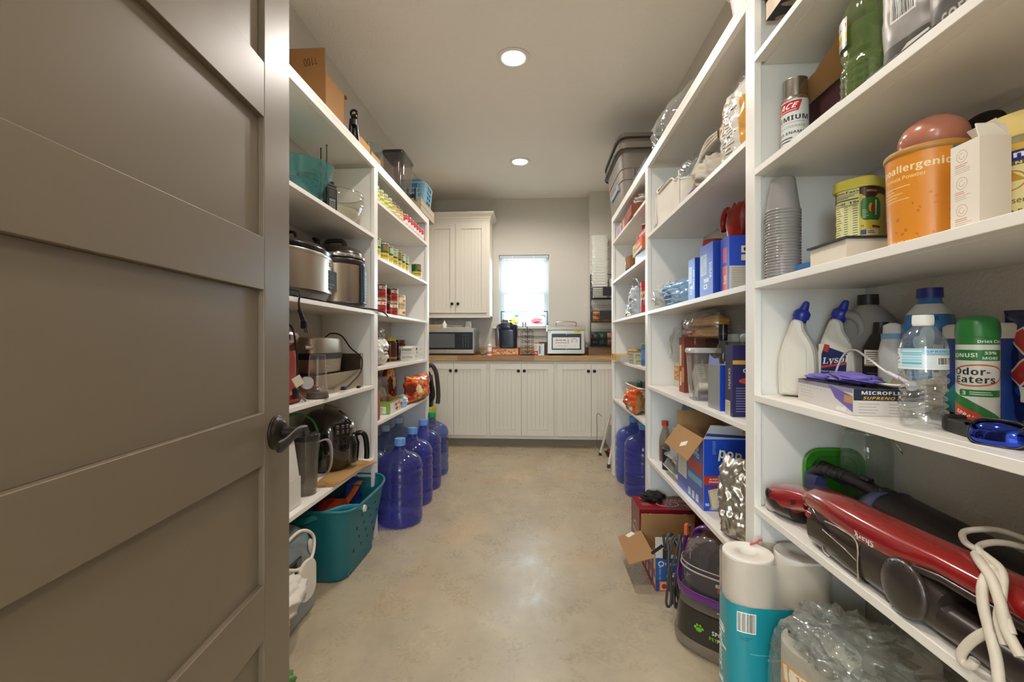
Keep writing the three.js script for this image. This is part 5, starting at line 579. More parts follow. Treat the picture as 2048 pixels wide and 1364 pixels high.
// ================= right shelving, nearest bay =================
{ let s = 1.8365;
  { const o = thing('game_box', 'flat black patterned box lying under the ceiling on the topmost near shelf', 'box', [0.735, s + 0.088, 1.09], R); const a = art(360, 240, (x, w, h) => { fill(x, '#171412', 0, 0, w, h); const r = rng(91); for (let i = 0; i < 60; i++) blob(x, ['#3b3a26', '#8a7a68', '#c9b7a4', '#2d3a28', '#5a4a3c'][r() * 5 | 0], r() * w, r() * h, 8 + r() * 22, 6 + r() * 14, r() * 3); });
    part(o, 'case', carton(0.3, 0.05, 0.24, { ny: a }, '#e3cdb9'), facing(a)); part(o, 'lid', box(0.304, 0.012, 0.244, 0, 0.056, 0), mat('#221b18', 0.5)); }
  solo('small_carton', 'small tan carton under the flat patterned box', 'carton', carton(0.24, 0.087, 0.18, {}, '#8f7a5e'), facing(swatch('#8f7a5e')), [0.75, s, 1.08], R);
  s = 1.5275;
  { const o = thing('spray_paint_can', 'white spray paint can with silver cap beside the divider', 'spray can', [0.668, s, 1.2], R + 0.5); const a = art(300, 300, (x, w, h) => { fill(x, '#e4e4df', 0, 0, w, h); x.save(); x.transform(1, 0, -0.25, 1, 18, 0); fill(x, '#c02a2e', 96, 16, 92, 54); txt(x, 'ACE', 142, 40, 36, '#fff', { it: true }); fill(x, '#fff', 104, 60, 76, 3); x.restore(); txt(x, 'PREMIUM', 150, 102, 34, '#1d1d1f'); fill(x, '#777', 90, 124, 120, 2); txt(x, 'ULTRA COVERAGE', 150, 146, 16, '#8a8a88', { b: false }); txt(x, 'GLOSS ENAMEL', 150, 176, 20, '#333'); lines(x, '#444', 90, 200, 120, 6, 15, 6, 12); fill(x, '#c9c9c4', 232, 0, 46, h); lines(x, '#777', 236, 10, 38, 20, 14, 3, 4); });
    part(o, 'can_body', wrap(cyl(0.0315, 0.0315, 0.15, 0, 0.004, 0, 40, true).rotateY(PI), a), facing(a, 'can')); part(o, 'can_rim', join([lathe([[0.0001, 0.003], [0.03, 0.001], [0.0322, 0.003], [0.0322, 0.007]], 36), lathe([[0.0322, 0.15], [0.0326, 0.154], [0.031, 0.158], [0.024, 0.164], [0.0001, 0.166]], 36)]), M.steel); part(o, 'cap', lathe(smooth([[0.0285, 0.158], [0.0285, 0.202], [0.026, 0.207], [0.0001, 0.208]], 3), 36), metal('#b9b4ae', 0.25)); }
  { const o = thing('torn_cardboard_box', 'torn cardboard box with dark red side behind the spray paint can', 'carton', [0.79, s, 1.13], R); part(o, 'dark_wall', box(0.2, 0.16, 0.004, 0, 0.08, 0.07), mat('#3a1416', 0.6)); part(o, 'wall', join([box(0.2, 0.16, 0.004, 0, 0.08, -0.07), box(0.004, 0.16, 0.14, -0.1, 0.08, 0)]), M.card); part(o, 'wall', box(0.004, 0.16, 0.14, 0.1, 0.08, 0), mat('#4a1a1a', 0.6));
    const top = [[-0.12, 0], [0.115, 0], [0.12, 0.07]]; const r = rng(5); for (let i = 0; i <= 12; i++) top.push([0.115 - i * 0.02, 0.085 - i * 0.0045 + (r() - 0.5) * 0.008]); part(o, 'torn_flap', poly(top, 0.004), M.card, [0.005, 0.16, 0.075], [0.5, 0, 0]); }
  { // ribbed green bottle
    const o = thing('green_cleaner_bottle', 'large ribbed bottle of green cleaner with green cap on the upper near shelf', 'bottle', [0.69, s + 0.003, 0.955], R + 0.55), g = mat('#e0efbc', 0.06, { transmission: 0.92, thickness: 0, side: THREE.DoubleSide });
    const n = 72, prof = [[0, 0.05], [0.006, 0.056], [0.1, 0.057], [0.104, 0.0535], [0.112, 0.0535], [0.116, 0.057], [0.19, 0.0575], [0.225, 0.05], [0.25, 0.036], [0.262, 0.0225], [0.275, 0.019]]; const rings = []; for (let i = 0; i < prof.length - 1; i++) { const [y0, r0] = prof[i], [y1, r1] = prof[i + 1], k = Math.max(1, Math.round((y1 - y0) / 0.005)); for (let j = 0; j < k; j++) { const t = j / k, y = y0 + (y1 - y0) * t, R0 = r0 + (r1 - r0) * t, low = y > 0.008 && y < 0.1, up = y > 0.118 && y < 0.22; rings.push(ring(n, (a) => { const rr = R0 + (low ? 0.0016 * Math.cos(a * 18) + 0.0008 * Math.cos(y * 420) : up ? 0.0014 * Math.cos(a * 12 + y * 60) * Math.cos(a * 12 - y * 60) : 0); return [rr * 1.0 * Math.cos(a), y, -rr * 0.92 * Math.sin(a)]; })); } } rings.push(ring(n, (a) => [0.019 * Math.cos(a), 0.275, -0.019 * Math.sin(a)]));
    part(o, 'bottle_wall', loft(rings), g); part(o, 'liquid', sections([[0.004, 0.05, 0.046], [0.18, 0.051, 0.047]], 48), mat('#cfe8a0', 0.1, { transmission: 0.93, thickness: 0 })); part(o, 'cap', cyl(0.0235, 0.022, 0.035, 0, 0.268, 0, 30), mat('#2f9a4a', 0.35)); part(o, 'handle_ring', torus(0.03, 0.008, 24, 10).rotateY(PI / 2).translate(-0.01, 0.235, -0.03), g);
    const a = art(150, 200, (x, w, h) => { fill(x, '#e3e0cc', 0, 0, w, h); fill(x, '#d9c25a', 0, 100, w, 100); fill(x, '#7a98b8', 0, 170, w, 30); txt(x, 'lemon', 75, 60, 44, '#c0392f', { rot: -0.2, it: true }); lines(x, '#b55', 20, 110, 110, 4, 12, 4, 2); }); part(o, 'paper_label', inArt(new THREE.CylinderGeometry(0.0592, 0.0592, 0.06, 16, 1, true, -0.45, 0.9), a), facing(a, 'film'), [0, 0.165, 0], [0, -0.9, 0]); }
  { const o = thing('white_tray', 'shallow white cardboard tray under the green bottle and silver pouches', 'tray', [0.7, s, 0.93], R); part(o, 'front_lip', poly([[-0.15, 0], [0.2, 0], [0.2, 0.022], [0.16, 0.024], [0.13, 0.01], [0.03, 0.008], [-0.01, 0.017], [-0.15, 0.016]], 0.0016), mat('#e4ddd2', 0.6), [0, 0.0, 0.092]); part(o, 'bottom', box(0.35, 0.002, 0.18, 0.025, 0.001, 0), mat('#b59468', 0.8)); part(o, 'end_lip', box(0.002, 0.02, 0.18, -0.15, 0.01, 0), mat('#a8845a', 0.8)); }
  const pouch = (lab, at, turn, k, seed) => { const a = art(220, 300, (x, w, h) => { fill(x, k ? '#8c8782' : '#a9a4a0', 0, 0, w, h); bars(x, 60, 120, 70, 60, seed); fill(x, '#6e6a66', 0, 230, w, 70); txt(x, 'COFFEE', 110, 262, 30, '#d8d4ce'); blob(x, '#cfcac4', 110, 60, 22, 22); }), g = pillow(0.14, 0.25, 0.09, seed, { rough: 0.02, pinch: 0.35, freq: 3 }); inArt(g, a); solo('coffee_pouch', lab, 'pouch', g, new THREE.MeshPhysicalMaterial({ map: pages[a.page].t, roughness: 0.4, metalness: 0.3 }), at, turn); };
  pouch('silver coffee pouch right beside the green cleaner bottle', [0.68, s + 0.003, 0.815], R + 0.2, 0, 5); pouch('darker silver coffee pouch with bar code behind the first pouch', [0.668, s, 0.705], R + 0.1, 1, 6); solo('black_lid_strip', 'black strip lying under the silver pouch', 'strip', rbox(0.14, 0.006, 0.03, 0.002, 0, 0.003, 0), M.black, [0.606, s, 0.77], R);
  s = 1.2205;
  for (let i = 0; i < 24; i++) { const lab = 'clear plastic cup in the upside-down stack beside the divider', y = s + i * 0.0076; const at = [0.64, y, 1.205]; if (!i) globalThis.cup0 = solo('plastic_cup', lab, 'cup', lathe([[0.0405, 0.0005], [0.042, 0.001], [0.042, 0.004], [0.0395, 0.0055], [0.0285, 0.085], [0.027, 0.088], [0.0001, 0.088]], 40), mat('#cfcac8', 0.12, { transmission: 0.55, thickness: 0, side: THREE.DoubleSide }), at, 0, 'stacked upside-down plastic cups'); else dup(cup0, lab, at); }
  solo('blue_booklet', 'blue booklet lying between the cup stack and the book', 'book', rbox(0.12, 0.03, 0.2, 0.001, 0, 0.015, 0), mat('#3f74b0', 0.45), [0.71, s, 1.13], 0.03);
  { const o = thing('hardcover_book', 'thick book with dark cover under the yellow-lidded drink tin', 'book', [0.725, s + 0.001, 1.008], R); o.position.y = s; part(o, 'page_block', rbox(0.12, 0.045, 0.2, 0.001, -0.002, 0.027, 0), mat('#dcd2c0', 0.75)); part(o, 'cover', box(0.132, 0.004, 0.212, 0, 0.0515, 0), mat('#272a33', 0.45)); part(o, 'cover', box(0.132, 0.004, 0.212, 0, 0.0021, 0), mat('#c9c0b0', 0.55)); o.position.x = 0.73; }
  { // cocoa tin
    const o = thing('cocoa_tin', 'brown and yellow drink powder tin with yellow lid standing on the book', 'tin', [0.73, s + 0.0537, 1.055], R + 0.62); const a = art(760, 300, (x, w, h) => { fill(x, '#dcc94e', 0, 0, w, h); fill(x, '#4a2418', 0, 0, w, 56); for (let i = 0; i < 9; i++) blob(x, i % 2 ? '#4a2418' : '#dcc94e', i * 96, 56, 44, 16);
      const nx = 290; fill(x, '#e9e6a8', nx, 8, 116, 286); txt(x, 'Nutrition Facts', nx + 58, 22, 16, '#111'); fill(x, '#111', nx + 4, 34, 108, 2); lines(x, '#222', nx + 4, 42, 100, 2, 8, 3, 2); fill(x, '#111', nx + 4, 60, 108, 5); txt(x, 'Calories', nx + 34, 80, 13, '#111'); txt(x, '50  154', nx + 84, 80, 18, '#111'); fill(x, '#111', nx + 4, 92, 108, 3); for (let i = 0; i < 14; i++) { fill(x, '#333', nx + 6, 100 + i * 13, 30 + (i * 7) % 22, 3); fill(x, '#333', nx + 68, 100 + i * 13, 14, 3); fill(x, '#333', nx + 94, 100 + i * 13, 14, 3); }
      x.fillStyle = '#2f7a34'; x.beginPath(); x.roundRect(nx + 122, 66, 150, 120, 30); x.fill(); lines(x, '#cfe8b0', nx + 130, 130, 44, 6, 8, 2, 6); blob(x, '#d9a23a', nx + 190, 120, 18, 24); blob(x, '#8a3a1c', nx + 206, 130, 16, 30); shape(x, '#f4efe0', [[nx + 226, 80], [nx + 240, 78], [nx + 236, 160], [nx + 228, 160]]); txt(x, 'CHOCOLATE', nx + 200, 30, 15, '#e8d8a0'); txt(x, '60', nx + 132, 214, 15, '#222'); fill(x, '#2b3f86', nx + 122, 236, 34, 26); fill(x, '#e9e6d0', nx + 158, 236, 96, 26); lines(x, '#4a3a2a', nx + 164, 242, 80, 2, 9, 4, 3); fill(x, '#7a4a20', nx + 200, 214, 70, 12);
      for (const [i, j] of [[262, 150], [262, 206]]) { blob(x, '#4a2418', i, j, 22, 22); fill(x, '#e8dfb0', i - 9, j - 2, 18, 4); } blob(x, '#4a2418', 262, 60, 18, 22); });
    part(o, 'tin_body', inArt(sections([[0.002, 0.046, 0.04, 3.2], [0.125, 0.046, 0.04, 3.2]], 64, false).rotateY(PI / 2), a), facing(a, 'gloss')); part(o, 'tin_base', sections([[0, 0.044, 0.038, 3.2], [0.003, 0.0462, 0.0402, 3.2]], 48).rotateY(PI / 2), M.steel);
    part(o, 'lid', sections([[0.122, 0.0505, 0.0445, 3.2], [0.127, 0.0515, 0.0455, 3.2], [0.128, 0.0495, 0.0435, 3.2], [0.142, 0.0495, 0.0435, 3.2], [0.146, 0.045, 0.039, 3.2]], 56).rotateY(PI / 2), mat('#e3d65a', 0.4)); }
  { const a = art(80, 80, (x, w, h) => { fill(x, '#2b4a8a', 0, 0, w, h); blob(x, '#7aa0d0', 40, 30, 20, 16); lines(x, '#c9d6ea', 10, 54, 60, 2, 10, 4, 2); }); solo('blue_packet', 'blue packet standing behind the orange formula tub', 'packet', carton(0.03, 0.13, 0.09, { px: a, pz: a }, '#24407c'), facing(a), [0.815, s, 0.975], R); }
  { // formula tub
    const o = thing('formula_tub', 'large orange printed formula tub with tan rim on the near shelf', 'tub', [0.668, s, 0.805], R + 0.7); const a = art(760, 400, (x, w, h) => { fill(x, '#d98a2c', 0, 0, w, h); const r = rng(17); for (let i = 0; i < 60; i++) blob(x, '#c2702a', r() * w, 140 + r() * 250, 5 + r() * 4, 3 + r() * 3, r() * 3); txt(x, 'hypoallergenic', 330, 64, 42, '#f2dcb0', { sx: 0.92 }); txt(x, 'Infant Formula Powder', 290, 104, 21, '#f0d5a4', { b: false }); lines(x, '#efd2a0', 210, 140, 150, 5, 14, 3, 7); fill(x, '#2f7f8c', 470, 0, 130, 64); txt(x, '40% More*', 535, 24, 24, '#e4efe8'); lines(x, '#a8d0d0', 480, 40, 110, 2, 9, 3, 8); fill(x, '#ece0c8', 470, 64, 130, 150); for (let j = 0; j < 3; j++) lines(x, '#c99a54', 480, 78 + j * 30, 110, 2, 10, 3, 9 + j); txt(x, '0-12', 514, 188, 26, '#c9862c'); txt(x, 'months', 566, 190, 15, '#c9862c'); shape(x, '#eee6da', [[190, 300], [216, 290], [222, 400], [190, 400]]); txt(x, 'NET WT 19.8 OZ', 330, 386, 18, '#f0d9b0'); });
    part(o, 'tub_body', inArt(sections([[0.002, 0.052, 0.052, 2], [0.155, 0.056, 0.056, 2]], 64, false).rotateY(PI / 2), a), facing(a, 'gloss')); part(o, 'rim', lathe(smooth([[0.0555, 0.152], [0.0585, 0.155], [0.0585, 0.161], [0.055, 0.164], [0.051, 0.161], [0.051, 0.15]], 3), 56), mat('#b5813e', 0.45)); part(o, 'inner_lid', cyl(0.0515, 0.0515, 0.003, 0, 0.15, 0, 40), mat('#c9a36a', 0.5)); part(o, 'tub_base', cyl(0.052, 0.052, 0.003, 0, 0, 0, 40), M.steel); }
  solo('pink_bowl', 'glossy pink rounded bowl resting upside down on the orange tub', 'bowl', sphere(0.047, 0, 0.03, 0, 1, 0.85, 1, 40), mat('#b5745e', 0.22), [0.678, 1.3745, 0.806]);
  { const o = thing('black_brush', 'black rounded paddle leaning behind the white carton', 'brush', [0.83, s, 0.885], R); part(o, 'handle', rod([0, 0.003, 0], [0.0, 0.22, 0.0], 0.011, 14), M.black); part(o, 'paddle', sphere(0.032, 0, 0.24, 0, 1.35, 0.8, 0.6, 28), mat('#0c0c0d', 0.6), [0, 0, 0], [0, 0, 0]); }
  { const o = thing('white_carton', 'tall white carton with open top and pale icons beside the orange tub', 'carton', [0.64, s, 0.684], R), a = art(150, 420, (x, w, h) => { fill(x, '#e9dfd0', 0, 0, w, h); for (let j = 0; j < 3; j++) { x.strokeStyle = '#b9ab98'; x.lineWidth = 3; x.beginPath(); x.arc(60, 60 + j * 130, 28, 0, 7); x.stroke(); x.beginPath(); x.arc(60, 60 + j * 130, 14, 0, 5); x.stroke(); lines(x, '#d08a7a', 24, 98 + j * 130, 70, 2, 9, 4, j + 2); lines(x, '#b9aea0', 24, 118 + j * 130, 90, 3, 9, 3, j + 9); } });
    part(o, 'carton_body', carton(0.044, 0.128, 0.042, { pz: a }, '#e2d5c3'), facing(a)); part(o, 'open_flap', join([box(0.042, 0.0015, 0.03, 0, 0, 0.015).rotateX(-0.9).translate(0, 0.129, -0.02), box(0.002, 0.022, 0.04, 0, 0.011, 0).rotateZ(0.25).translate(0.02, 0.127, 0)]), mat('#e9e0d2', 0.65)); }
  { // infant formula can at the frame edge
    const o = thing('formula_can', 'pale yellow formula can with blue oval logo cut by the frame edge', 'can', [0.72, s, 0.692], R + 0.8); const a = art(760, 420, (x, w, h) => { fill(x, '#e3cd7a', 0, 0, w, h); fill(x, '#d9b24a', 0, 0, w, 80); const r = rng(23); for (let i = 0; i < 40; i++) blob(x, ['#e8c25a', '#f0d890', '#d9a23a'][r() * 3 | 0], r() * w, r() * 130, 10 + r() * 26, 8 + r() * 16); x.fillStyle = '#f0e2a8'; x.fillRect(0, 130, w, 290); blob(x, '#24348c', 400, 120, 150, 46); txt(x, 'Enfamil', 400, 116, 64, '#f4f0e6', { sx: 0.85 }); fill(x, '#6a5a2a', 320, 160, 170, 30); txt(x, 'NEUROPRO', 405, 176, 26, '#f0e6b8'); x.strokeStyle = '#b98a2c'; x.lineWidth = 5; x.beginPath(); x.arc(320, 262, 42, 0, 7); x.stroke(); shape(x, '#c99a3c', [[320, 216], [364, 266], [276, 266]]); blob(x, '#3a2a6a', 470, 252, 50, 44); txt(x, 'Milk-based Powder', 350, 340, 24, '#8a7434'); txt(x, 'Infant Formula', 350, 376, 24, '#8a7434'); lines(x, '#a89450', 180, 280, 40, 10, 12, 3, 5); });
    part(o, 'can_body', inArt(loft([[0.002, 0.05], [0.05, 0.05], [0.085, 0.0485], [0.105, 0.053], [0.118, 0.055]].map(([y, q]) => sring(q, q, y, 2, 56)), false).rotateY(PI / 2), a), facing(a, 'gloss')); part(o, 'can_base', cyl(0.05, 0.05, 0.003, 0, 0, 0, 40), M.steel); part(o, 'clear_collar', lathe([[0.055, 0.118], [0.0555, 0.122], [0.054, 0.13]], 48), clear('#e9dcae', 0.1, 0.6)); part(o, 'lid', lathe(smooth([[0.0545, 0.128], [0.056, 0.132], [0.054, 0.158], [0.048, 0.164], [0.0001, 0.165]], 3), 48), mat('#dcc47a', 0.4)); }
  // ---- cleaning shelf
  s = 0.9145;
  const toilet = (lab, at, turn, lean, front) => { const o = thing('cleaner_bottle', lab, 'bottle', at, turn), w = mat('#ddd6c8', 0.45); o.rotation.z = lean;
    const outl = smooth([[-0.038, 0.003], [-0.042, 0.02], [-0.043, 0.09], [-0.036, 0.125], [-0.026, 0.16], [-0.01, 0.2], [0.012, 0.196], [0.018, 0.17], [0.034, 0.14], [0.043, 0.1], [0.044, 0.02], [0.038, 0.003]], 3); part(o, 'bottle_body', poly(outl, 0.052, 0.012), w);
    const nk = new THREE.Group(); nk.position.set(0.001, 0.195, 0); nk.rotation.z = -0.35; o.add(nk); nk.name = 'cap'; part(nk, 'collar', lathe([[0.0135, 0], [0.016, 0.002], [0.016, 0.01], [0.019, 0.012], [0.019, 0.026], [0.014, 0.032], [0.011, 0.034]], 28), mat('#27349c', 0.35)); part(nk, 'nozzle', lathe(smooth([[0.011, 0.033], [0.0095, 0.04], [0.007, 0.052], [0.004, 0.056], [0.0001, 0.057]], 3), 24), mat('#27349c', 0.35));
    if (front) { const a = art(170, 230, (x, w2, h) => { fill(x, '#ddd6c8', 0, 0, w2, h); shape(x, '#1c2c5e', [[30, 10], [150, 56], [140, 230], [10, 230], [16, 60]]); shape(x, '#b3392f', [[32, 0], [60, 8], [50, 50], [24, 40]]); txt(x, 'Lysol', 84, 92, 50, '#f1ece2', { f: 'serif', it: true, rot: -0.12 }); shape(x, '#c9453a', [[14, 128], [146, 104], [146, 116], [14, 142]]); txt(x, 'TOILET BOWL CLEANER', 80, 160, 12, '#dfe3ea'); txt(x, 'POWER', 80, 196, 34, '#eceadf', { f: 'serif' }); }); part(o, 'paper_label', inArt(box(0.068, 0.1, 0.0012, 0.002, 0.088, 0.0265), a), facing(a, 'gloss')); }
    else part(o, 'side_groove', poly(rrect(0.05, 0.12, 0.02), 0.004, 0.001).translate(0.0, 0.075, 0.026), w); };
  toilet('dusty white cleaner bottle with blue nozzle, label turned away, beside the divider', [0.682, s, 1.21], R + 0.8, 0, false); toilet('dusty white cleaner bottle with dark blue label behind the glove box', [0.76, s, 1.18], R + 0.75, 0, true);
  { const o = thing('grey_jug', 'large grey jug with round handle and black cap in the back corner', 'jug', [0.818, s, 1.155], R + 0.5), g = mat('#8d8984', 0.45); part(o, 'jug_body', sections([[0, 0.06, 0.042, 3], [0.006, 0.064, 0.046, 3], [0.16, 0.064, 0.046, 3], [0.205, 0.05, 0.04, 2.5], [0.23, 0.026, 0.026, 2], [0.236, 0.02, 0.02, 2]], 44), g); part(o, 'handle_ring', torus(0.036, 0.012, 32, 12).translate(-0.03, 0.175, 0.035), g); part(o, 'cap', cyl(0.022, 0.021, 0.026, 0, 0.234, 0, 28), M.black); }
  { const o = thing('black_bottle', 'black bottle with printed label behind the cleaner bottles', 'bottle', [0.802, s, 1.04], R + 0.6), a = art(110, 190, (x, w, h) => { fill(x, '#17161a', 0, 0, w, h); fill(x, '#ddd8cc', 8, 0, 94, 64); lines(x, '#222', 16, 10, 76, 6, 9, 3, 3); fill(x, '#c9a24a', 8, 66, 94, 4); lines(x, '#8a8478', 18, 100, 70, 7, 12, 2, 5); }); o.position.x = 0.79; o.position.z = -1.075; part(o, 'bottle_body', sections([[0, 0.03, 0.022, 3], [0.004, 0.033, 0.025, 3], [0.13, 0.033, 0.025, 3], [0.16, 0.018, 0.018, 2.2], [0.165, 0.014, 0.014, 2]], 36), M.black); part(o, 'cap', cyl(0.016, 0.014, 0.026, 0, 0.163, 0, 22), M.black); part(o, 'paper_label', inArt(box(0.052, 0.1, 0.001, 0, 0.075, 0.0258), a), facing(a, 'gloss')); }
  { const o = thing('white_bottle', 'white bottle with pale blue collar left of the blue floor cleaner', 'bottle', [0.775, s, 1.02], R + 0.6); part(o, 'bottle_body', sections([[0, 0.022, 0.022, 2.4], [0.005, 0.025, 0.025, 2.4], [0.12, 0.025, 0.025, 2.4], [0.15, 0.02, 0.02, 2]], 32), mat('#d9dbd8', 0.4)); part(o, 'collar', cyl(0.021, 0.021, 0.012, 0, 0.15, 0, 26), mat('#7ba9cc', 0.35)); part(o, 'cap', sections([[0.162, 0.018, 0.018, 2], [0.18, 0.017, 0.014, 2.4], [0.185, 0.006, 0.005, 2]], 26), mat('#e3e3de', 0.4)); }
  { const o = thing('floor_cleaner_bottle', 'tall blue floor cleaner bottle with dark blue cap against the wall', 'bottle', [0.822, s, 0.985], R + 0.68), b = mat('#4d86b8', 0.15, { transmission: 0.25, thickness: 0 });
    const a = art(840, 330, (x, w, h) => { fill(x, '#3a76ae', 0, 0, w, h); x.save(); x.translate(315, 0); txt(x, 'MAKES', 120, 86, 24, '#1c2a5a'); txt(x, '24 GALLONS', 112, 112, 26, '#c03a34', { sx: 0.9 }); txt(x, 'CLEANING', 112, 138, 22, '#1c2a5a'); const r = rng(8); for (let i = 0; i < 30; i++) blob(x, ['#7fb0d6', '#a9cbe2', '#5f9acb'][r() * 3 | 0], 20 + r() * 100, 170 + r() * 150, 12 + r() * 18, 8 + r() * 12); fill(x, '#dedfdc', 128, 190, 62, 140); lines(x, '#555', 134, 198, 50, 15, 9, 3, 6); x.restore(); }); part(o, 'bottle_body', inArt(sections([[0, 0.045, 0.034, 3.5], [0.006, 0.05, 0.038, 3.5], [0.1, 0.048, 0.036, 3.5], [0.115, 0.051, 0.039, 3.5], [0.175, 0.052, 0.04, 3.5], [0.2, 0.046, 0.035, 3], [0.222, 0.026, 0.022, 2.2], [0.228, 0.019, 0.019, 2], [0.236, 0.018, 0.018, 2]], 48).rotateY(PI / 2), a), facing(a, 'gloss')); void b; part(o, 'cap', join([cyl(0.0215, 0.021, 0.02, 0, 0.236, 0, 30)]), mat('#232c80', 0.35)); part(o, 'shoulder', sections([[0.2, 0.0468, 0.0358, 3], [0.2225, 0.0265, 0.0225, 2.2]], 40, false).rotateY(PI / 2), mat('#d8d4ce', 0.4)); }
  { const o = thing('wipes_tub', 'blue tub with wide white lid behind the water bottle', 'tub', [0.832, s, 0.87], R); part(o, 'tub_body', sections([[0, 0.05, 0.042, 4], [0.15, 0.056, 0.048, 4]], 40), mat('#24489a', 0.35)); part(o, 'teal_patch', poly(smooth([[-0.04, 0.01], [0.05, 0.02], [0.05, 0.07], [0.01, 0.085], [-0.04, 0.04]]), 0.002).translate(0, 0, 0.0475), mat('#3fa0a0', 0.35)); part(o, 'lid', sections([[0.15, 0.058, 0.05, 4], [0.172, 0.058, 0.05, 4], [0.177, 0.052, 0.044, 4]], 40), mat('#dbd8d0', 0.4)); }
  { // glove box
    const o = thing('glove_box', 'low open box of purple gloves on the shelf edge', 'box', [0.69, s, 1.018], R - 0.13), a = art(330, 70, (x, w, h) => { fill(x, '#d2ccc8', 0, 0, w, h); fill(x, '#8f8aa0', 0, 0, w, 12); shape(x, '#6a5aa8', [[200, 0], [330, 20], [330, 62], [290, 50], [240, 34]]); fill(x, '#b98a5a', 286, 20, 44, 20); for (let i = 0; i < 8; i++) fill(x, '#a9b9a9', 20 + i * 22, 18, 10, 3); txt(x, 'ansell', 270, 58, 18, '#f2f0ee'); lines(x, '#bdb6b2', 20, 30, 120, 3, 9, 2, 3); }), b = art(190, 120, (x, w, h) => { fill(x, '#d6cfc8', 0, 0, w, h); fill(x, '#22243a', 0, 0, w, 52); txt(x, 'MICROFLEX', 82, 18, 22, '#efece6'); txt(x, 'SUPRENO EC', 82, 40, 19, '#d9b23a', { it: true }); lines(x, '#8d867e', 14, 66, 60, 4, 13, 2, 2); lines(x, '#8d867e', 96, 66, 60, 4, 13, 2, 4); });
    const W = 0.24, H = 0.052, D = 0.12, t = 0.0018; part(o, 'aisle_wall', carton(W, H, t, { pz: a }, '#cfc9c2').translate(0, 0, D / 2), facing(a)); part(o, 'end_wall', carton(t, H, D, { px: b }, '#cfc9c2').translate(W / 2, 0, 0), facing(b)); part(o, 'inner_wall', join([box(W, H, t, 0, H / 2, -D / 2), box(t, H, D, -W / 2, H / 2, 0), box(W, t, D, 0, 0.0012, 0)]), mat('#cbc4bc', 0.65)); part(o, 'top_panel', join([box(W, t, 0.035, 0, H, D / 2 - 0.0175), box(W, t, 0.035, 0, H, -D / 2 + 0.0175), box(0.05, t, D, -W / 2 + 0.025, H, 0)]), mat('#3a3a52', 0.5)); part(o, 'torn_strip', box(0.13, 0.003, 0.012, -0.02, H + 0.002, 0.05).rotateY(0.1), M.black); }
  solo('purple_glove', 'purple rubber glove bulging out of the glove box', 'glove', join([crumple(0.15, 0.022, 0.06, 3, 0.25, 28, 2.4), crumple(0.07, 0.016, 0.03, 4, 0.2, 18).rotateY(0.5).translate(-0.09, -0.002, 0.02), crumple(0.05, 0.014, 0.02, 5, 0.2, 16).rotateY(-0.6).translate(-0.09, -0.002, -0.02)]), mat('#6f62b8', 0.55), [0.676, 0.969, 1.0], R - 0.1);
  { const o = thing('charging_cable', 'white charging cable looped over the glove box', 'cable', [0, 0, 0]), q = (pts) => pts.map(([x, y, d]) => [x, y, -d]); part(o, 'wire', tube(q([[0.668, 0.985, 0.845], [0.672, 1.0, 0.9], [0.686, 1.025, 0.97], [0.706, 1.04, 1.04], [0.716, 1.025, 1.09], [0.71, 0.985, 1.105], [0.695, 0.976, 1.06], [0.68, 0.978, 0.98], [0.665, 0.977, 0.88], [0.66, 0.98, 0.84]]), 0.0022, 90), mat('#e6e2da', 0.4)); part(o, 'connector', join([rod([0.672, 0.999, -0.895], [0.667, 0.984, -0.842], 0.0038, 12), sphere(0.009, 0.664, 0.98, -0.832, 1, 1, 1, 16)]), mat('#dcd9e6', 0.35)); }
  solo('beige_lid', 'round beige lid leaning behind the glove box', 'lid', lathe(smooth([[0.0001, 0.004], [0.046, 0.004], [0.05, 0.0], [0.052, 0.002], [0.05, 0.008], [0.0001, 0.009]], 3), 44).rotateX(1.05).translate(0, 0.05, 0), mat('#b9ab94', 0.55), [0.785, s, 0.955], R + 0.55);
  { // water bottle
    const o = thing('water_bottle', 'small clear water bottle with white cap standing on the shelf edge', 'bottle', [0.645, s, 0.786], R + 0.72), pr = [[0.0001, 0.012], [0.012, 0.006], [0.02, 0.001], [0.028, 0.004], [0.0315, 0.014]]; const rb = (y, k = 1.0) => pr.push([0.032 * k, y - 0.005], [0.0272 * k, y], [0.032 * k, y + 0.005]); rb(0.032, 0.99); rb(0.046, 0.97); rb(0.06, 0.96); rb(0.074, 0.97); rb(0.088, 1.0); pr.push([0.0318, 0.1], [0.0315, 0.128], [0.0305, 0.14], [0.026, 0.153], [0.018, 0.165], [0.0125, 0.172], [0.0115, 0.178]);
    const curve = smooth(pr, 3), n = 64; part(o, 'bottle_wall', loft(curve.map(([q, y]) => ring(n, (t) => { const k = q * (1 + (y < 0.02 ? 0.1 * Math.cos(t * 5) * (1 - y / 0.02) : y < 0.096 ? 0.012 * Math.sin(t * 3 + y * 90) : 0)); const yy = y + (y > 0.02 && y < 0.094 ? 0.0032 * Math.sin(t * 2 + y * 70) : 0); return [k * Math.cos(t), yy, -k * Math.sin(t)]; })), false), mat('#f6f8f8', 0.03, { transmission: 0.97, thickness: 0, ior: 1.9, side: THREE.DoubleSide }));
    part(o, 'cap', join([lathe(smooth([[0.0128, 0.171], [0.0136, 0.173], [0.0136, 0.187], [0.012, 0.189], [0.0001, 0.189]], 2), 36), ...Array.from({ length: 30 }, (_, k) => rbox(0.0008, 0.012, 0.0014, 0.0003, 0.0137, 0.18, 0, 1).rotateY(k * PI / 15))]), mat('#e9e8e4', 0.4));
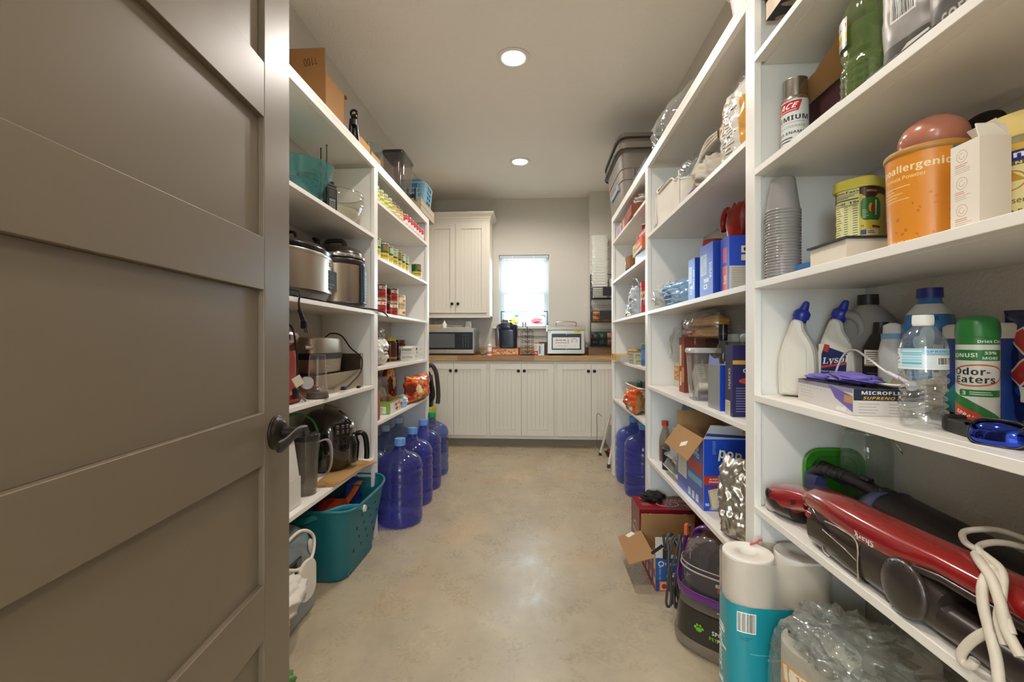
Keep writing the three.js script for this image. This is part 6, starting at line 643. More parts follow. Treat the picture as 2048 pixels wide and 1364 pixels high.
    const a = art(420, 150, (x, w, h) => { fill(x, '#dfe8ec', 0, 0, w, h); fill(x, '#a9cfe2', 150, 0, 270, 40); fill(x, '#f2f4f4', 0, h - 8, w, 8); const r = rng(4); for (let i = 0; i < 30; i++) fill(x, ['#6fb8d0', '#a9d8e2', '#cfeaf0'][r() * 3 | 0], 158, 14 + i * 4, 60, 4); txt(x, 'SPRING WATER', 300, 20, 20, '#4a86b8'); lines(x, '#3a6a9a', 230, 36, 120, 2, 8, 3, 3); bars(x, 262, 66, 100, 46, 9); x.strokeStyle = '#1c1c1e'; x.lineWidth = 6; for (let i = 0; i < 3; i++) { x.beginPath(); x.arc(126, 66, 17, i * 2.1, i * 2.1 + 1.4); x.stroke(); } txt(x, 'RECYCLE', 126, 104, 12, '#222'); });
    part(o, 'paper_label', wrap(cyl(0.0322, 0.0322, 0.034, 0, 0.099, 0, 56, true).rotateY(PI), a), facing(a, 'film')); }
  { const o = thing('deodorizer_spray', 'white spray can with rounded green cap behind the black case', 'spray can', [0.722, s, 0.776], R + 0.82), a = art(420, 460, (x, w, h) => { fill(x, '#dcdbd6', 0, 0, w, h); fill(x, '#2f7a3c', 0, 0, w, 36); txt(x, 'Dries Clear!', 262, 20, 19, '#e9efe4'); fill(x, '#2f7a3c', 110, 62, 190, 54); txt(x, 'BONUS!', 160, 90, 28, '#f0f2ea', { rot: -0.04 }); txt(x, '33%', 252, 78, 22, '#f0f2ea'); txt(x, 'MORE', 252, 102, 20, '#f0f2ea'); x.strokeStyle = '#c8622c'; x.lineWidth = 7; x.beginPath(); x.ellipse(206, 190, 98, 52, -0.1, 0, 7); x.stroke(); txt(x, 'Odor-', 188, 172, 46, '#202022'); txt(x, 'Eaters', 200, 212, 46, '#202022'); x.fillStyle = '#2f7a3c'; x.beginPath(); x.roundRect(150, 262, 150, 34, 8); x.fill(); txt(x, '3', 168, 280, 26, '#f2f4ee'); lines(x, '#d5e6d0', 186, 272, 100, 2, 10, 4, 3); shape(x, '#2f7a3c', [[100, 270], [180, 310], [320, 420], [320, 460], [100, 350]]); shape(x, '#c9452c', [[100, 320], [200, 370], [290, 440], [290, 460], [100, 460]]); txt(x, 'SPRAY', 170, 390, 26, '#f0e6e0', { rot: 0.5 }); fill(x, '#c9452c', 100, 400, 160, 60); fill(x, '#e9dccf', 130, 416, 50, 20); blob(x, '#d9a23a', 200, 430, 40, 14); });
    part(o, 'can_body', wrap(cyl(0.0258, 0.0258, 0.148, 0, 0.003, 0, 48, true).rotateY(PI), a), facing(a, 'gloss')); part(o, 'can_base', cyl(0.0258, 0.0258, 0.003, 0, 0, 0, 40), M.steel); part(o, 'cap', lathe(smooth([[0.0258, 0.151], [0.0268, 0.153], [0.0265, 0.168], [0.023, 0.181], [0.012, 0.187], [0.0001, 0.188]], 3), 44), mat('#2c7a3c', 0.3)); }
  solo('black_case', 'long black case lying across the front of the white spray can', 'case', join([rbox(0.1, 0.022, 0.026, 0.004, 0, 0.011, 0), rbox(0.012, 0.026, 0.03, 0.004, -0.046, 0.014, 0)]), mat('#17140f', 0.5), [0.66, s, 0.715], R - 0.25).rotation.z = 0.0;
  { const o = thing('detergent_pouch', 'navy pouch with red cross print leaning against the wall', 'pouch', [0.842, s, 0.752], R + 0.05), a = art(260, 300, (x, w, h) => { fill(x, '#141c52', 0, 0, w, h); const r = rng(2); for (let i = 0; i < 12; i++) blob(x, '#27408c', r() * w, 120 + r() * 180, 30, 16, r()); x.save(); x.translate(100, 120); for (const k of [0.7, -0.7]) { x.save(); x.rotate(k); fill(x, '#e9e2da', -22, -84, 44, 168); fill(x, '#c2382c', -17, -80, 34, 160); x.restore(); } x.restore(); fill(x, '#e6e4de', 60, 196, 110, 40); txt(x, 'TECH', 116, 217, 30, '#22306e'); }), g = pillow(0.2, 0.2, 0.06, 7, { rough: 0.04 }); inArt(g, a); part(o, 'pouch_body', g, facing(a, 'film')); }
  { const o = thing('mirrored_sunglasses', 'sunglasses with blue mirrored lens on the shelf edge', 'sunglasses', [0.622, s, 0.65], R + 0.4), fr = mat('#161412', 0.35), lens = mat('#3a52c8', 0.06, { metalness: 1 });
    const curveP = (w, h, d, y0) => { const g = new THREE.SphereGeometry(1, 28, 18, PI * 0.28, PI * 0.44, PI * 0.3, PI * 0.36), b = new THREE.Box3().setFromBufferAttribute(g.attributes.position), c = b.getCenter(V3()), z = b.getSize(V3()); return g.translate(-c.x, -c.y, -b.max.z).scale(w / z.x, h / z.y, d / z.z).translate(0, y0 + h / 2, 0); };
    for (const k of [0, 1]) { const x = k ? 0.066 : 0; part(o, 'lens', curveP(0.058, 0.034, 0.014, 0.004), lens, [x, 0, k ? -0.008 : 0], [-0.35, k ? 0.45 : 0, 0]); part(o, 'frame_rim', tube(rrect(0.061, 0.037, 0.015, 5).map(([a, b]) => [a, b + 0.021, -0.006 - 6 * a * a]), 0.0024, 60, 8, true), fr, [x, 0, k ? -0.008 : 0], [-0.35, k ? 0.45 : 0, 0]); }
    part(o, 'bridge', tube([[0.028, 0.026, -0.006], [0.033, 0.03, -0.003], [0.038, 0.026, -0.012]], 0.0026, 12), fr); for (const [x, z] of [[-0.03, -0.01], [0.088, -0.04]]) part(o, 'temple', tube([[x, 0.026, z], [x + 0.002, 0.022, z - 0.05], [x + 0.012, 0.012, z - 0.085], [x + 0.016, 0.004, z - 0.105]], 0.0026, 24), fr); }
  { const o = thing('pump_bottle', 'pale blue bottle with white cap at the frame edge', 'bottle', [0.612, s, 0.572], R + 0.7), a = art(200, 200, (x, w, h) => { fill(x, '#7fb4c9', 0, 0, w, h); fill(x, '#c9dfe6', 0, 150, w, 50); blob(x, '#d98a6a', 80, 40, 20, 12); lines(x, '#e9f0f2', 60, 80, 80, 5, 12, 3, 3); }); part(o, 'bottle_body', wrap(cyl(0.0165, 0.0165, 0.062, 0, 0.002, 0, 36, true).rotateY(PI), a), facing(a, 'gloss')); part(o, 'shoulder', lathe([[0.0001, 0.001], [0.0163, 0.0012], [0.0165, 0.003]], 30), mat('#cdd8da', 0.4)); part(o, 'cap', lathe(smooth([[0.0166, 0.064], [0.0172, 0.066], [0.0168, 0.1], [0.014, 0.106], [0.0001, 0.107]], 3), 36), mat('#e0dad2', 0.4)); }
}
// ---------- lowest shelf of the nearest bay: hand vacuums ----------
{ const s = 0.6125, along = (list, n = 36, e = 2.6) => loft(list.map(([d, x, y, hx, hy, k = e]) => ring(n, (t) => { const c = Math.cos(t), q = Math.sin(t); return [x + hx * Math.sign(c) * Math.abs(c) ** (2 / k), y + hy * Math.sign(q) * Math.abs(q) ** (2 / k), -d]; })));
  { const o = thing('red_hand_vacuum', 'red handheld vacuum with smoky dust cup lying along the shelf edge', 'vacuum cleaner'), red = mat('#8e1618', 0.18, { clearcoat: 1, clearcoatRoughness: 0.08 }), dk = mat('#322a26', 0.3, { clearcoat: 0.5, clearcoatRoughness: 0.2 });
    part(o, 'nozzle', along([[1.075, 0.642, 0.682, 0.026, 0.022], [1.1, 0.643, 0.676, 0.03, 0.026], [1.14, 0.648, 0.664, 0.046, 0.036], [1.185, 0.652, 0.655, 0.055, 0.037], [1.205, 0.654, 0.655, 0.055, 0.032]]), red);
    part(o, 'nozzle_mouth', along([[1.12, 0.646, 0.645, 0.036, 0.024], [1.165, 0.65, 0.645, 0.053, 0.031], [1.2, 0.653, 0.648, 0.0565, 0.033], [1.216, 0.655, 0.656, 0.052, 0.024]]), dk); part(o, 'mouth_roller', sphere(0.014, 0.598, 0.664, -1.196, 0.35, 1, 0.7, 18), M.black);
    for (let i = 0; i < 7; i++) part(o, 'grille_slot', rbox(0.003, 0.014, 0.002, 0.0008, 0, 0, 0, 1), mat('#4a0d0e', 0.5), [0.611 - i * 0.0002, 0.664 + 0.002 * i, -1.135 + i * 0.006], [0.2, 0, 0]);
    part(o, 'body_shell', along([[1.085, 0.642, 0.686, 0.022, 0.02], [1.04, 0.638, 0.703, 0.034, 0.026], [0.96, 0.636, 0.705, 0.041, 0.029], [0.86, 0.635, 0.704, 0.0445, 0.033], [0.78, 0.635, 0.71, 0.0445, 0.029], [0.71, 0.636, 0.722, 0.041, 0.019], [0.6, 0.638, 0.722, 0.039, 0.019], [0.47, 0.64, 0.716, 0.037, 0.02]]), red);
    part(o, 'shell_underside', along([[0.76, 0.635, 0.697, 0.043, 0.012], [0.7, 0.636, 0.705, 0.0405, 0.011], [0.48, 0.64, 0.7, 0.036, 0.012]]), dk);
    const cup = part(o, 'dust_cup', along([[1.035, 0.634, 0.665, 0.032, 0.03, 3.5], [1.02, 0.633, 0.656, 0.04, 0.041, 3.5], [0.9, 0.631, 0.654, 0.044, 0.0405, 3.5], [0.85, 0.63, 0.656, 0.045, 0.042, 3.5]]), clear('#85766a', 0.05, 0.9));
    part(cup, 'filter', along([[0.97, 0.635, 0.664, 0.024, 0.026, 4], [0.865, 0.635, 0.664, 0.026, 0.028, 4]]), mat('#b3a58c', 0.8)); for (let i = 0; i < 8; i++) part(cup, 'filter_pleat', rbox(0.05, 0.0012, 0.1, 0.0004, 0, 0, 0, 1), mat('#d3c8b2', 0.8), [0.633, 0.648 + i * 0.005, -0.918]);
    part(cup, 'cup_seam', join([tube([[0.5995, 0.693, -1.01], [0.596, 0.66, -0.965], [0.592, 0.625, -0.962], [0.6, 0.616, -0.955]], 0.0016, 24, 6), tube([[0.5885, 0.69, -0.95], [0.586, 0.695, -0.9], [0.5855, 0.69, -0.856], [0.5855, 0.65, -0.852], [0.588, 0.618, -0.854]], 0.0016, 30, 6), tube([[0.59, 0.668, -0.96], [0.586, 0.664, -0.9], [0.5855, 0.655, -0.855]], 0.0012, 20, 6)]), mat('#b9aca0', 0.2, { metalness: 0.6 })); part(cup, 'release_button', rbox(0.008, 0.014, 0.02, 0.003, 0.597, 0.678, -1.018), red);
    part(o, 'motor_housing', along([[0.856, 0.632, 0.66, 0.0445, 0.045, 3.2], [0.82, 0.633, 0.66, 0.0455, 0.046, 3], [0.74, 0.635, 0.66, 0.0455, 0.046, 2.8], [0.7, 0.636, 0.652, 0.043, 0.037, 2.6]]), dk);
    part(o, 'vent_disc', lathe(smooth([[0.0001, 0.013], [0.02, 0.012], [0.036, 0.008], [0.044, 0.002], [0.045, -0.004]], 3), 44).rotateZ(PI / 2).translate(0.5905, 0.66, -0.757), dk);
    for (let i = 0; i < 14; i++) { const t = 1.35 + i * 0.235; part(o, 'vent_slot', rbox(0.0016, 0.0022, 0.013, 0.0006, 0, 0, 0, 1), mat('#0c0908', 0.7), [0.5845, 0.66 + Math.sin(t) * 0.034, -0.757 + Math.cos(t) * 0.034], [-t, 0, 0]); }
    part(o, 'grip_bar', along([[0.74, 0.634, 0.646, 0.043, 0.032], [0.69, 0.634, 0.642, 0.04, 0.028], [0.62, 0.635, 0.641, 0.036, 0.0265], [0.54, 0.637, 0.642, 0.034, 0.0265], [0.47, 0.64, 0.66, 0.034, 0.03]]), dk); part(o, 'grip_end', along([[0.53, 0.639, 0.675, 0.03, 0.03], [0.47, 0.64, 0.69, 0.033, 0.032]]), dk); part(o, 'power_button', sphere(0.014, 0.6, 0.722, -0.77, 0.25, 0.45, 1.2, 20), mat('#6f6660', 0.4));
    part(o, 'brand_letters', letters('Shark', 0.0125, 0.0006).rotateZ(PI).rotateY(R), mat('#d8d2c8', 0.4), [0.5912, 0.7, -0.845]);
  }
  { const o = thing('black_stick_vacuum', 'black cordless stick vacuum with navy handle behind the red one', 'vacuum cleaner'), bk = mat('#141315', 0.42), navy = mat('#3b4170', 0.35);
    part(o, 'motor_body', along([[1.0, 0.735, 0.69, 0.04, 0.046], [0.96, 0.735, 0.69, 0.05, 0.056], [0.8, 0.735, 0.682, 0.052, 0.054], [0.68, 0.735, 0.672, 0.048, 0.05], [0.5, 0.735, 0.662, 0.042, 0.045]]), bk);
    part(o, 'navy_collar', along([[1.035, 0.734, 0.675, 0.026, 0.042], [1.0, 0.735, 0.688, 0.042, 0.05], [0.97, 0.735, 0.691, 0.05, 0.0565], [0.962, 0.735, 0.691, 0.0505, 0.057]]), navy);
    part(o, 'handle_base', along([[1.235, 0.728, 0.665, 0.016, 0.05], [1.2, 0.73, 0.66, 0.02, 0.034], [1.12, 0.732, 0.648, 0.022, 0.022], [1.02, 0.734, 0.655, 0.026, 0.03]]), navy); part(o, 'handle_front', along([[1.24, 0.728, 0.685, 0.014, 0.03], [1.215, 0.729, 0.69, 0.017, 0.032], [1.195, 0.73, 0.685, 0.015, 0.026]]), navy);
    part(o, 'handle_grip', tube([[0.729, 0.71, -1.225], [0.73, 0.73, -1.19], [0.731, 0.735, -1.12], [0.733, 0.735, -1.05], [0.735, 0.728, -0.985]], 0.0155, 48, 14), bk); for (let i = 0; i < 6; i++) part(o, 'grip_rib', torus(0.0158, 0.0018, 24, 6), M.black, [0.731, 0.7345, -1.19 + i * 0.018]); part(o, 'trigger', rbox(0.016, 0.008, 0.03, 0.003, 0.733, 0.752, -1.04), M.black); part(o, 'release_switch', sphere(0.016, 0.732, 0.745, -0.975, 0.9, 0.4, 1.3, 20), M.blackGloss);
    for (const [y, d] of [[0.668, 1.225], [0.66, 1.03]]) part(o, 'screw_hole', cyl(0.003, 0.003, 0.004, 0, 0, 0, 12).rotateZ(PI / 2), M.black, [0.7105, y, -d]);
    part(o, 'brand_letters', letters('Shark', 0.0155, 0.0006).rotateY(R), mat('#cfcac2', 0.35), [0.6845, 0.7, -0.872]); part(o, 'model_letters', letters('CORDLESS', 0.0062, 0.0005, 1.3).rotateY(R), mat('#6f6b68', 0.5), [0.684, 0.682, -0.875]); part(o, 'battery_end', along([[0.56, 0.735, 0.655, 0.046, 0.047], [0.48, 0.735, 0.65, 0.044, 0.044]]), navy); }
  { const o = thing('white_power_cord', 'bundle of white cord looped over the hand vacuums', 'cord'), w = mat('#d9cfbf', 0.5), Q = (p) => p.map(([x, y, d]) => [x, y, -d]);
    part(o, 'cord_strand', tube(Q([[0.76, 0.748, 0.69], [0.74, 0.758, 0.715], [0.72, 0.764, 0.738], [0.7, 0.761, 0.748], [0.68, 0.755, 0.752], [0.66, 0.75, 0.73], [0.64, 0.753, 0.677], [0.615, 0.753, 0.627], [0.592, 0.736, 0.604], [0.585, 0.705, 0.602], [0.583, 0.68, 0.592]]), 0.0048, 90, 10), w); part(o, 'cord_strand', tube(Q([[0.75, 0.748, 0.66], [0.72, 0.755, 0.696], [0.68, 0.761, 0.701], [0.655, 0.756, 0.7], [0.63, 0.752, 0.668], [0.603, 0.748, 0.62], [0.588, 0.725, 0.6], [0.583, 0.699, 0.583]]), 0.0048, 80, 10), w);
    part(o, 'cord_strand', tube(Q([[0.64, 0.747, 0.69], [0.605, 0.756, 0.645], [0.592, 0.75, 0.618], [0.585, 0.73, 0.6], [0.582, 0.7, 0.588], [0.58, 0.68, 0.57]]), 0.0062, 60, 10), w); part(o, 'cord_strand', tube(Q([[0.61, 0.755, 0.635], [0.588, 0.738, 0.624], [0.584, 0.715, 0.62], [0.582, 0.687, 0.61], [0.577, 0.66, 0.596], [0.568, 0.632, 0.582], [0.56, 0.6, 0.565]]), 0.0062, 60, 10), w); part(o, 'cord_strand', tube(Q([[0.586, 0.69, 0.606], [0.583, 0.672, 0.622], [0.581, 0.648, 0.638], [0.58, 0.627, 0.646], [0.581, 0.62, 0.642], [0.583, 0.624, 0.634], [0.585, 0.632, 0.632]]), 0.006, 50, 10), w); }
  { const o = thing('wire_bail_jar', 'tall clear glass jar with wire bail under the shelf in the back corner', 'jar', [0.828, s, 1.175], R + 0.6); o.scale.set(0.75, 1, 0.75); part(o, 'glass_wall', lathe(smooth([[0.0001, 0.006], [0.06, 0.004], [0.07, 0.014], [0.072, 0.16], [0.064, 0.2], [0.056, 0.212], [0.056, 0.225], [0.052, 0.225]], 3), 48), clear('#eef3ee', 0.03, 0.95)); part(o, 'lid', lathe(smooth([[0.0001, 0.236], [0.03, 0.235], [0.056, 0.228], [0.058, 0.232], [0.04, 0.244], [0.0001, 0.247]], 3), 44), clear('#eef3ee', 0.03, 0.95)); part(o, 'wire_bail', join([torus(0.058, 0.0014, 48, 6).rotateX(PI / 2).translate(0, 0.217, 0), tube([[-0.058, 0.217, 0.01], [-0.075, 0.232, 0.0], [-0.07, 0.24, -0.01], [-0.055, 0.238, 0]], 0.0014, 20, 6), tube([[0.056, 0.22, 0.01], [0.082, 0.205, 0.012], [0.1, 0.18, 0.01], [0.094, 0.178, -0.006], [0.075, 0.2, -0.008], [0.056, 0.216, -0.01]], 0.0016, 30, 6)]), M.chrome); }
  { const o = thing('plastic_cover', 'green square plastic cover leaning upright against the divider', 'container lid', [0.795, s + 0.001, 1.244], 0); o.rotation.x = -0.03; part(o, 'panel', poly(rrect(0.15, 0.15, 0.04), 0.006, 0.002).translate(0, 0.077, 0), mat('#3b8a22', 0.35)); part(o, 'raised_rim', tube(rrect(0.152, 0.152, 0.042, 8).map(([a, b]) => [a, b + 0.078, 0.002]), 0.005, 90, 8, true), mat('#4a9a2c', 0.35)); part(o, 'inner_ridge', tube(rrect(0.115, 0.115, 0.03, 8).map(([a, b]) => [a, b + 0.078, 0.003]), 0.0024, 80, 6, true), mat('#2f7a1c', 0.35)); }
  { const a = art(80, 60, (x, w, h) => { fill(x, '#cbbcb6', 0, 0, w, h); const r = rng(6); for (let i = 0; i < 60; i++) blob(x, ['#b9a9a8', '#ded2cc', '#a79a9a'][r() * 3 | 0], r() * w, r() * h, 3 + r() * 4, 2 + r() * 3); }); const g = inArt(sphere(0.02, 0, 0.014, 0, 1.15, 0.72, 0.8, 24), a); solo('speckled_stone', 'small pale speckled stone at the shelf end beside the red nozzle', 'stone', g, facing(a), [0.617, s, 1.212], R); }
}
// ---------- floor of the nearest bay ----------
{ const roll = (h, r = 0.058) => lathe([[0.018, 0.002], [r * 0.96, 0], [r, 0.004], [r, h - 0.004], [r * 0.96, h], [0.021, h - 0.001], [0.02, h - 0.03], [0.0001, h - 0.03]], 44);
  { const o = thing('toilet_paper_pack', 'teal wrapped pack of white toilet rolls standing upside down on the floor', 'toilet paper', [0.606, 0.001, 1.182]), H = 0.518, white = mat('#e9e2d8', 0.9);
    const rows = 4; for (const x of [-0.0655, 0.0655]) for (let k = 0; k < rows; k++) { const q = part(o, 'toilet_roll', roll(H / rows - 0.003, 0.06), white, [x, 0.002 + k * H / rows, 0]); if (k === rows - 1) part(q, 'roll_core', cyl(0.0195, 0.0195, 0.004, 0, H / rows - 0.026, 0, 28), mat('#8f8a86', 0.9)); }
    const a = art(760, 520, (x, w, h) => { fill(x, '#0d8c9a', 0, 0, w, h); x.fillStyle = '#0a7a8c'; x.beginPath(); x.moveTo(0, h); x.quadraticCurveTo(280, 260, 500, 330); x.quadraticCurveTo(640, 370, w, 180); x.lineTo(w, h); x.fill(); fill(x, '#ddd6cc', 0, h - 90, 420, 90);
      x.save(); x.translate(w, h); x.rotate(PI); txt(x, 'Strong.', 150, 80, 34, '#c9e2e4', { b: false }); txt(x, 'Simple.', 170, 128, 34, '#c9e2e4', { b: false }); txt(x, 'An Ideal Balance', 170, 190, 20, '#c9e2e4', { b: false }); txt(x, 'of Softness & Strength', 170, 214, 20, '#c9e2e4', { b: false }); shape(x, '#e9efee', [[300, 250], [400, 262], [380, 290], [330, 300]]); fill(x, '#8fc9cf', 60, 330, 520, 2); for (const [i, t] of [[80, '2-PLY'], [330, 'FLUSHABLE AND SEPTIC SAFE']]) { txt(x, t, i + 70, 314, 13, '#c9e2e4'); x.strokeStyle = '#c9e2e4'; x.lineWidth = 3; x.beginPath(); x.arc(i - 18, 314, 12, 0, 7); x.stroke(); } x.strokeRect(320, 362, 110, 34); lines(x, '#0a5f70', 60, 360, 130, 6, 9, 3, 3); lines(x, '#0a5f70', 330, 372, 80, 2, 10, 3, 5); x.restore(); bars(x, 120, 30, 84, 74, 4); lines(x, '#0a5f70', 130, 126, 60, 2, 8, 3, 2); txt(x, 'Soft & Simple', 44, 330, 62, '#dfe9e6', { rot: -PI / 2, it: true }); });
    const b = art(100, 140, (x, w, h) => { fill(x, '#d9762a', 0, 0, w, h); txt(x, '18', 46, 100, 62, '#f2dcc4', { rot: PI }); lines(x, '#f0d0b0', 16, 20, 60, 3, 12, 5, 2); });
    const prof = ring(72, (t) => { const c = Math.cos(t), q = Math.sin(t); const e = 2 / 3.4; return [0.1285 * Math.sign(c) * Math.abs(c) ** e, 0, -0.0635 * Math.sign(q) * Math.abs(q) ** e]; });
    const band = (y0, y1, k) => loft(Array.from({ length: 9 }, (_, j) => prof.map(([x, , z], i) => [x * k + 0.0008 * noise2(i * 0.3, j), y0 + (y1 - y0) * j / 8, z * k + 0.0012 * noise2(i * 0.35 + 9, j * 0.8)])), false);
    part(o, 'printed_wrap', inArt(band(0.09, 0.405, 1.0).rotateY(0), a), facing(a, 'film')); wrapFix(o.children.at(-1).geometry, a); part(o, 'clear_film', band(0.004, 0.09, 0.998), mat('#e6ded2', 0.35, { transmission: 0.35, thickness: 0, side: THREE.DoubleSide })); part(o, 'clear_film', band(0.405, 0.512, 0.998), mat('#eee8e0', 0.25, { transmission: 0.75, thickness: 0, side: THREE.DoubleSide }));
    part(o, 'count_label', inArt(new THREE.CylinderGeometry(0.0655, 0.0655, 0.085, 12, 1, true, -0.4, 0.8), b), facing(b, 'film'), [-0.066, 0.088, 0.0005], [0, -1.1, 0]);
  }
  function wrapFix(g, a) { const p = g.attributes.position, uv = g.attributes.uv; for (let i = 0; i < p.count; i++) { let t = Math.atan2(p.getZ(i), p.getX(i)); let q = 0.5 - (t - PI * 0.5) / (2 * PI) * 1.0; q = ((q % 1) + 1) % 1; const s0 = (p.getX(i) + 0.13) / 0.26; const front = p.getZ(i) > -0.0001; const u = front ? 0.1 + 0.8 * Math.max(0, Math.min(1, s0)) : s0 < 0.5 ? 0.1 * (0.5 + s0) : 0.95; uv.setXY(i, (a.x + 0.5 + u * (a.w - 1)) / 2048, 1 - (a.y + 0.5 + (1 - (p.getY(i) - 0.09) / 0.315) * (a.h - 1)) / 2048); } }
  solo('pink_clip', 'tiny pink clip lying on top of the toilet paper pack', 'clip', join([tube([[-0.015, 0.002, 0], [0, 0.006, 0.002], [0.012, 0.012, 0], [0.018, 0.008, -0.004]], 0.0028, 20), sphere(0.004, 0.016, 0.012, 0)]), mat('#c2555f', 0.4), [0.575, 0.52, 1.215], 0.2);
  { const o = thing('paper_towel_pack', 'clear wrapped pack of white paper rolls with orange band on the floor', 'paper towels', [0.7, 0.001, 0.938]), white = mat('#e2dace', 0.9), film = mat('#eef0ee', 0.1, { transmission: 0.9, thickness: 0, ior: 1.5, side: THREE.DoubleSide });
    for (const x of [-0.08, 0.08]) for (const z of [-0.08, 0.08]) { const q = part(o, 'paper_roll', roll(0.385, 0.074), white, [x, 0.003, z]); part(q, 'roll_core', cyl(0.0195, 0.0195, 0.002, 0, 0.325, 0, 24), mat('#3a2f28', 0.9)); }
    const g = new THREE.SphereGeometry(1, 72, 54), p = g.attributes.position; for (let i = 0; i < p.count; i++) { const v = V3().fromBufferAttribute(p, i), e = (k) => Math.sign(k) * Math.abs(k) ** 0.42, top = Math.max(0, v.y), c = 0.006 * noise3(v.x * 5, v.y * 5, v.z * 5) + 0.004 * Math.abs(noise3(v.x * 14, v.y * 14, v.z * 14)) + top * 0.008 * Math.abs(noise3(v.x * 9 + 4, v.y * 9, v.z * 9)); const lean = top * 0.05 * Math.exp(-((v.x + 0.7) ** 2 + (v.z + 0.2) ** 2) * 2.2); p.setXYZ(i, e(v.x) * 0.172 * (1 + c * 4), 0.204 + e(v.y) * 0.202 + c * 1.5 + lean, e(v.z) * 0.172 * (1 + c * 4)); } g.computeVertexNormals(); part(o, 'film_wrap', g, film); part(o, 'gathered_film', crumple(0.17, 0.085, 0.2, 5, 0.3, 40, 3.2), film, [-0.06, 0.385, -0.03]);
    const a = art(420, 150, (x, w, h) => { fill(x, '#d79a4c', 0, 0, w, h); fill(x, '#c8702e', 0, 112, w, 38); shape(x, '#eadfcd', [[14, 20], [44, 8], [44, 100], [18, 96]]); shape(x, '#eadfcd', [[64, 12], [180, 8], [204, 60], [176, 104], [60, 100], [52, 50]]); txt(x, '12', 124, 38, 52, '#c98038'); txt(x, 'MEGA', 122, 82, 34, '#c98038'); txt(x, '=48', 290, 60, 52, '#3a2a1e'); lines(x, '#efe0c4', 350, 40, 50, 4, 14, 4, 3); });
    part(o, 'orange_band', inArt(new THREE.CylinderGeometry(0.14, 0.135, 0.06, 20, 1, true, -0.62, 1.24), a), facing(a, 'film'), [-0.068, 0.388, 0.005], [0.0, -0.95, 0.0]); }
  { const o = thing('black_bin', 'black plastic bin against the wall behind the paper rolls', 'bin', [0.815, 0.001, 1.115], R); o.position.x = 0.842; o.scale.set(0.5, 1, 0.5); part(o, 'shell', sections([[0, 0.08, 0.06, 5], [0.33, 0.095, 0.075, 5]], 40), mat('#1c1f1f', 0.5)); part(o, 'rim', tube(sring(0.097, 0.077, 0.33, 5, 44), 0.004, 60, 8, true), M.black); o.visible = true; }
}
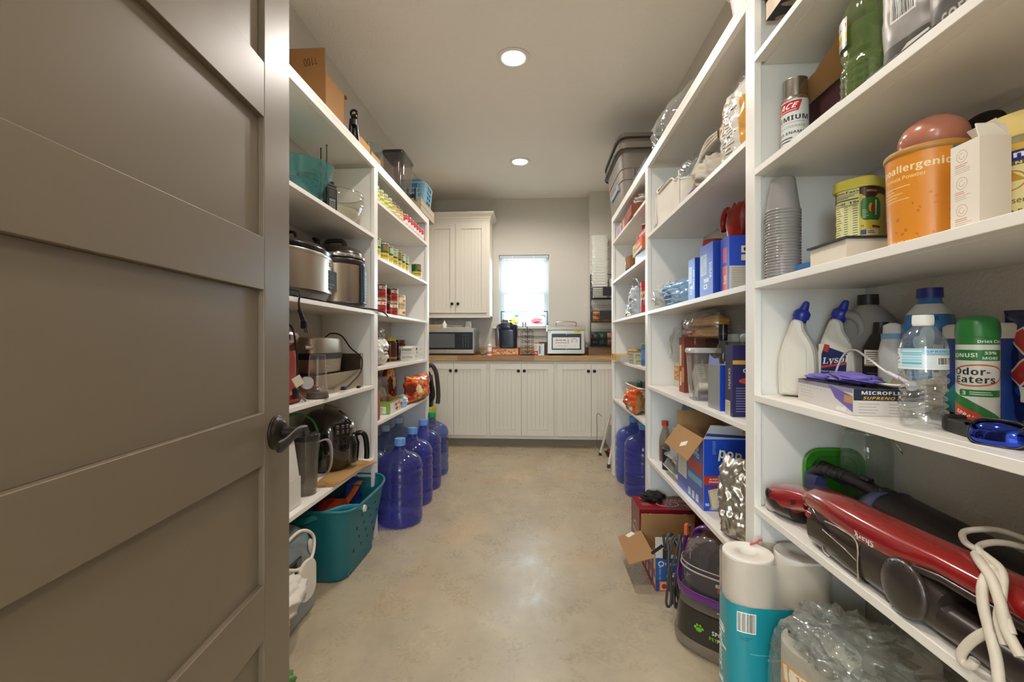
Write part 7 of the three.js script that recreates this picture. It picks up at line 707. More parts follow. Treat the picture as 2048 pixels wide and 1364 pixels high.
// ---------- floor of the middle bay ----------
{ // portable spot cleaner
  const o = thing('spot_cleaner', 'black and purple portable spot cleaner with coiled cord on the floor', 'spot cleaner', [0.635, 0.001, 1.59], -0.72), pu = mat('#5b2470', 0.25, { clearcoat: 0.7 }), dk = mat('#1f1b1a', 0.22, { clearcoat: 0.7 }), E = 2.5;
  part(o, 'base', sections([[0, 0.135, 0.105, E], [0.012, 0.148, 0.118, E], [0.04, 0.15, 0.12, E], [0.046, 0.147, 0.117, E]], 64), mat('#8a7f72', 0.3, { metalness: 0.4 })); part(o, 'body', sections([[0.046, 0.146, 0.116, E], [0.135, 0.14, 0.11, E], [0.15, 0.136, 0.106, E]], 64), dk); part(o, 'deck', sections([[0.15, 0.137, 0.107, E], [0.17, 0.134, 0.104, E], [0.185, 0.13, 0.1, E]], 56), mat('#6f6760', 0.25, { metalness: 0.4 }));
  part(o, 'tank_core', sections([[0.185, 0.1, 0.075, E], [0.3, 0.096, 0.07, E], [0.33, 0.07, 0.05, E]], 48), mat('#17120f', 0.25)); part(o, 'clear_tank', sections([[0.19, 0.126, 0.1, E], [0.27, 0.124, 0.098, E], [0.33, 0.112, 0.09, E], [0.365, 0.085, 0.07, 2.3], [0.378, 0.05, 0.045, 2]], 64, false), clear('#e8dfe0', 0.04, 0.94)); part(o, 'tank_seam', join([tube(sring(0.1275, 0.1015, 0.272, E, 60), 0.003, 110, 8, true), tube(sring(0.126, 0.1, 0.288, E, 60), 0.002, 110, 8, true)]), clear('#e0d6d4', 0.08, 0.6));
  const band = loft(Array.from({ length: 33 }, (_, i) => { const t = -0.35 + i / 32 * (PI + 0.7), c = Math.cos(t), q = Math.sin(t), x = 0.139 * Math.sign(c) * Math.abs(c) ** 0.8, z = 0.112 * Math.sign(q) * Math.abs(q) ** 0.8, y = 0.196 + 0.05 * (1 - Math.sin(Math.max(0, Math.min(PI, t)))) ** 2; return ring(12, (a) => [x * (1 + 0.035 * Math.cos(a)), y + 0.0145 * Math.sin(a), z * (1 + 0.035 * Math.cos(a))]); })); part(o, 'purple_band', band, pu);
  part(o, 'purple_side', loft(Array.from({ length: 13 }, (_, i) => { const t = i / 12; return ring(10, (a) => [-0.138 + 0.022 * t * t + 0.006 * Math.cos(a), 0.2 + 0.18 * t, 0.0 + 0.02 * Math.sin(a) - 0.01 * t]); })), pu); part(o, 'carry_handle', loft(Array.from({ length: 21 }, (_, i) => { const t = i / 20 * PI; const x = 0.085 * Math.cos(t), y = 0.352 + 0.05 * Math.sin(t) ** 0.6; return ring(12, (a) => [x * (1 + 0.1 * Math.cos(a)), y + 0.008 * Math.sin(a), -0.005 + 0.024 * Math.cos(a)]); })), pu); part(o, 'handle_top', rbox(0.11, 0.012, 0.044, 0.005, 0, 0.398, -0.005), mat('#6a5068', 0.15, { clearcoat: 1 })); part(o, 'hose', tube([[0.05, 0.3, -0.1], [0.1, 0.385, -0.11], [0.13, 0.36, -0.08], [0.145, 0.2, -0.07], [0.14, 0.06, -0.08]], 0.016, 50, 12), M.rubber); part(o, 'orange_clip', rbox(0.012, 0.04, 0.02, 0.003, -0.118, 0.37, 0.005), mat('#c25a2c', 0.4));
  const curve = (g, r0) => { const p = g.attributes.position; for (let i = 0; i < p.count; i++) { const t = p.getX(i) / r0; p.setXYZ(i, Math.sin(t) * (r0 + p.getZ(i)), p.getY(i), Math.cos(t) * (r0 + p.getZ(i)) - r0); } g.computeVertexNormals(); return g; };
  part(o, 'brand_letters', conform(letters('BISSELL', 0.011, 0.0006, 0.9), 0.045, 0.1255, 0.0995, E), mat('#c9c4be', 0.4), [0, 0.252, 0.0005]); part(o, 'brand_mark', join([poly([[-0.012, 0.0], [0.012, 0.0], [0.0, 0.02]], 0.001).translate(0, 0.014, 0), box(0.04, 0.013, 0.001, 0, -0.016, 0)]), mat('#b3321f', 0.4), [0.045, 0.253, 0.0985]);
  part(o, 'model_letters', conform(letters('SPOTCLEAN', 0.0135, 0.0006, 0.92), 0.06, 0.1425, 0.1125, E), mat('#dcd8d2', 0.4), [0, 0.1, 0.0005]); part(o, 'pet_letters', conform(letters('PET', 0.011, 0.0006), 0.017, 0.1437, 0.1137, E), mat('#6fae2c', 0.4), [0, 0.081, 0.0005]); part(o, 'pro_letters', conform(letters('PRO', 0.011, 0.0006), 0.044, 0.1437, 0.1137, E), mat('#dcd8d2', 0.4), [0, 0.081, 0.0005]); part(o, 'paw_mark', join([sphere(0.009, 0, 0, 0, 1.1, 0.85, 0.12, 16), ...[[-0.012, 0.006], [-0.005, 0.014], [0.005, 0.014], [0.012, 0.006]].map(([x, y]) => sphere(0.0042, x, y, 0, 1, 1.2, 0.2, 12))]), mat('#6fae2c', 0.4), [-0.03, 0.092, 0.1135]); part(o, 'air_slot', join([0, 1].map((k) => rbox(0.04 - k * 0.02, 0.003, 0.002, 0.0008, 0.045, 0.166 - k * 0.006, 0.1045))), mat('#d8d2ca', 0.4));
  const cord = []; for (let k = 0; k < 6; k++) cord.push(tube(Array.from({ length: 15 }, (_, i) => { const t = i / 14 * 2 * PI; return [-0.148 - 0.006 * k + 0.012 * Math.sin(t * 2 + k), 0.2 + (0.13 + 0.004 * (k % 3)) * Math.cos(t) + 0.01 * noise2(k, i), 0.0 + (0.028 + 0.004 * k) * Math.sin(t)]; }), 0.0048, 60, 8, true)); cord.forEach((g) => part(o, 'cord_loop', g, mat('#3f3b38', 0.5))); part(o, 'cord_plug', join([rbox(0.02, 0.04, 0.018, 0.004, -0.18, 0.27, 0.04), rod([-0.18, 0.25, 0.04], [-0.2, 0.33, 0.02], 0.005), rod([-0.19, 0.3, 0.05], [-0.23, 0.26, 0.05], 0.006)]), M.black);
}
{ // open can carton
  const o = thing('drink_can_carton', 'open carton of drink cans with cardboard flaps folded out on the floor', 'carton', [0.625, 0.001, 2.055]), W = 0.255, H = 0.14, D = 0.272, t = 0.003;
  const a = art(330, 190, (x, w, h) => { fill(x, '#24508f', 0, 0, w, h); fill(x, '#1c3f78', 0, h - 66, w, 66); x.strokeStyle = '#d3dce8'; x.lineWidth = 6; x.beginPath(); x.arc(30, 34, 13, 0, 7); x.stroke(); txt(x, 'TOPO CHICO', 110, 34, 20, '#d9e0ea'); txt(x, '12 / 12 FL OZ', 24, 84, 14, '#b9c9de', { rot: -PI / 2 }); txt(x, 'Ranch', 120, 92, 44, '#e9eef4', { it: true }); for (let i = 0; i < 5; i++) { fill(x, '#b5543a', 20 + i * 62, 132, 52, 58); fill(x, '#d9a27a', 26 + i * 62, 138, 40, 46); blob(x, '#8d2a20', 46 + i * 62, 162, 13, 15); } }), b = art(330, 160, (x, w, h) => { fill(x, '#b9a6a2', 0, 0, w, h); for (let i = 0; i < 9; i++) { fill(x, i % 2 ? '#7b5a72' : '#d2c2bc', i * 37, 0, 34, h); fill(x, '#a03a32', i * 37 + 4, 60, 26, 40); } fill(x, '#a8402e', 0, h - 26, w, 26); });
  part(o, 'near_wall', carton(W, H, t, { pz: a }, '#a67c4e').translate(0, 0, D / 2), facing(a)); part(o, 'aisle_wall', carton(t, H, D, { nx: b }, '#a67c4e').translate(-W / 2, 0, 0), facing(b)); part(o, 'inner_wall', join([box(W, H, t, 0, H / 2, -D / 2), box(t, H, D, W / 2, H / 2, 0), box(W, t, D, 0, t / 2, 0)]), M.card);
  const torn = art(300, 130, (x, w, h) => { fill(x, '#cfc8be', 0, 0, w, h); x.fillStyle = '#8a5a28'; for (const [px, py, k] of [[92, 76, 1], [210, 56, 0.8]]) { x.beginPath(); for (let i = 0; i < 22; i++) { const q = i / 22 * 2 * PI, r0 = (26 + 20 * Math.abs(noise2(i * 1.3, px))) * k; x.lineTo(px + Math.cos(q) * r0 * 1.1, py + Math.sin(q) * r0); } x.fill(); } });
  part(o, 'near_flap', inArt(box(W, 0.085, t, 0, 0.0425, 0), torn), facing(torn), [0, H, D / 2], [-0.06, 0, 0]); part(o, 'aisle_flap', box(0.115, t, D * 0.98, -0.0575, 0, 0), M.card, [-W / 2, H, 0], [0, 0, 0.28]); part(o, 'far_flap', box(W, 0.085, t, 0, 0.0425, 0), M.card, [0, H, -D / 2], [0.1, 0, 0]); part(o, 'wall_flap', box(0.1, t, D * 0.98, 0.05, 0, 0), M.card, [W / 2, H, 0], [0, 0, 0.7]); part(o, 'paper_scrap', rbox(0.04, 0.0015, 0.025, 0.0005, 0, 0, 0, 1), mat('#e6e0d4', 0.7), [-W / 2 - 0.055, H - 0.012, -0.115], [0, 0.5, 0.28]);
  const c = canGeo(0.033, 0.122), lab = art(160, 160, (x, w, h) => { fill(x, '#b9b2bd', 0, 0, w, h); fill(x, '#7a4a6a', 0, 40, w, 60); }); wrap(c.body, lab); [[-0.088, 0.095], [-0.088, 0.02], [-0.015, -0.06], [0.055, -0.06], [0.055, 0.02]].forEach(([x, z], i) => { const q = thing('drink_can', `silver topped drink can inside the open carton, ${['at the near corner', 'second along the aisle wall', 'in the middle of the far row', 'at the far end by the wall', 'near the wall side'][i]}`, 'can', [0.625 + x, 0.0045, 2.055 - z]); part(q, 'can_body', c.body, facing(lab, 'can')); part(q, 'can_ends', c.ends, M.steel); part(q, 'pull_tab', sphere(0.008, 0, 0.12, 0.004, 1, 0.2, 1.5, 14), M.chrome); });
}
{ const o = thing('soda_case', 'dark red 24 pack soda case on the floor behind the open carton', 'carton', [0.685, 0.001, 2.325]), W = 0.37, H = 0.228, D = 0.19; const a = art(420, 230, (x, w, h) => { fill(x, '#7d1420', 0, 0, w, h); txt(x, '24', 46, 36, 42, '#e9dfd8'); txt(x, 'PACK', 46, 62, 14, '#e9dfd8'); x.strokeStyle = '#d9cfc8'; x.lineWidth = 5; x.beginPath(); x.ellipse(250, 40, 34, 18, 0, 0, 7); x.stroke(); blob(x, '#e9dfd8', 180, 80, 60, 18); }), b = art(230, 230, (x, w, h) => { fill(x, '#6a101b', 0, 0, w, h); x.strokeStyle = '#d5c9c4'; x.lineWidth = 6; x.beginPath(); x.ellipse(120, 140, 66, 44, 0, 0, 7); x.stroke(); txt(x, 'Dr Pepper', 120, 140, 30, '#e9dfd8', { it: true }); }), c = art(420, 230, (x, w, h) => { fill(x, '#8a1722', 0, 0, w, h); blob(x, '#d08a5a', 66, 40, 30, 16); x.strokeStyle = '#e3d8d0'; x.lineWidth = 7; x.beginPath(); x.ellipse(200, 60, 110, 40, 0, 0, 7); x.stroke(); x.beginPath(); x.ellipse(180, 132, 62, 40, 0, 0, 7); x.stroke(); txt(x, 'Dr Pepper', 200, 60, 40, '#f0e6de', { it: true }); txt(x, '23', 180, 132, 40, '#e9dfd8'); txt(x, 'WELCOME TO', 330, 150, 22, '#d9cec6'); txt(x, 'FANSVILLE', 330, 176, 22, '#d9cec6'); lines(x, '#b9a0a0', 30, 120, 70, 4, 12, 4, 3); });
  part(o, 'case', carton(W, H, D, { pz: a, nx: b, py: c }, '#7d1420'), facing(c, 'gloss'));
  solo('black_cloth', 'small crumpled black cloth lying on the soda case', 'cloth', crumple(0.11, 0.04, 0.09, 15, 0.35, 26, 2.2), mat('#1a1310', 0.8), [0.6, 0.231, 2.36]); }
// ---------- middle bay, lowest shelf ----------
{ const s = 0.4335;
  { const o = thing('pastry_carton', 'large open blue toaster pastry carton leaning out of the lowest shelf', 'carton', [0.705, s, 1.83], R), W = 0.3, H = 0.265, D = 0.19, t = 0.003;
    const a = art(420, 400, (x, w, h) => { fill(x, '#2a50b4', 0, 0, w, h); x.save(); x.translate(120, 110); x.rotate(0.1); txt(x, 'Pop', 0, 0, 40, '#e9ebee'); x.restore(); fill(x, '#d5d0c2', 14, 30, 150, 280); lines(x, '#8d8a80', 24, 40, 120, 24, 11, 3, 6); fill(x, '#3a5cb8', 180, 30, 220, 300); txt(x, 'Pop', 300, 60, 64, '#eceff2', { rot: 0.12 }); txt(x, 'Tarts', 300, 108, 48, '#eceff2', { rot: 0.12 }); fill(x, '#b8382c', 190, 150, 210, 70); fill(x, '#6fb4cf', 190, 240, 210, 40); for (let i = 0; i < 3; i++) fill(x, '#d5d8dc', 190 + i * 60, 340, 40, 44); }), b = art(360, 460, (x, w, h) => { fill(x, '#2149b8', 0, 0, w, h); lines(x, '#7fa0dd', 60, 14, 30, 8, 11, 5, 3); x.save(); x.translate(190, 118); x.rotate(0.16); txt(x, 'pop.', 0, -18, 92, '#f0f2f4', { stroke: '#163a8c', sw: 10 }); txt(x, 'tarts', 40, 56, 78, '#f0f2f4', { stroke: '#163a8c', sw: 10 }); x.restore(); fill(x, '#b8352c', 0, 236, w, 58); txt(x, '24 FROSTED', 80, 256, 15, '#f0e4de'); txt(x, 'STRAWBERRY', 84, 274, 16, '#f0e4de'); txt(x, 'WILD BERRY', 230, 264, 16, '#f0e4de'); for (const [px, py, c1, r0] of [[100, 370, '#d8cdb6', -0.2], [214, 372, '#c9848c', 0.12]]) { x.save(); x.translate(px, py); x.rotate(r0); fill(x, '#c9a06a', -62, -66, 124, 140); fill(x, c1, -52, -58, 104, 124); const r = rng(px); for (let i = 0; i < 40; i++) fill(x, ['#b8423a', '#6f8ac0', '#e9dfc8'][r() * 3 | 0], -48 + r() * 96, -54 + r() * 116, 4, 4); fill(x, '#8a2a20', -60, -66, 120, 10); x.restore(); } txt(x, '96', 24, 420, 26, '#dfe6f0'); lines(x, '#a9bce0', 40, 440, 280, 2, 9, 4, 3); });
    part(o, 'aisle_wall', carton(W, H, t, { pz: a }, '#b08a5a').translate(0, 0, D / 2), facing(a, 'gloss')); part(o, 'near_wall', carton(t, H, D, { px: b }, '#b08a5a').translate(W / 2, 0, 0), facing(b, 'gloss')); part(o, 'inner_wall', join([box(W, H, t, 0, H / 2, -D / 2), box(t, H, D, -W / 2, H / 2, 0), box(W, t, D, 0, t / 2, 0)]), M.card);
    part(o, 'aisle_flap', box(W * 0.98, t, 0.1, 0, 0, 0.05), M.card, [0, H, D / 2], [0.95, 0, 0]); part(o, 'far_flap', box(t, 0.06, D, 0, 0.03, 0), M.card, [-W / 2, H, 0], [0, 0, 0.25]); part(o, 'rear_flap', box(W, 0.075, t, 0, 0.0375, 0), M.card, [0, H, -D / 2], [-0.15, 0, 0]); const f = art(240, 110, (x, w, h) => { fill(x, '#d3d6dc', 0, 0, w, h); shape(x, '#24489f', [[60, 0], [110, 0], [60, 110], [10, 110]]); fill(x, '#d8c23a', 110, 70, 130, 40); txt(x, 'VARIETY 48', 176, 92, 22, '#1c1c1c'); }); part(o, 'near_flap', inArt(box(0.09, t, D, 0.045, 0, 0), f), facing(f, 'gloss'), [W / 2, H, 0], [0, 0, 0.75]); part(o, 'torn_patch', rbox(0.05, 0.001, 0.02, 0.0003, 0, 0, 0, 1), mat('#ece6da', 0.7), [0.03, H - 0.045, D / 2 + 0.034], [0.95, 0.4, 0]); }
  for (const [x, d, h, k, lab] of [[0.635, 1.43, 0.26, 7, 'silver foil snack bag standing in front of the pastry carton'], [0.71, 1.36, 0.22, 9, 'second silver foil bag behind the first beside the post']]) { const g = pillow(0.15, h, 0.1, k, { rough: 0.11, freq: 5, nx: 34, ny: 40 }); solo('foil_bag', lab, 'bag', g, mat('#b9b2a8', 0.3, { metalness: 0.85 }), [x, s, d], R + 0.4); }
  solo('cardboard_sheet', 'brown cardboard sheet standing behind the foil bags', 'cardboard', poly([[-0.09, 0], [0.09, 0], [0.09, 0.28], [0.05, 0.335], [-0.05, 0.32]], 0.004), M.cardDark, [0.835, s, 1.45], R);
  { const a = art(420, 330, (x, w, h) => { fill(x, '#1b3a9a', 0, 0, w, h); fill(x, '#16307f', 0, 0, w, 50); blob(x, '#5f8fa8', 110, 90, 50, 34); txt(x, 'PROTEIN', 110, 90, 16, '#cfe0e6'); fill(x, '#14181c', 210, 56, 80, 60); shape(x, '#d8d4c8', [[222, 64], [236, 64], [250, 92], [266, 64], [280, 64], [280, 108], [266, 108], [266, 88], [250, 112], [236, 88], [236, 108], [222, 108]]); txt(x, 'PANCAKES', 170, 220, 56, '#d5dae2', { b: false }); }), g = pillow(0.42, 0.33, 0.08, 13, { rough: 0.06 }); inArt(g, a); solo('blue_mix_bag', 'large blue pancake mix bag standing at the back of the shelf', 'bag', g, facing(a, 'film'), [0.79, s, 2.2], R + 0.12); }
  solo('clear_wrap', 'crumpled clear plastic bag heaped behind the open carton', 'plastic bag', crumple(0.2, 0.26, 0.16, 23, 0.28, 44, 2.8), mat('#eeeef0', 0.12, { transmission: 0.75, thickness: 0, ior: 1.5, side: THREE.DoubleSide }), [0.72, s + 0.001, 2.065]);
  { const o = thing('sauce_bottle', 'clear sauce bottle with red cap at the far end of the lowest shelf', 'bottle', [0.665, s, 2.375], R); part(o, 'bottle_body', lathe(smooth([[0.0001, 0.004], [0.026, 0.002], [0.03, 0.01], [0.03, 0.11], [0.02, 0.15], [0.013, 0.175], [0.013, 0.19]], 3), 36), clear('#d8cfc6', 0.06, 0.85)); part(o, 'sauce', cyl(0.026, 0.026, 0.07, 0, 0.006, 0, 28), mat('#8a6a5a', 0.3)); part(o, 'cap', cyl(0.017, 0.016, 0.024, 0, 0.184, 0, 24), mat('#c93a22', 0.35)); }
  { const o = thing('black_canister', 'short black canister in front of the clear wrap', 'canister', [0.64, s, 2.22], R); part(o, 'body', cyl(0.032, 0.032, 0.09, 0, 0, 0, 32), M.black); part(o, 'lid', lathe([[0.0325, 0.088], [0.034, 0.09], [0.034, 0.1], [0.03, 0.104], [0.0001, 0.104]], 32), mat('#2a2725', 0.4)); }
  { const o = thing('foil_pan', 'shallow silver foil pan with clear lid near the shelf edge', 'pan', [0.665, s, 2.085], R), al = mat('#cfcac2', 0.22, { metalness: 0.9 }); part(o, 'pan_body', sections([[0.001, 0.09, 0.045, 5], [0.035, 0.105, 0.06, 5], [0.037, 0.114, 0.068, 5], [0.039, 0.114, 0.068, 5]], 48), al); part(o, 'rim', tube(sring(0.114, 0.068, 0.039, 5, 48), 0.0028, 80, 6, true), al); part(o, 'clear_lid', sections([[0.041, 0.112, 0.066, 5], [0.07, 0.098, 0.054, 5], [0.08, 0.08, 0.04, 4]], 44), clear('#e9e9e6', 0.06, 0.9)); const q = part(o, 'tilted_pan', sections([[0.001, 0.09, 0.045, 5], [0.03, 0.105, 0.06, 5], [0.033, 0.112, 0.066, 5]], 44), clear('#dfdcd6', 0.08, 0.7), [0.0, 0.085, -0.005], [0.35, 0, 0.1]); void q; }
}
// ================= right shelving: middle bay, upper shelves =================
const filmClear = (t = 0.9, r = 0.12) => mat('#f0f1ef', r, { transmission: t, thickness: 0, ior: 1.5, side: THREE.DoubleSide });
{ let s = 0.8225;
  { const o = thing('snack_carton', 'large brown and red family size snack carton at the back of the shelf', 'carton', [0.79, s, 2.24], R), a = art(420, 330, (x, w, h) => { fill(x, '#6a3218', 0, 0, w, h); shape(x, '#a8542a', [[40, 20], [150, 20], [120, 120], [60, 120]]); fill(x, '#c98a2c', 120, 10, 220, 44); txt(x, 'FAMILY SIZE', 230, 32, 36, '#5a1d12'); fill(x, '#8a2f1c', 100, 70, 200, 70); txt(x, 'PIZZA', 200, 104, 50, '#e9d6ae'); const r = rng(12); for (let i = 0; i < 40; i++) blob(x, ['#d9a25a', '#b8702c', '#8a4a20', '#e0b878'][r() * 4 | 0], r() * w, 170 + r() * 150, 16 + r() * 16, 12 + r() * 12); }); part(o, 'case', carton(0.34, 0.345, 0.06, { pz: a, px: '#4a2412', py: '#3a1c10' }, '#5a2c16'), facing(a)); }
  { const o = thing('cracker_box', 'white box with orange cracker picture beside the slim red box', 'box', [0.745, s, 2.335], R), a = art(120, 240, (x, w, h) => { fill(x, '#d8cdb8', 0, 0, w, h); fill(x, '#cf8b3c', 0, 110, w, 90); const r = rng(15); for (let i = 0; i < 26; i++) blob(x, ['#e0a84a', '#c9702a', '#e9c27a'][r() * 3 | 0], r() * w, 116 + r() * 80, 9 + r() * 8, 6 + r() * 6); }); part(o, 'case', carton(0.13, 0.2, 0.05, { pz: a }, '#cfc4ae'), facing(a)); }
  { const a = art(130, 420, (x, w, h) => { fill(x, '#8d4128', 0, 0, w, h); fill(x, '#d5c7b0', 10, 60, 50, 160); fill(x, '#e6ddcc', 20, 260, 40, 110); txt(x, 'SNACK', 38, 300, 26, '#7a2c1c', { rot: PI / 2 }); fill(x, '#c98a3a', 70, 230, 60, 110); }); solo('slim_red_box', 'slim red brown box standing left of the clear canister', 'box', carton(0.07, 0.255, 0.045, { pz: a, px: '#7a3420' }, '#7a3420'), facing(a), [0.69, s, 2.115], R); }
  { const o = thing('bun_bag', 'clear bag of golden burger buns on top of the boxes', 'bread', [0.715, s + 0.256, 1.95], R), bun = mat('#c4883f', 0.5), cut = mat('#dcb882', 0.7), bn = smooth([[0.0001, 0.0], [0.045, 0.001], [0.05, 0.01], [0.048, 0.018], [0.051, 0.022], [0.046, 0.038], [0.026, 0.05], [0.0001, 0.053]], 3); for (let i = 0; i < 3; i++) for (let j = 0; j < 2; j++) part(o, 'bun', lathe(bn, 32).scale(1, 0.8, 1), i === 0 && j === 0 ? cut : bun, [-0.085 + i * 0.088, j * 0.044, (i % 2) * 0.01 - 0.01]); part(o, 'bag_film', pillow(0.3, 0.12, 0.14, 19, { rough: 0.05 }), filmClear(0.93, 0.1), [0.0, -0.008, 0]);
    const a = art(200, 60, (x, w, h) => { fill(x, '#7a1a18', 0, 0, w, h); txt(x, 'Sara', 50, 30, 34, '#e9d9c4', { it: true }); fill(x, '#a82a22', 100, 8, 100, 44); txt(x, 'BUNS', 150, 30, 30, '#f0dcc0'); }); part(o, 'print_band', inArt(box(0.13, 0.022, 0.002, 0, 0, 0), a), facing(a, 'film'), [-0.045, 0.02, 0.062]); part(o, 'gathered_end', loft(Array.from({ length: 15 }, (_, i) => { const t = i / 14; return ring(18, (q) => [-0.14 - 0.15 * t, 0.05 - 0.1 * t * t + (0.02 + 0.05 * t) * Math.sin(q) * (1 + 0.35 * noise2(q * 2, t * 3)), 0.02 + (0.02 + 0.035 * t) * Math.cos(q) * (1 + 0.4 * noise2(q * 3 + 5, t * 3))]); }), false), filmClear(0.85, 0.14)); part(o, 'bag_tie', rbox(0.01, 0.02, 0.02, 0.002, -0.138, 0.05, 0.02), mat('#c9c4bc', 0.5)); }
  { const o = thing('clip_canister', 'clear square canister with white lid and black side clips', 'canister', [0.672, s, 1.855], R - 0.1), W = 0.062; part(o, 'wall', sections([[0.002, 0.05, 0.048, 6], [0.19, W, 0.058, 6]], 48, false), clear('#e2dfdc', 0.08, 0.88)); part(o, 'bottom', sections([[0, 0.05, 0.048, 6], [0.004, 0.051, 0.049, 6]], 40), clear('#d9d5d0', 0.1, 0.7)); part(o, 'lid', sections([[0.19, 0.067, 0.062, 6], [0.204, 0.068, 0.063, 6], [0.21, 0.062, 0.057, 6]], 44), clear('#e6e3de', 0.15, 0.5));
    for (const y of [0.075, 0.16]) part(o, 'side_clip', rbox(0.016, y > 0.1 ? 0.022 : 0.032, 0.008, 0.003, -0.048 - y * 0.04, y, 0.045), M.black); const a = art(200, 120, (x, w, h) => { fill(x, '#cfc6b4', 0, 0, w, h); fill(x, '#e4dfd2', 14, 14, 110, 60); lines(x, '#8a8272', 20, 20, 96, 6, 9, 3, 3); txt(x, 'DINNER', 120, 100, 28, '#e9e6e4'); }); part(o, 'bag_inside', inArt(box(0.075, 0.11, 0.05, 0, 0, 0), a), facing(a, 'film'), [0.004, 0.078, 0.006], [0, 0, 0.6]); const b = art(140, 50, (x, w, h) => { fill(x, '#6a6480', 0, 0, w, h); txt(x, 'INNER', 70, 26, 34, '#dcdae0', { rot: -0.1 }); }); part(o, 'purple_packet', inArt(box(0.09, 0.03, 0.06, 0, 0.019, 0), b), facing(b, 'film')); }
  { const o = thing('spirit_bottle', 'clear spirit bottle with tall black cap behind the blue pastry box', 'bottle', [0.725, s, 1.79], R); part(o, 'glass_wall', lathe(smooth([[0.0001, 0.01], [0.03, 0.004], [0.0355, 0.01], [0.036, 0.17], [0.031, 0.2], [0.018, 0.225], [0.0135, 0.24], [0.0135, 0.25]], 3), 44), clear('#dde3dc', 0.03, 0.92)); part(o, 'cap', lathe(smooth([[0.0155, 0.242], [0.017, 0.244], [0.0165, 0.298], [0.014, 0.301], [0.0001, 0.302]], 3), 32), mat('#15151a', 0.3)); part(o, 'foil_band', cyl(0.0172, 0.0172, 0.006, 0, 0.262, 0, 32), mat('#4a4a50', 0.3)); }
  for (const [x, d, lab, c] of [[0.79, 1.775, 'tall clear canister of brown pasta behind the spirit bottle', '#6a5638'], [0.77, 1.59, 'tall clear canister beside the post behind the navy box', '#7a6a50']]) { const o = thing('food_canister', lab, 'canister', [x, s, d], R); part(o, 'wall', sections([[0.002, 0.05, 0.05, 5], [0.235, 0.052, 0.052, 5]], 40, false), clear('#dcd9d4', 0.06, 0.88)); part(o, 'food', crumple(0.088, 0.13, 0.088, d * 7, 0.06, 26, 5), mat(c, 0.7), [0, 0.004, 0]); part(o, 'lid', sections([[0.235, 0.054, 0.054, 5], [0.255, 0.055, 0.055, 5], [0.265, 0.05, 0.05, 5]], 40), clear('#d9d9d6', 0.15, 0.5)); }
  { const o = thing('blue_pastry_box', 'opened royal blue toaster pastry box leaning at the shelf edge', 'box', [0.685, s, 1.598], R), a = art(230, 330, (x, w, h) => { fill(x, '#8f97c4', 0, 0, w, h); fill(x, '#5f6fb4', 0, 0, w, 90); blob(x, '#b8443c', 110, 50, 50, 34); fill(x, '#e6e4de', 170, 20, 50, 90); lines(x, '#222', 176, 26, 38, 9, 9, 4, 3); fill(x, '#c9c2b0', 10, 100, 200, 120); lines(x, '#8a8472', 18, 108, 180, 11, 10, 3, 5); fill(x, '#c5c9dc', 60, 230, 150, 100); }), b = art(200, 250, (x, w, h) => { fill(x, '#1f43b0', 0, 0, w, h); x.save(); x.translate(80, 84); x.rotate(-1.3); txt(x, 'Pop', 0, -14, 44, '#e9ecf0'); txt(x, 'tarts', 4, 24, 34, '#e9ecf0'); x.restore(); x.fillStyle = '#b8352c'; x.beginPath(); x.roundRect(50, 134, 70, 96, 22); x.fill(); txt(x, 'FROSTED', 86, 182, 18, '#efd8d0', { rot: -PI / 2 }); fill(x, '#c9cfe0', 120, 232, 60, 14); }); part(o, 'case', carton(0.105, 0.155, 0.14, { pz: a, px: b }, '#1f43b0'), facing(b, 'gloss')); part(o, 'torn_flap', poly([[-0.05, 0], [0.045, 0], [0.03, 0.024], [-0.01, 0.02], [-0.048, 0.034]], 0.002), mat('#7d86bd', 0.4), [0, 0.155, 0.068], [-0.05, 0, 0]); part(o, 'foil_packet', rbox(0.07, 0.02, 0.05, 0.004, 0.01, 0.155, 0), M.steel); }
  { const o = thing('navy_snack_box', 'tall narrow navy snack box half hidden by the post', 'box', [0.672, s, 1.455], R), a = art(90, 420, (x, w, h) => { fill(x, '#221f4c', 0, 0, w, h); fill(x, '#cfc8b4', 0, 330, 60, 90); lines(x, '#8a8472', 4, 340, 50, 8, 10, 4, 2); txt(x, 'SNACKS', 50, 200, 34, '#c9c6d8', { rot: -PI / 2 }); }), b = art(180, 420, (x, w, h) => { fill(x, '#262356', 0, 0, w, h); fill(x, '#c9983a', 0, 90, w, 24); txt(x, 'Quest', 90, 150, 34, '#d5d2e2'); blob(x, '#b8443c', 70, 210, 44, 18); lines(x, '#8a88b0', 14, 250, 140, 10, 15, 4, 5); }); part(o, 'case', carton(0.055, 0.225, 0.13, { pz: a, px: b }, '#221f4c'), facing(b, 'gloss')); }
  s = 1.2205;
  const side = (n, seed) => art(130, 330, (x, w, h) => { fill(x, '#2a50b8', 0, 0, w, h); fill(x, '#a9b0c0', 8, 60, 62, 130); lines(x, '#5a6480', 12, 66, 54, 13, 9, 3, seed); txt(x, n, 104, 170, 30, '#c9d3ea', { rot: PI / 2 }); fill(x, '#e0e2e4', 40, 250, 34, 30); blob(x, '#2a2a2a', 56, 265, 8, 8); fill(x, '#cfd4de', 40, 214, 50, 24); });
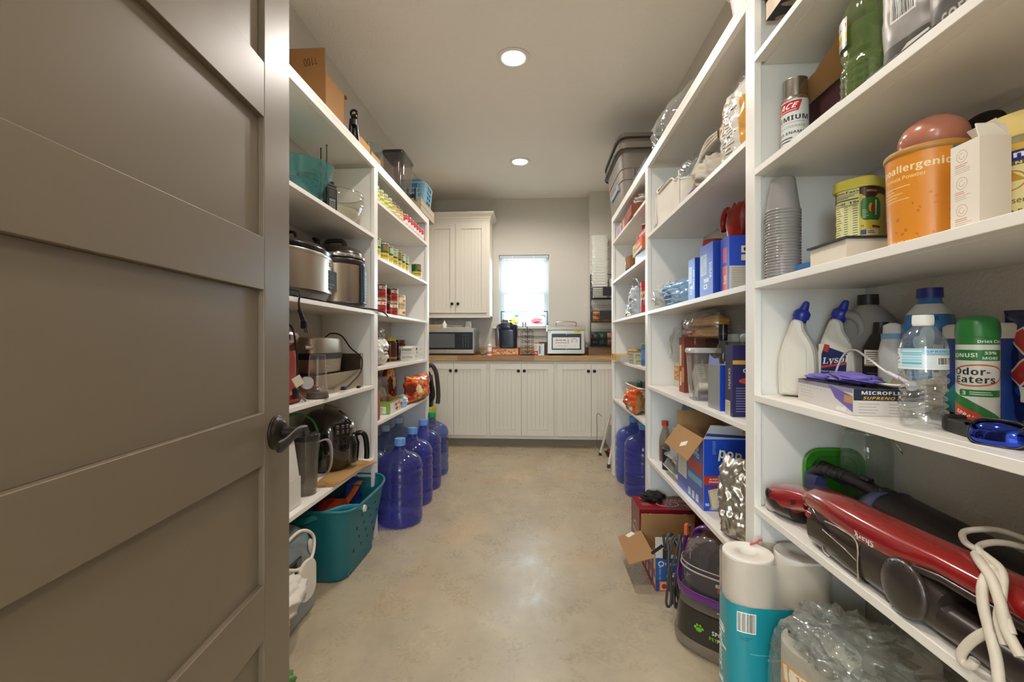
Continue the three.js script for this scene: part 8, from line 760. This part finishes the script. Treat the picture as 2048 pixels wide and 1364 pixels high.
  const big = art(300, 330, (x, w, h) => { fill(x, '#2448b8', 0, 0, w, h); fill(x, '#c9c4b8', 0, 176, w, 154); lines(x, '#7a766c', 12, 186, 270, 14, 10, 3, 8); fill(x, '#e0dccf', 60, 60, 46, 40); blob(x, '#2a2420', 84, 80, 12, 12); txt(x, '10 ct', 150, 80, 26, '#d9d4c4'); fill(x, '#d6cfc0', 60, 112, 110, 34); }), pinkS = art(60, 330, (x, w, h) => { fill(x, '#2448b8', 0, 0, w, h); fill(x, '#c9507a', 16, 60, 26, 90); fill(x, '#d9603c', 14, 170, 32, 150); txt(x, 'fruit', 30, 250, 24, '#f0dcd4', { rot: -PI / 2 }); });
  for (const [d, w, h, f, px, lab, x] of [[1.81, 0.075, 0.165, side('POP-TARTS', 3), null, 'blue cereal bar box farthest from the post in the row of three', 0.705], [1.655, 0.125, 0.19, side('SUGAR', 5), null, 'blue box in the middle of the row of three with grey panel', 0.705], [1.53, 0.07, 0.185, pinkS, big, 'blue box nearest the post with white nutrition panel', 0.72]]) { const o = thing('blue_snack_box', lab, 'box', [x, s, d], R); part(o, 'case', carton(w, h, 0.19, { pz: f, px: px || '#1f3f9c' }, '#1f43a8'), facing(f, 'gloss')); part(o, 'top_flap', box(w * 0.94, 0.0015, 0.05, 0, 0, 0.025), mat('#3a5cc0', 0.4), [0, h, 0.05], [0.5, 0, 0]); }
  { const o = thing('red_cap_jar', 'jar with large red screw cap behind the blue boxes', 'jar', [0.79, s, 2.06], R); part(o, 'jar_body', cyl(0.04, 0.04, 0.24, 0, 0, 0, 32), mat('#6a3a20', 0.3)); part(o, 'cap', join([lathe(smooth([[0.041, 0.238], [0.043, 0.242], [0.043, 0.288], [0.038, 0.294], [0.0001, 0.295]], 3), 40), ...Array.from({ length: 26 }, (_, k) => rbox(0.002, 0.04, 0.003, 0.0005, 0.0432, 0.265, 0, 1).rotateY(k * PI / 13))]), mat('#bf2f18', 0.35)); }
  { const o = thing('red_net_bag', 'tied red plastic bag standing on the blue box beside the post', 'bag', [0.725, s + 0.192, 1.645], R), m = mat('#a3190f', 0.35, { transmission: 0.2, thickness: 0, side: THREE.DoubleSide }); part(o, 'bag_body', loft([[0, 0.02, 0.02], [0.02, 0.05, 0.035], [0.07, 0.055, 0.04], [0.11, 0.05, 0.03], [0.14, 0.075, 0.02]].map(([y, a, b], j) => ring(26, (t) => [a * Math.cos(t) * (1 + 0.18 * noise2(t * 2, j)) - 0.012, y + 0.012 * noise2(t * 3, j + 4), b * Math.sin(t) * (1 + 0.2 * noise2(t * 2.5 + 3, j))])), false), m); part(o, 'twisted_ear', tube([[-0.045, 0.11, 0.01], [-0.07, 0.14, 0.015], [-0.09, 0.12, 0.02], [-0.1, 0.09, 0.02], [-0.09, 0.065, 0.02]], 0.011, 30, 8), m); part(o, 'twisted_ear', loft([[0.02, 0.02], [0.05, 0.03], [0.085, 0.012]].map(([d, r0], j) => ring(14, (t) => [0.03 + d, 0.11 + d * 0.8 + r0 * Math.sin(t) * (1 + 0.3 * noise2(t, j)), r0 * 0.5 * Math.cos(t)])), true), m); part(o, 'brown_base', crumple(0.12, 0.02, 0.1, 6, 0.2, 22), mat('#5a2a14', 0.5)); }
  { const a = art(240, 140, (x, w, h) => { fill(x, '#b3402a', 0, 0, w, h); fill(x, '#2a5a2a', 0, 0, 36, h); txt(x, 'Fritos', 132, 56, 52, '#f0ddc4', { it: true, rot: -0.1 }); blob(x, '#d9a23a', 170, 110, 44, 20); }), g = pillow(0.26, 0.17, 0.07, 27, { rough: 0.08 }); inArt(g, a); solo('red_chip_bag', 'red and green chip bag standing behind the blue bread bag', 'bag', g, facing(a, 'film'), [0.78, s, 2.26], R - 0.1); }
  { const g = pillow(0.36, 0.125, 0.15, 29, { rough: 0.1 }); const a = art(200, 100, (x, w, h) => { fill(x, '#7fa3c4', 0, 0, w, h); fill(x, '#4f82b4', 60, 0, 60, h); blob(x, '#d0a07a', 40, 70, 26, 16); lines(x, '#cfe0ec', 10, 10, 180, 6, 15, 4, 3); }); inArt(g, a); const o = thing('blue_bread_bag', 'shiny pale blue bread bag lying at the shelf edge', 'bag', [0.68, s + 0.002, 2.13], R + 0.1); part(o, 'bag_body', g, facing(a, 'film')); part(o, 'gathered_film', crumple(0.16, 0.115, 0.13, 30, 0.25, 30, 3), filmClear(0.6, 0.14), [-0.13, 0.004, 0.02]); }
  s = 1.6305;
  { const o = thing('canvas_cube', 'off-white canvas storage cube slumped on the upper middle shelf', 'storage cube', [0.735, s, 2.18], R), m = mat('#d9d0c2', 0.9, { side: THREE.DoubleSide }); const hT = (t) => 0.2 + 0.06 * Math.cos(t - 2.6) + 0.01 * noise2(t * 2, 1); part(o, 'fabric_wall', loft([0, 0.25, 0.5, 0.75, 0.97, 1].map((k, j) => ring(72, (t) => { const c = Math.cos(t), q = Math.sin(t), e = 2 / 6, y = 0.002 + k * hT(t); return [0.2 * Math.sign(c) * Math.abs(c) ** e * (1 + 0.02 * noise2(t * 2, j)), y, -0.125 * Math.sign(q) * Math.abs(q) ** e * (1 + 0.05 * noise2(t * 2 + 7, j * 0.7))]; })), false), m); part(o, 'bottom', sections([[0.001, 0.195, 0.12, 6], [0.004, 0.197, 0.122, 6]], 44), m); part(o, 'piping', tube(ring(72, (t) => { const c = Math.cos(t), q = Math.sin(t), e = 2 / 6; return [0.201 * Math.sign(c) * Math.abs(c) ** e, 0.004 + hT(t), -0.126 * Math.sign(q) * Math.abs(q) ** e]; }), 0.004, 140, 6, true), mat('#e4dccf', 0.85)); for (const x of [-0.187, 0.187]) part(o, 'corner_seam', rod([x, 0.01, 0.118], [x, 0.18, 0.118], 0.003), mat('#e4dccf', 0.85)); part(o, 'patch_stain', crumple(0.05, 0.03, 0.006, 3, 0.3, 18), mat('#8d8880', 0.9), [-0.17, 0.004, 0.124]); }
  solo('film_bag', 'crumpled clear plastic bag sticking out of the canvas cube', 'plastic bag', crumple(0.3, 0.14, 0.14, 35, 0.25, 34, 2.6), filmClear(0.85), [0.75, s + 0.14, 2.15], R);
  { const o = thing('cotton_bag', 'off-white cotton bag with straps slumped beside the canvas cube', 'bag', [0.72, s, 1.82], R), m = mat('#b9b0a0', 0.9); part(o, 'bag_body', crumple(0.26, 0.16, 0.18, 37, 0.16, 40, 2.2), m); for (let k = 0; k < 3; k++) part(o, 'strap', tube([[-0.1 + 0.02 * k, 0.05, 0.085], [-0.08 + 0.02 * k, 0.14, 0.07], [0.0, 0.19 + 0.015 * k, 0.05], [0.1, 0.2 + 0.01 * k, 0.04]], 0.006, 30, 8), mat('#c4bbaa', 0.9)); part(o, 'purple_corner', crumple(0.06, 0.04, 0.05, 38, 0.2, 18), mat('#7a5a80', 0.6), [0.02, 0.003, 0.09]); }
  solo('tan_scrap_bag', 'crumpled tan paper bag between cotton bag and popcorn bag', 'bag', crumple(0.12, 0.13, 0.12, 39, 0.22, 26, 2.4), mat('#c9a56a', 0.85), [0.735, s, 1.665], R);
  { const a = art(420, 330, (x, w, h) => { fill(x, '#ded7cc', 0, 0, w, h); for (let j = 0; j < 44; j++) { const r = rng(j + 3); blob(x, ['#d98a4a', '#e6c79a', '#c96a3a', '#efe2c8'][r() * 4 | 0], 50 + r() * 44, j * 7.6, 8 + r() * 8, 6 + r() * 4); } fill(x, '#e2dad0', 104, 0, 220, h); txt(x, 'Nutrition Facts', 210, 62, 24, '#3a3632'); lines(x, '#6a645c', 120, 84, 180, 16, 13, 4, 6); fill(x, '#3a3632', 116, 110, 200, 4); fill(x, '#3a3632', 116, 206, 200, 4); fill(x, '#d9a04a', 330, 90, 90, 240); }); const g = pillow(0.24, 0.27, 0.12, 45, { rough: 0.05, pinch: 0.35 }); inArt(g, a); const o = thing('popcorn_bag', 'clear popcorn bag with nutrition panel standing beside the post', 'bag', [0.685, s, 1.51], R); part(o, 'bag_body', g, facing(a, 'film')); part(o, 'top_film', pillow(0.235, 0.07, 0.03, 46, { rough: 0.1 }), filmClear(0.9), [0, 0.255, 0]); }
  { const o = thing('clear_food_tub', 'clear plastic tub with domed lid behind the popcorn bag', 'tub', [0.775, s, 1.42], R); part(o, 'tub_wall', sections([[0.001, 0.055, 0.06, 5], [0.25, 0.075, 0.07, 5]], 44, false), clear('#e6e4e0', 0.05, 0.9)); part(o, 'lid', sections([[0.25, 0.08, 0.075, 5], [0.262, 0.08, 0.075, 5], [0.285, 0.06, 0.055, 4], [0.288, 0.05, 0.045, 4]], 44), clear('#e9e8e4', 0.05, 0.85)); part(o, 'contents', crumple(0.1, 0.2, 0.1, 47, 0.06, 26, 5), mat('#c98d4a', 0.8), [0, 0.004, 0]); }
}
// ---------- on top of the right shelving ----------
{ const y = 2.0405;
  const tote = (lab, at, h0) => { const o = thing('storage_tote', lab, 'storage tote', at, R), g = mat('#7d746a', 0.5), dk = mat('#2f2a28', 0.5); part(o, 'tub', sections([[0.001, 0.26, 0.125, 7], [0.006, 0.265, 0.13, 7], [h0 - 0.02, 0.315, 0.155, 7]], 56), g); for (const k of [0.35, 0.55]) part(o, 'ridge', tube(sring(0.267 + 0.05 * k, 0.132 + 0.025 * k, h0 * k, 7, 56), 0.004, 110, 6, true), g); part(o, 'rim', sections([[h0 - 0.05, 0.324, 0.162, 7], [h0 - 0.018, 0.33, 0.168, 7], [h0, 0.33, 0.168, 7]], 56), mat('#8a8177', 0.5)); part(o, 'rim_edge', tube(sring(0.333, 0.171, h0 - 0.048, 7, 56), 0.007, 130, 8, true), dk); for (const x of [-0.2, -0.05, 0.12]) part(o, 'rim_slot', rbox(0.06, 0.018, 0.006, 0.002, x, h0 - 0.026, 0.167), dk); part(o, 'handle_bar', join([rbox(0.24, 0.03, 0.012, 0.004, 0.04, 0.1, 0.142), rbox(0.02, 0.04, 0.02, 0.004, -0.09, 0.1, 0.144), rbox(0.02, 0.04, 0.02, 0.004, 0.17, 0.1, 0.144)]), mat('#9aa6b2', 0.35)); for (const z of [-0.06, 0.06]) part(o, 'end_rib', rbox(0.006, h0 * 0.7, 0.01, 0.002, 0.295, h0 * 0.45, z), g); return o; };
  tote('grey storage tote with dark rim edge on top of the right shelving, lower of two', [0.71, y, 3.36], 0.36); const q = thing('nested_tote', 'grey storage tote nested in the lower tote so only its rim shows', 'storage tote', [0.71, y + 0.36, 3.36], R); part(q, 'rim', sections([[0.001, 0.315, 0.156, 7], [0.022, 0.326, 0.164, 7], [0.055, 0.33, 0.168, 7], [0.06, 0.33, 0.168, 7]], 56), mat('#80776c', 0.5)); part(q, 'rim_edge', tube(sring(0.333, 0.171, 0.026, 7, 56), 0.007, 130, 8, true), mat('#2a2624', 0.5)); for (const x of [-0.18, 0.0, 0.16]) part(q, 'rim_slot', rbox(0.06, 0.02, 0.006, 0.002, x, 0.044, 0.167), mat('#2a2624', 0.5)); part(q, 'cover_panel', sections([[0.06, 0.322, 0.16, 7], [0.068, 0.31, 0.15, 7]], 48), mat('#6f675e', 0.5));
  solo('clear_film_pouch', 'large clear plastic pouch lying on top beside the totes', 'plastic bag', pillow(0.56, 0.2, 0.2, 53, { rough: 0.09, nx: 40, ny: 34 }), filmClear(0.9, 0.1), [0.71, y + 0.004, 2.32], R); solo('clear_lid_stack', 'tilted stack of clear plastic lids between tote and film pouch', 'lids', join([0, 1, 2].map((k) => poly(rrect(0.22, 0.2, 0.03), 0.006, 0.002).rotateX(-0.5).translate(0, 0.1 + k * 0.004, 0.02 - k * 0.022))), clear('#dfe3e6', 0.06, 0.8), [0.69, y, 2.78], R + 0.3);
  { const o = thing('white_tub', 'white plastic tub with rolled rim on top near the ceiling', 'tub', [0.735, y, 1.4], R), w = mat('#d9d5cf', 0.4); part(o, 'wall', sections([[0.001, 0.1, 0.09, 6], [0.006, 0.105, 0.095, 6], [0.155, 0.125, 0.115, 6]], 48), w); part(o, 'rim', tube(sring(0.128, 0.118, 0.155, 6, 48), 0.008, 90, 8, true), w); }
}
// ================= right shelving: far bay =================
{ let s = 1.8365;
  { const o = thing('meat_stick_box', 'long brown box with tan end panel sticking out of the top far shelf', 'box', [0.685, s, 2.98], R - 0.06), a = art(330, 90, (x, w, h) => { fill(x, '#7a2a14', 0, 0, w, h); fill(x, '#c4934c', 0, 0, 80, h); txt(x, '30', 40, 58, 30, '#e6d2a0'); for (let i = 0; i < 12; i++) { x.strokeStyle = '#a8502a'; x.lineWidth = 7; x.beginPath(); x.moveTo(90 + i * 20, 4); x.lineTo(110 + i * 20, 40); x.stroke(); } fill(x, '#b3421f', 80, 56, 250, 20); }); part(o, 'case', carton(0.42, 0.07, 0.2, { pz: a, ny: '#8d6a4a' }, '#7a3a1c'), facing(a)); }
  solo('white_net', 'white knotted cloth bag lying on the brown box', 'bag', crumple(0.22, 0.075, 0.15, 57, 0.35, 34, 3.4), mat('#d5cec2', 0.85), [0.7, s + 0.0705, 2.86], R); solo('grey_strap_bag', 'dark grey strapped case behind the knotted cloth bag', 'case', rbox(0.12, 0.13, 0.1, 0.02, 0, 0.065, 0), mat('#6a6a6c', 0.5), [0.8, s, 2.62], R); solo('purple_box', 'small purple box at the far end beside the brown box', 'box', rbox(0.09, 0.085, 0.12, 0.002, 0, 0.0425, 0), mat('#4a3468', 0.5), [0.72, s, 3.26], R); solo('pink_magazine', 'pink and blue printed packet at the far end of the top shelf', 'packet', (() => { const a = art(120, 90, (x, w, h) => { fill(x, '#b7aebc', 0, 0, w, h); blob(x, '#c9708a', 30, 30, 30, 18); blob(x, '#8f9fc4', 80, 60, 36, 20); fill(x, '#7a2f3a', 0, 70, 40, 20); }); M.pinkMag = facing(a, 'gloss'); return carton(0.16, 0.1, 0.14, { pz: a, px: a }, '#b7a9b4'); })(), M.pinkMag, [0.685, s, 3.42], R);
  s = 1.5275;
  solo('silver_tray', 'shiny silver tray under the foil boxes', 'tray', rbox(0.34, 0.07, 0.22, 0.012, 0, 0.035, 0), mat('#a9a6ac', 0.25, { metalness: 0.7 }), [0.72, s, 2.68], R);
  { const a = art(330, 110, (x, w, h) => { fill(x, '#d8d2ca', 0, 0, w, h); fill(x, '#d9662a', 110, 0, 220, 84); fill(x, '#d9c24a', 20, 0, 92, 96); x.save(); x.translate(66, 56); x.rotate(PI); txt(x, '45', 0, 0, 50, '#2a2212'); x.restore(); x.save(); x.translate(190, 44); x.rotate(PI); txt(x, 'PAPER', 0, 0, 46, '#f0dccc'); x.restore(); fill(x, '#efe9e0', 120, 88, 200, 6); }); solo('parchment_box', 'yellow and orange parchment box lying upside down on the silver tray', 'box', carton(0.32, 0.07, 0.07, { pz: a, px: '#d9662a' }, '#dcd6ce'), facing(a), [0.64, s + 0.0705, 2.76], R - 0.05);
    const b = art(330, 70, (x, w, h) => { fill(x, '#a8241f', 0, 0, w, h); fill(x, '#c9c6c4', 0, 0, 10, h); txt(x, 'ALUMINUM FOIL', 190, 26, 30, '#efe6de'); fill(x, '#c8402c', 30, 46, 290, 10); }); solo('foil_box', 'red aluminum foil box lying on the parchment box', 'box', carton(0.3, 0.052, 0.052, { pz: b, px: '#8d1d1a' }, '#a8241f'), facing(b), [0.645, s + 0.141, 2.68], R);
    for (const [i, d, lab] of [[0, 2.72, 'dark red small jar lying at the front of the foil box'], [1, 2.62, 'bright red small tin standing on the foil box']]) { const o = thing('small_tin', lab, 'tin', [0.645, s + 0.1935, d], R); part(o, 'tin_body', cyl(0.021, 0.021, i ? 0.05 : 0.036, 0, 0, 0, 26), mat(i ? '#b3281a' : '#6a1a20', 0.3)); part(o, 'lid', cyl(0.0215, 0.02, 0.006, 0, i ? 0.05 : 0.036, 0, 26), mat(i ? '#c23a28' : '#a9a2a0', 0.35)); }
    const c = art(160, 160, (x, w, h) => { fill(x, '#8a5a2a', 0, 0, w, h); blob(x, '#d9b45a', 76, 50, 40, 32); blob(x, '#8a5a2a', 76, 50, 18, 14); fill(x, '#241a1e', 0, 92, w, 50); lines(x, '#b9a9a4', 30, 108, 110, 3, 10, 5, 4); }); solo('pretzel_tub', 'brown and black pretzel container at the far end under the boxes', 'container', inArt(sections([[0.001, 0.06, 0.05, 5], [0.15, 0.06, 0.05, 5]], 40), c), facing(c, 'gloss'), [0.7, s, 3.3], R + 0.3); }
  s = 1.2205;
  { const a = art(180, 240, (x, w, h) => { fill(x, '#a9b4b8', 0, 0, w, h); lines(x, '#7f8f9a', 30, 60, 110, 8, 20, 8, 3); blob(x, '#b34a3c', 100, 110, 20, 12); blob(x, '#d9d4b4', 60, 150, 30, 30); }), g = pillow(0.2, 0.21, 0.09, 63, { rough: 0.1 }); inArt(g, a); const o = thing('produce_bag', 'clear twisted food bag standing at the middle of the far shelf', 'bag', [0.66, s, 3.03], R); part(o, 'bag_body', g, facing(a, 'film')); part(o, 'twisted_top', loft([[0.2, 0.07, 0.025], [0.235, 0.03, 0.02], [0.26, 0.035, 0.01], [0.275, 0.06, 0.008]].map(([y, a2, b2], j) => ring(20, (t) => [a2 * Math.cos(t) - 0.02 - j * 0.012, y + 0.01 * noise2(t * 2, j), b2 * Math.sin(t)])), false), filmClear(0.75)); }
  { const a = art(150, 110, (x, w, h) => { fill(x, '#39508f', 0, 0, w, h); fill(x, '#d9c86a', 60, 20, 70, 70); lines(x, '#8a6a3a', 70, 30, 44, 5, 11, 4, 3); blob(x, '#6f9ac0', 26, 70, 20, 26); }), g = pillow(0.24, 0.13, 0.06, 64, { rough: 0.08 }); inArt(g, a); solo('cheese_snack_bag', 'blue and yellow snack bag lying at the far end of the shelf', 'bag', g, facing(a, 'film'), [0.69, s, 3.33], R + 0.1); }
  { const o = thing('red_lid_jar', 'nut jar with red lid and label beside the middle post', 'jar', [0.67, s, 2.74], R), a = art(200, 180, (x, w, h) => { fill(x, '#b3382a', 0, 0, w, h); fill(x, '#d8d0c4', 30, 130, 50, 40); lines(x, '#222', 34, 134, 42, 5, 7, 4, 2); blob(x, '#d9b48a', 130, 60, 46, 30); fill(x, '#7a7fae', 120, 90, 80, 30); txt(x, 'NUTS', 120, 62, 30, '#7a2018'); }); part(o, 'jar_body', wrap(cyl(0.048, 0.048, 0.165, 0, 0.002, 0, 36, true).rotateY(PI), a), facing(a, 'gloss')); part(o, 'jar_base', cyl(0.048, 0.048, 0.002, 0, 0, 0, 32), mat('#8a4a2a', 0.4)); part(o, 'lid', lathe(smooth([[0.047, 0.165], [0.05, 0.168], [0.05, 0.19], [0.046, 0.195], [0.0001, 0.196]], 3), 36), mat('#c22f24', 0.35)); }
  solo('plastic_tumbler', 'clear plastic tumbler standing behind the red lidded jar', 'cup', lathe([[0.0001, 0.002], [0.03, 0.001], [0.036, 0.23], [0.034, 0.23], [0.028, 0.006], [0.0001, 0.005]], 30), clear('#cfd4d8', 0.08, 0.85), [0.79, s, 2.66], 0);
  s = 0.9145;
  { const a = art(300, 90, (x, w, h) => { fill(x, '#d9b83a', 0, 0, w, h); fill(x, '#c23a24', 0, 0, 40, 46); fill(x, '#d9843a', 0, 46, 40, 44); fill(x, '#b5ada4', 190, 10, 110, 80); txt(x, 'Jell', 110, 40, 44, '#c23a24', { it: true }); blob(x, '#7aa03a', 130, 70, 20, 10); }); solo('pudding_box', 'red and yellow dessert box sticking out at the far shelf end', 'box', carton(0.34, 0.05, 0.1, { pz: a, px: '#b5ada4' }, '#d2ac34'), facing(a), [0.615, s, 3.27], R); solo('tan_wrapper', 'torn tan paper wrapper lying on the dessert box', 'wrapper', crumple(0.18, 0.035, 0.12, 73, 0.3, 26, 2), mat('#b9925a', 0.85), [0.7, s + 0.051, 3.2], R);
    const b = art(200, 160, (x, w, h) => { fill(x, '#b9b8a4', 0, 0, w, h); for (const [i, j] of [[30, 30], [110, 24], [40, 110], [120, 104]]) { fill(x, '#8f8d84', i - 10, j - 10, 60, 60); fill(x, '#c9b84a', i, j + 14, 42, 30); fill(x, '#6f8a3a', i + 16, j, 14, 14); } }); solo('can_multipack', 'shrink wrapped pack of small yellow cans in front of the blue can', 'can pack', carton(0.15, 0.072, 0.1, { pz: b, px: b }, '#a9a89c'), facing(b, 'film'), [0.64, s, 2.86], R);
    const c = art(180, 220, (x, w, h) => { fill(x, '#3f6a9c', 0, 0, w, h); fill(x, '#3a8a5c', 0, 0, w, 30); fill(x, '#5f8ab8', 40, 60, 90, 100); }); can('blue_can', 'tall blue can with green top band beside the middle post', c, 0.042, 0.13, [0.64, s, 2.62], R); for (const [x, d, h, col, lab] of [[0.79, 2.95, 0.16, '#7a2a24', 'dark red carton at the back of the far lower shelf'], [0.8, 2.8, 0.175, '#c9b9a8', 'cream and red carton at the back beside the dark one'], [0.73, 2.88, 0.1, '#d5c9a4', 'cream carton in the middle row behind the can pack']]) { const e = art(120, 170, (q, w, hh) => { fill(q, col, 0, 0, w, hh); blob(q, '#d9d0c4', 60, 50, 40, 22); lines(q, '#a8443c', 20, 90, 80, 5, 13, 5, h * 100 | 0); }); solo('small_food_carton', lab, 'carton', carton(0.1, h, 0.09, { pz: e, px: e }, col), facing(e), [x, s, d], R); } }
  s = 0.6125;
  { const o = thing('woven_basket', 'white woven basket holding packets on the lowest far shelf', 'basket', [0.735, s, 3.0], R), w = mat('#cdc6b6', 0.7); for (let j = 0; j < 9; j++) part(o, 'woven_band', tube(sring(0.2 + j * 0.002, 0.1 + j * 0.002, 0.009 + j * 0.0155, 6, 56).map(([x, y, z], i) => { const k = 1 + 0.012 * ((i + j) % 2 ? 1 : -1); return [x * k, y, z * k]; }), 0.0075, 112, 6, true), w); part(o, 'bottom', sections([[0.001, 0.196, 0.096, 6], [0.005, 0.198, 0.098, 6]], 40), w); part(o, 'rim', tube(sring(0.219, 0.119, 0.15, 6, 56), 0.008, 110, 8, true), w); }
  solo('teal_packet', 'small dark teal packet lying in the woven basket', 'packet', pillow(0.1, 0.06, 0.03, 75, { nx: 14, ny: 12 }), mat('#4a6a64', 0.4), [0.7, s + 0.115, 3.12], R); solo('brown_packet', 'small brown packet lying in the woven basket beside the teal one', 'packet', pillow(0.12, 0.06, 0.04, 76, { nx: 14, ny: 12 }), mat('#6a5238', 0.5), [0.72, s + 0.115, 2.95], R); { const g = crumple(0.24, 0.03, 0.1, 77, 0.2, 22); solo('kraft_bag', 'kraft paper bag folded inside the woven basket', 'bag', g, mat('#b08a58', 0.85), [0.745, s + 0.085, 3.0], R); }
  { const a = art(170, 170, (x, w, h) => { fill(x, '#d2541c', 0, 0, w, h); fill(x, '#a97f50', 0, 40, 60, 130); fill(x, '#d9cfc4', 116, 90, 40, 70); lines(x, '#444', 120, 96, 32, 8, 8, 4, 3); blob(x, '#e07a3a', 90, 40, 34, 20); }), g = pillow(0.22, 0.15, 0.11, 79, { rough: 0.12 }); inArt(g, a); solo('orange_pouch', 'orange plastic pouch slumped over the shelf edge before the basket', 'pouch', g, facing(a, 'film'), [0.6, s + 0.003, 2.82], R - 0.1); }
  jugParts(thing('water_jug', 'blue water jug under the far end of the right shelving', 'water jug', [0.722, 0.001, 3.42], R + 0.9), '#a6b8ee', mat('#6f9fd8', 0.4)); jugParts(thing('water_jug', 'blue water jug half hidden behind the middle right post', 'water jug', [0.73, 0.001, 3.13], R + 0.4), '#a2a9f0', mat('#6f9fd8', 0.4));
  { // folding step stool leaning at the shelf end
    const o = thing('step_stool', 'folded white metal step stool leaning at the end of the right shelving', 'step stool', [0, 0.001, 0]), w = mat('#dcd8d0', 0.35), foot = (x, d) => part(o, 'rubber_foot', cyl(0.015, 0.014, 0.03, x, 0, -d, 16), mat('#3b3835', 0.7));
    for (const [x, d, x2, d2, y2] of [[0.575, 4.16, 0.7, 4.0, 0.62], [0.59, 3.76, 0.72, 3.86, 0.62]]) { foot(x, d); part(o, 'leg', rod([x, 0.015, -d], [x2, y2, -d2], 0.011, 14), w); } for (const [x, d, x2, d2, y2] of [[0.7, 4.13, 0.66, 4.02, 0.5], [0.71, 3.78, 0.68, 3.85, 0.5]]) { foot(x, d); part(o, 'rear_leg', rod([x, 0.015, -d], [x2, y2, -d2], 0.009, 12), w); }
    for (const y of [0.22, 0.42]) { const k = y / 0.62; const xx = 0.58 + 0.135 * k, da = 4.16 - 0.16 * k, db = 3.76 + 0.1 * k; part(o, 'step_tread', rbox(0.02, 0.16, da - db - 0.03, 0.006, 0, 0, 0), mat('#8d8a86', 0.7), [xx + 0.012, y, -(da + db) / 2], [0, 0, -0.2]); part(o, 'cross_bar', rod([xx, y - 0.085, -da], [xx, y - 0.085, -db], 0.008, 12), w); } part(o, 'top_rail', rod([0.7, 0.62, -4.0], [0.72, 0.62, -3.86], 0.011, 14), w);
    const q = thing('dust_pan', 'red and black dust pan on the floor behind the step stool', 'dust pan', [0.72, 0.001, 4.2], R); part(q, 'pan', sections([[0, 0.09, 0.06, 5], [0.03, 0.1, 0.07, 5]], 32), mat('#7a2a22', 0.5)); part(q, 'lip', rbox(0.2, 0.012, 0.03, 0.003, 0, 0.006, 0.07), M.black); solo('wire_hook', 'thin copper wire loop hanging on the base cabinet door behind the stool', 'wire', tube([[0.62, 0.33, -4.36], [0.575, 0.36, -4.34], [0.565, 0.2, -4.3], [0.57, 0.05, -4.3], [0.6, 0.006, -4.3]], 0.0025, 40, 6), mat('#8a5a34', 0.35, { metalness: 0.8 })); }
}
renderer.render(scene, camera);
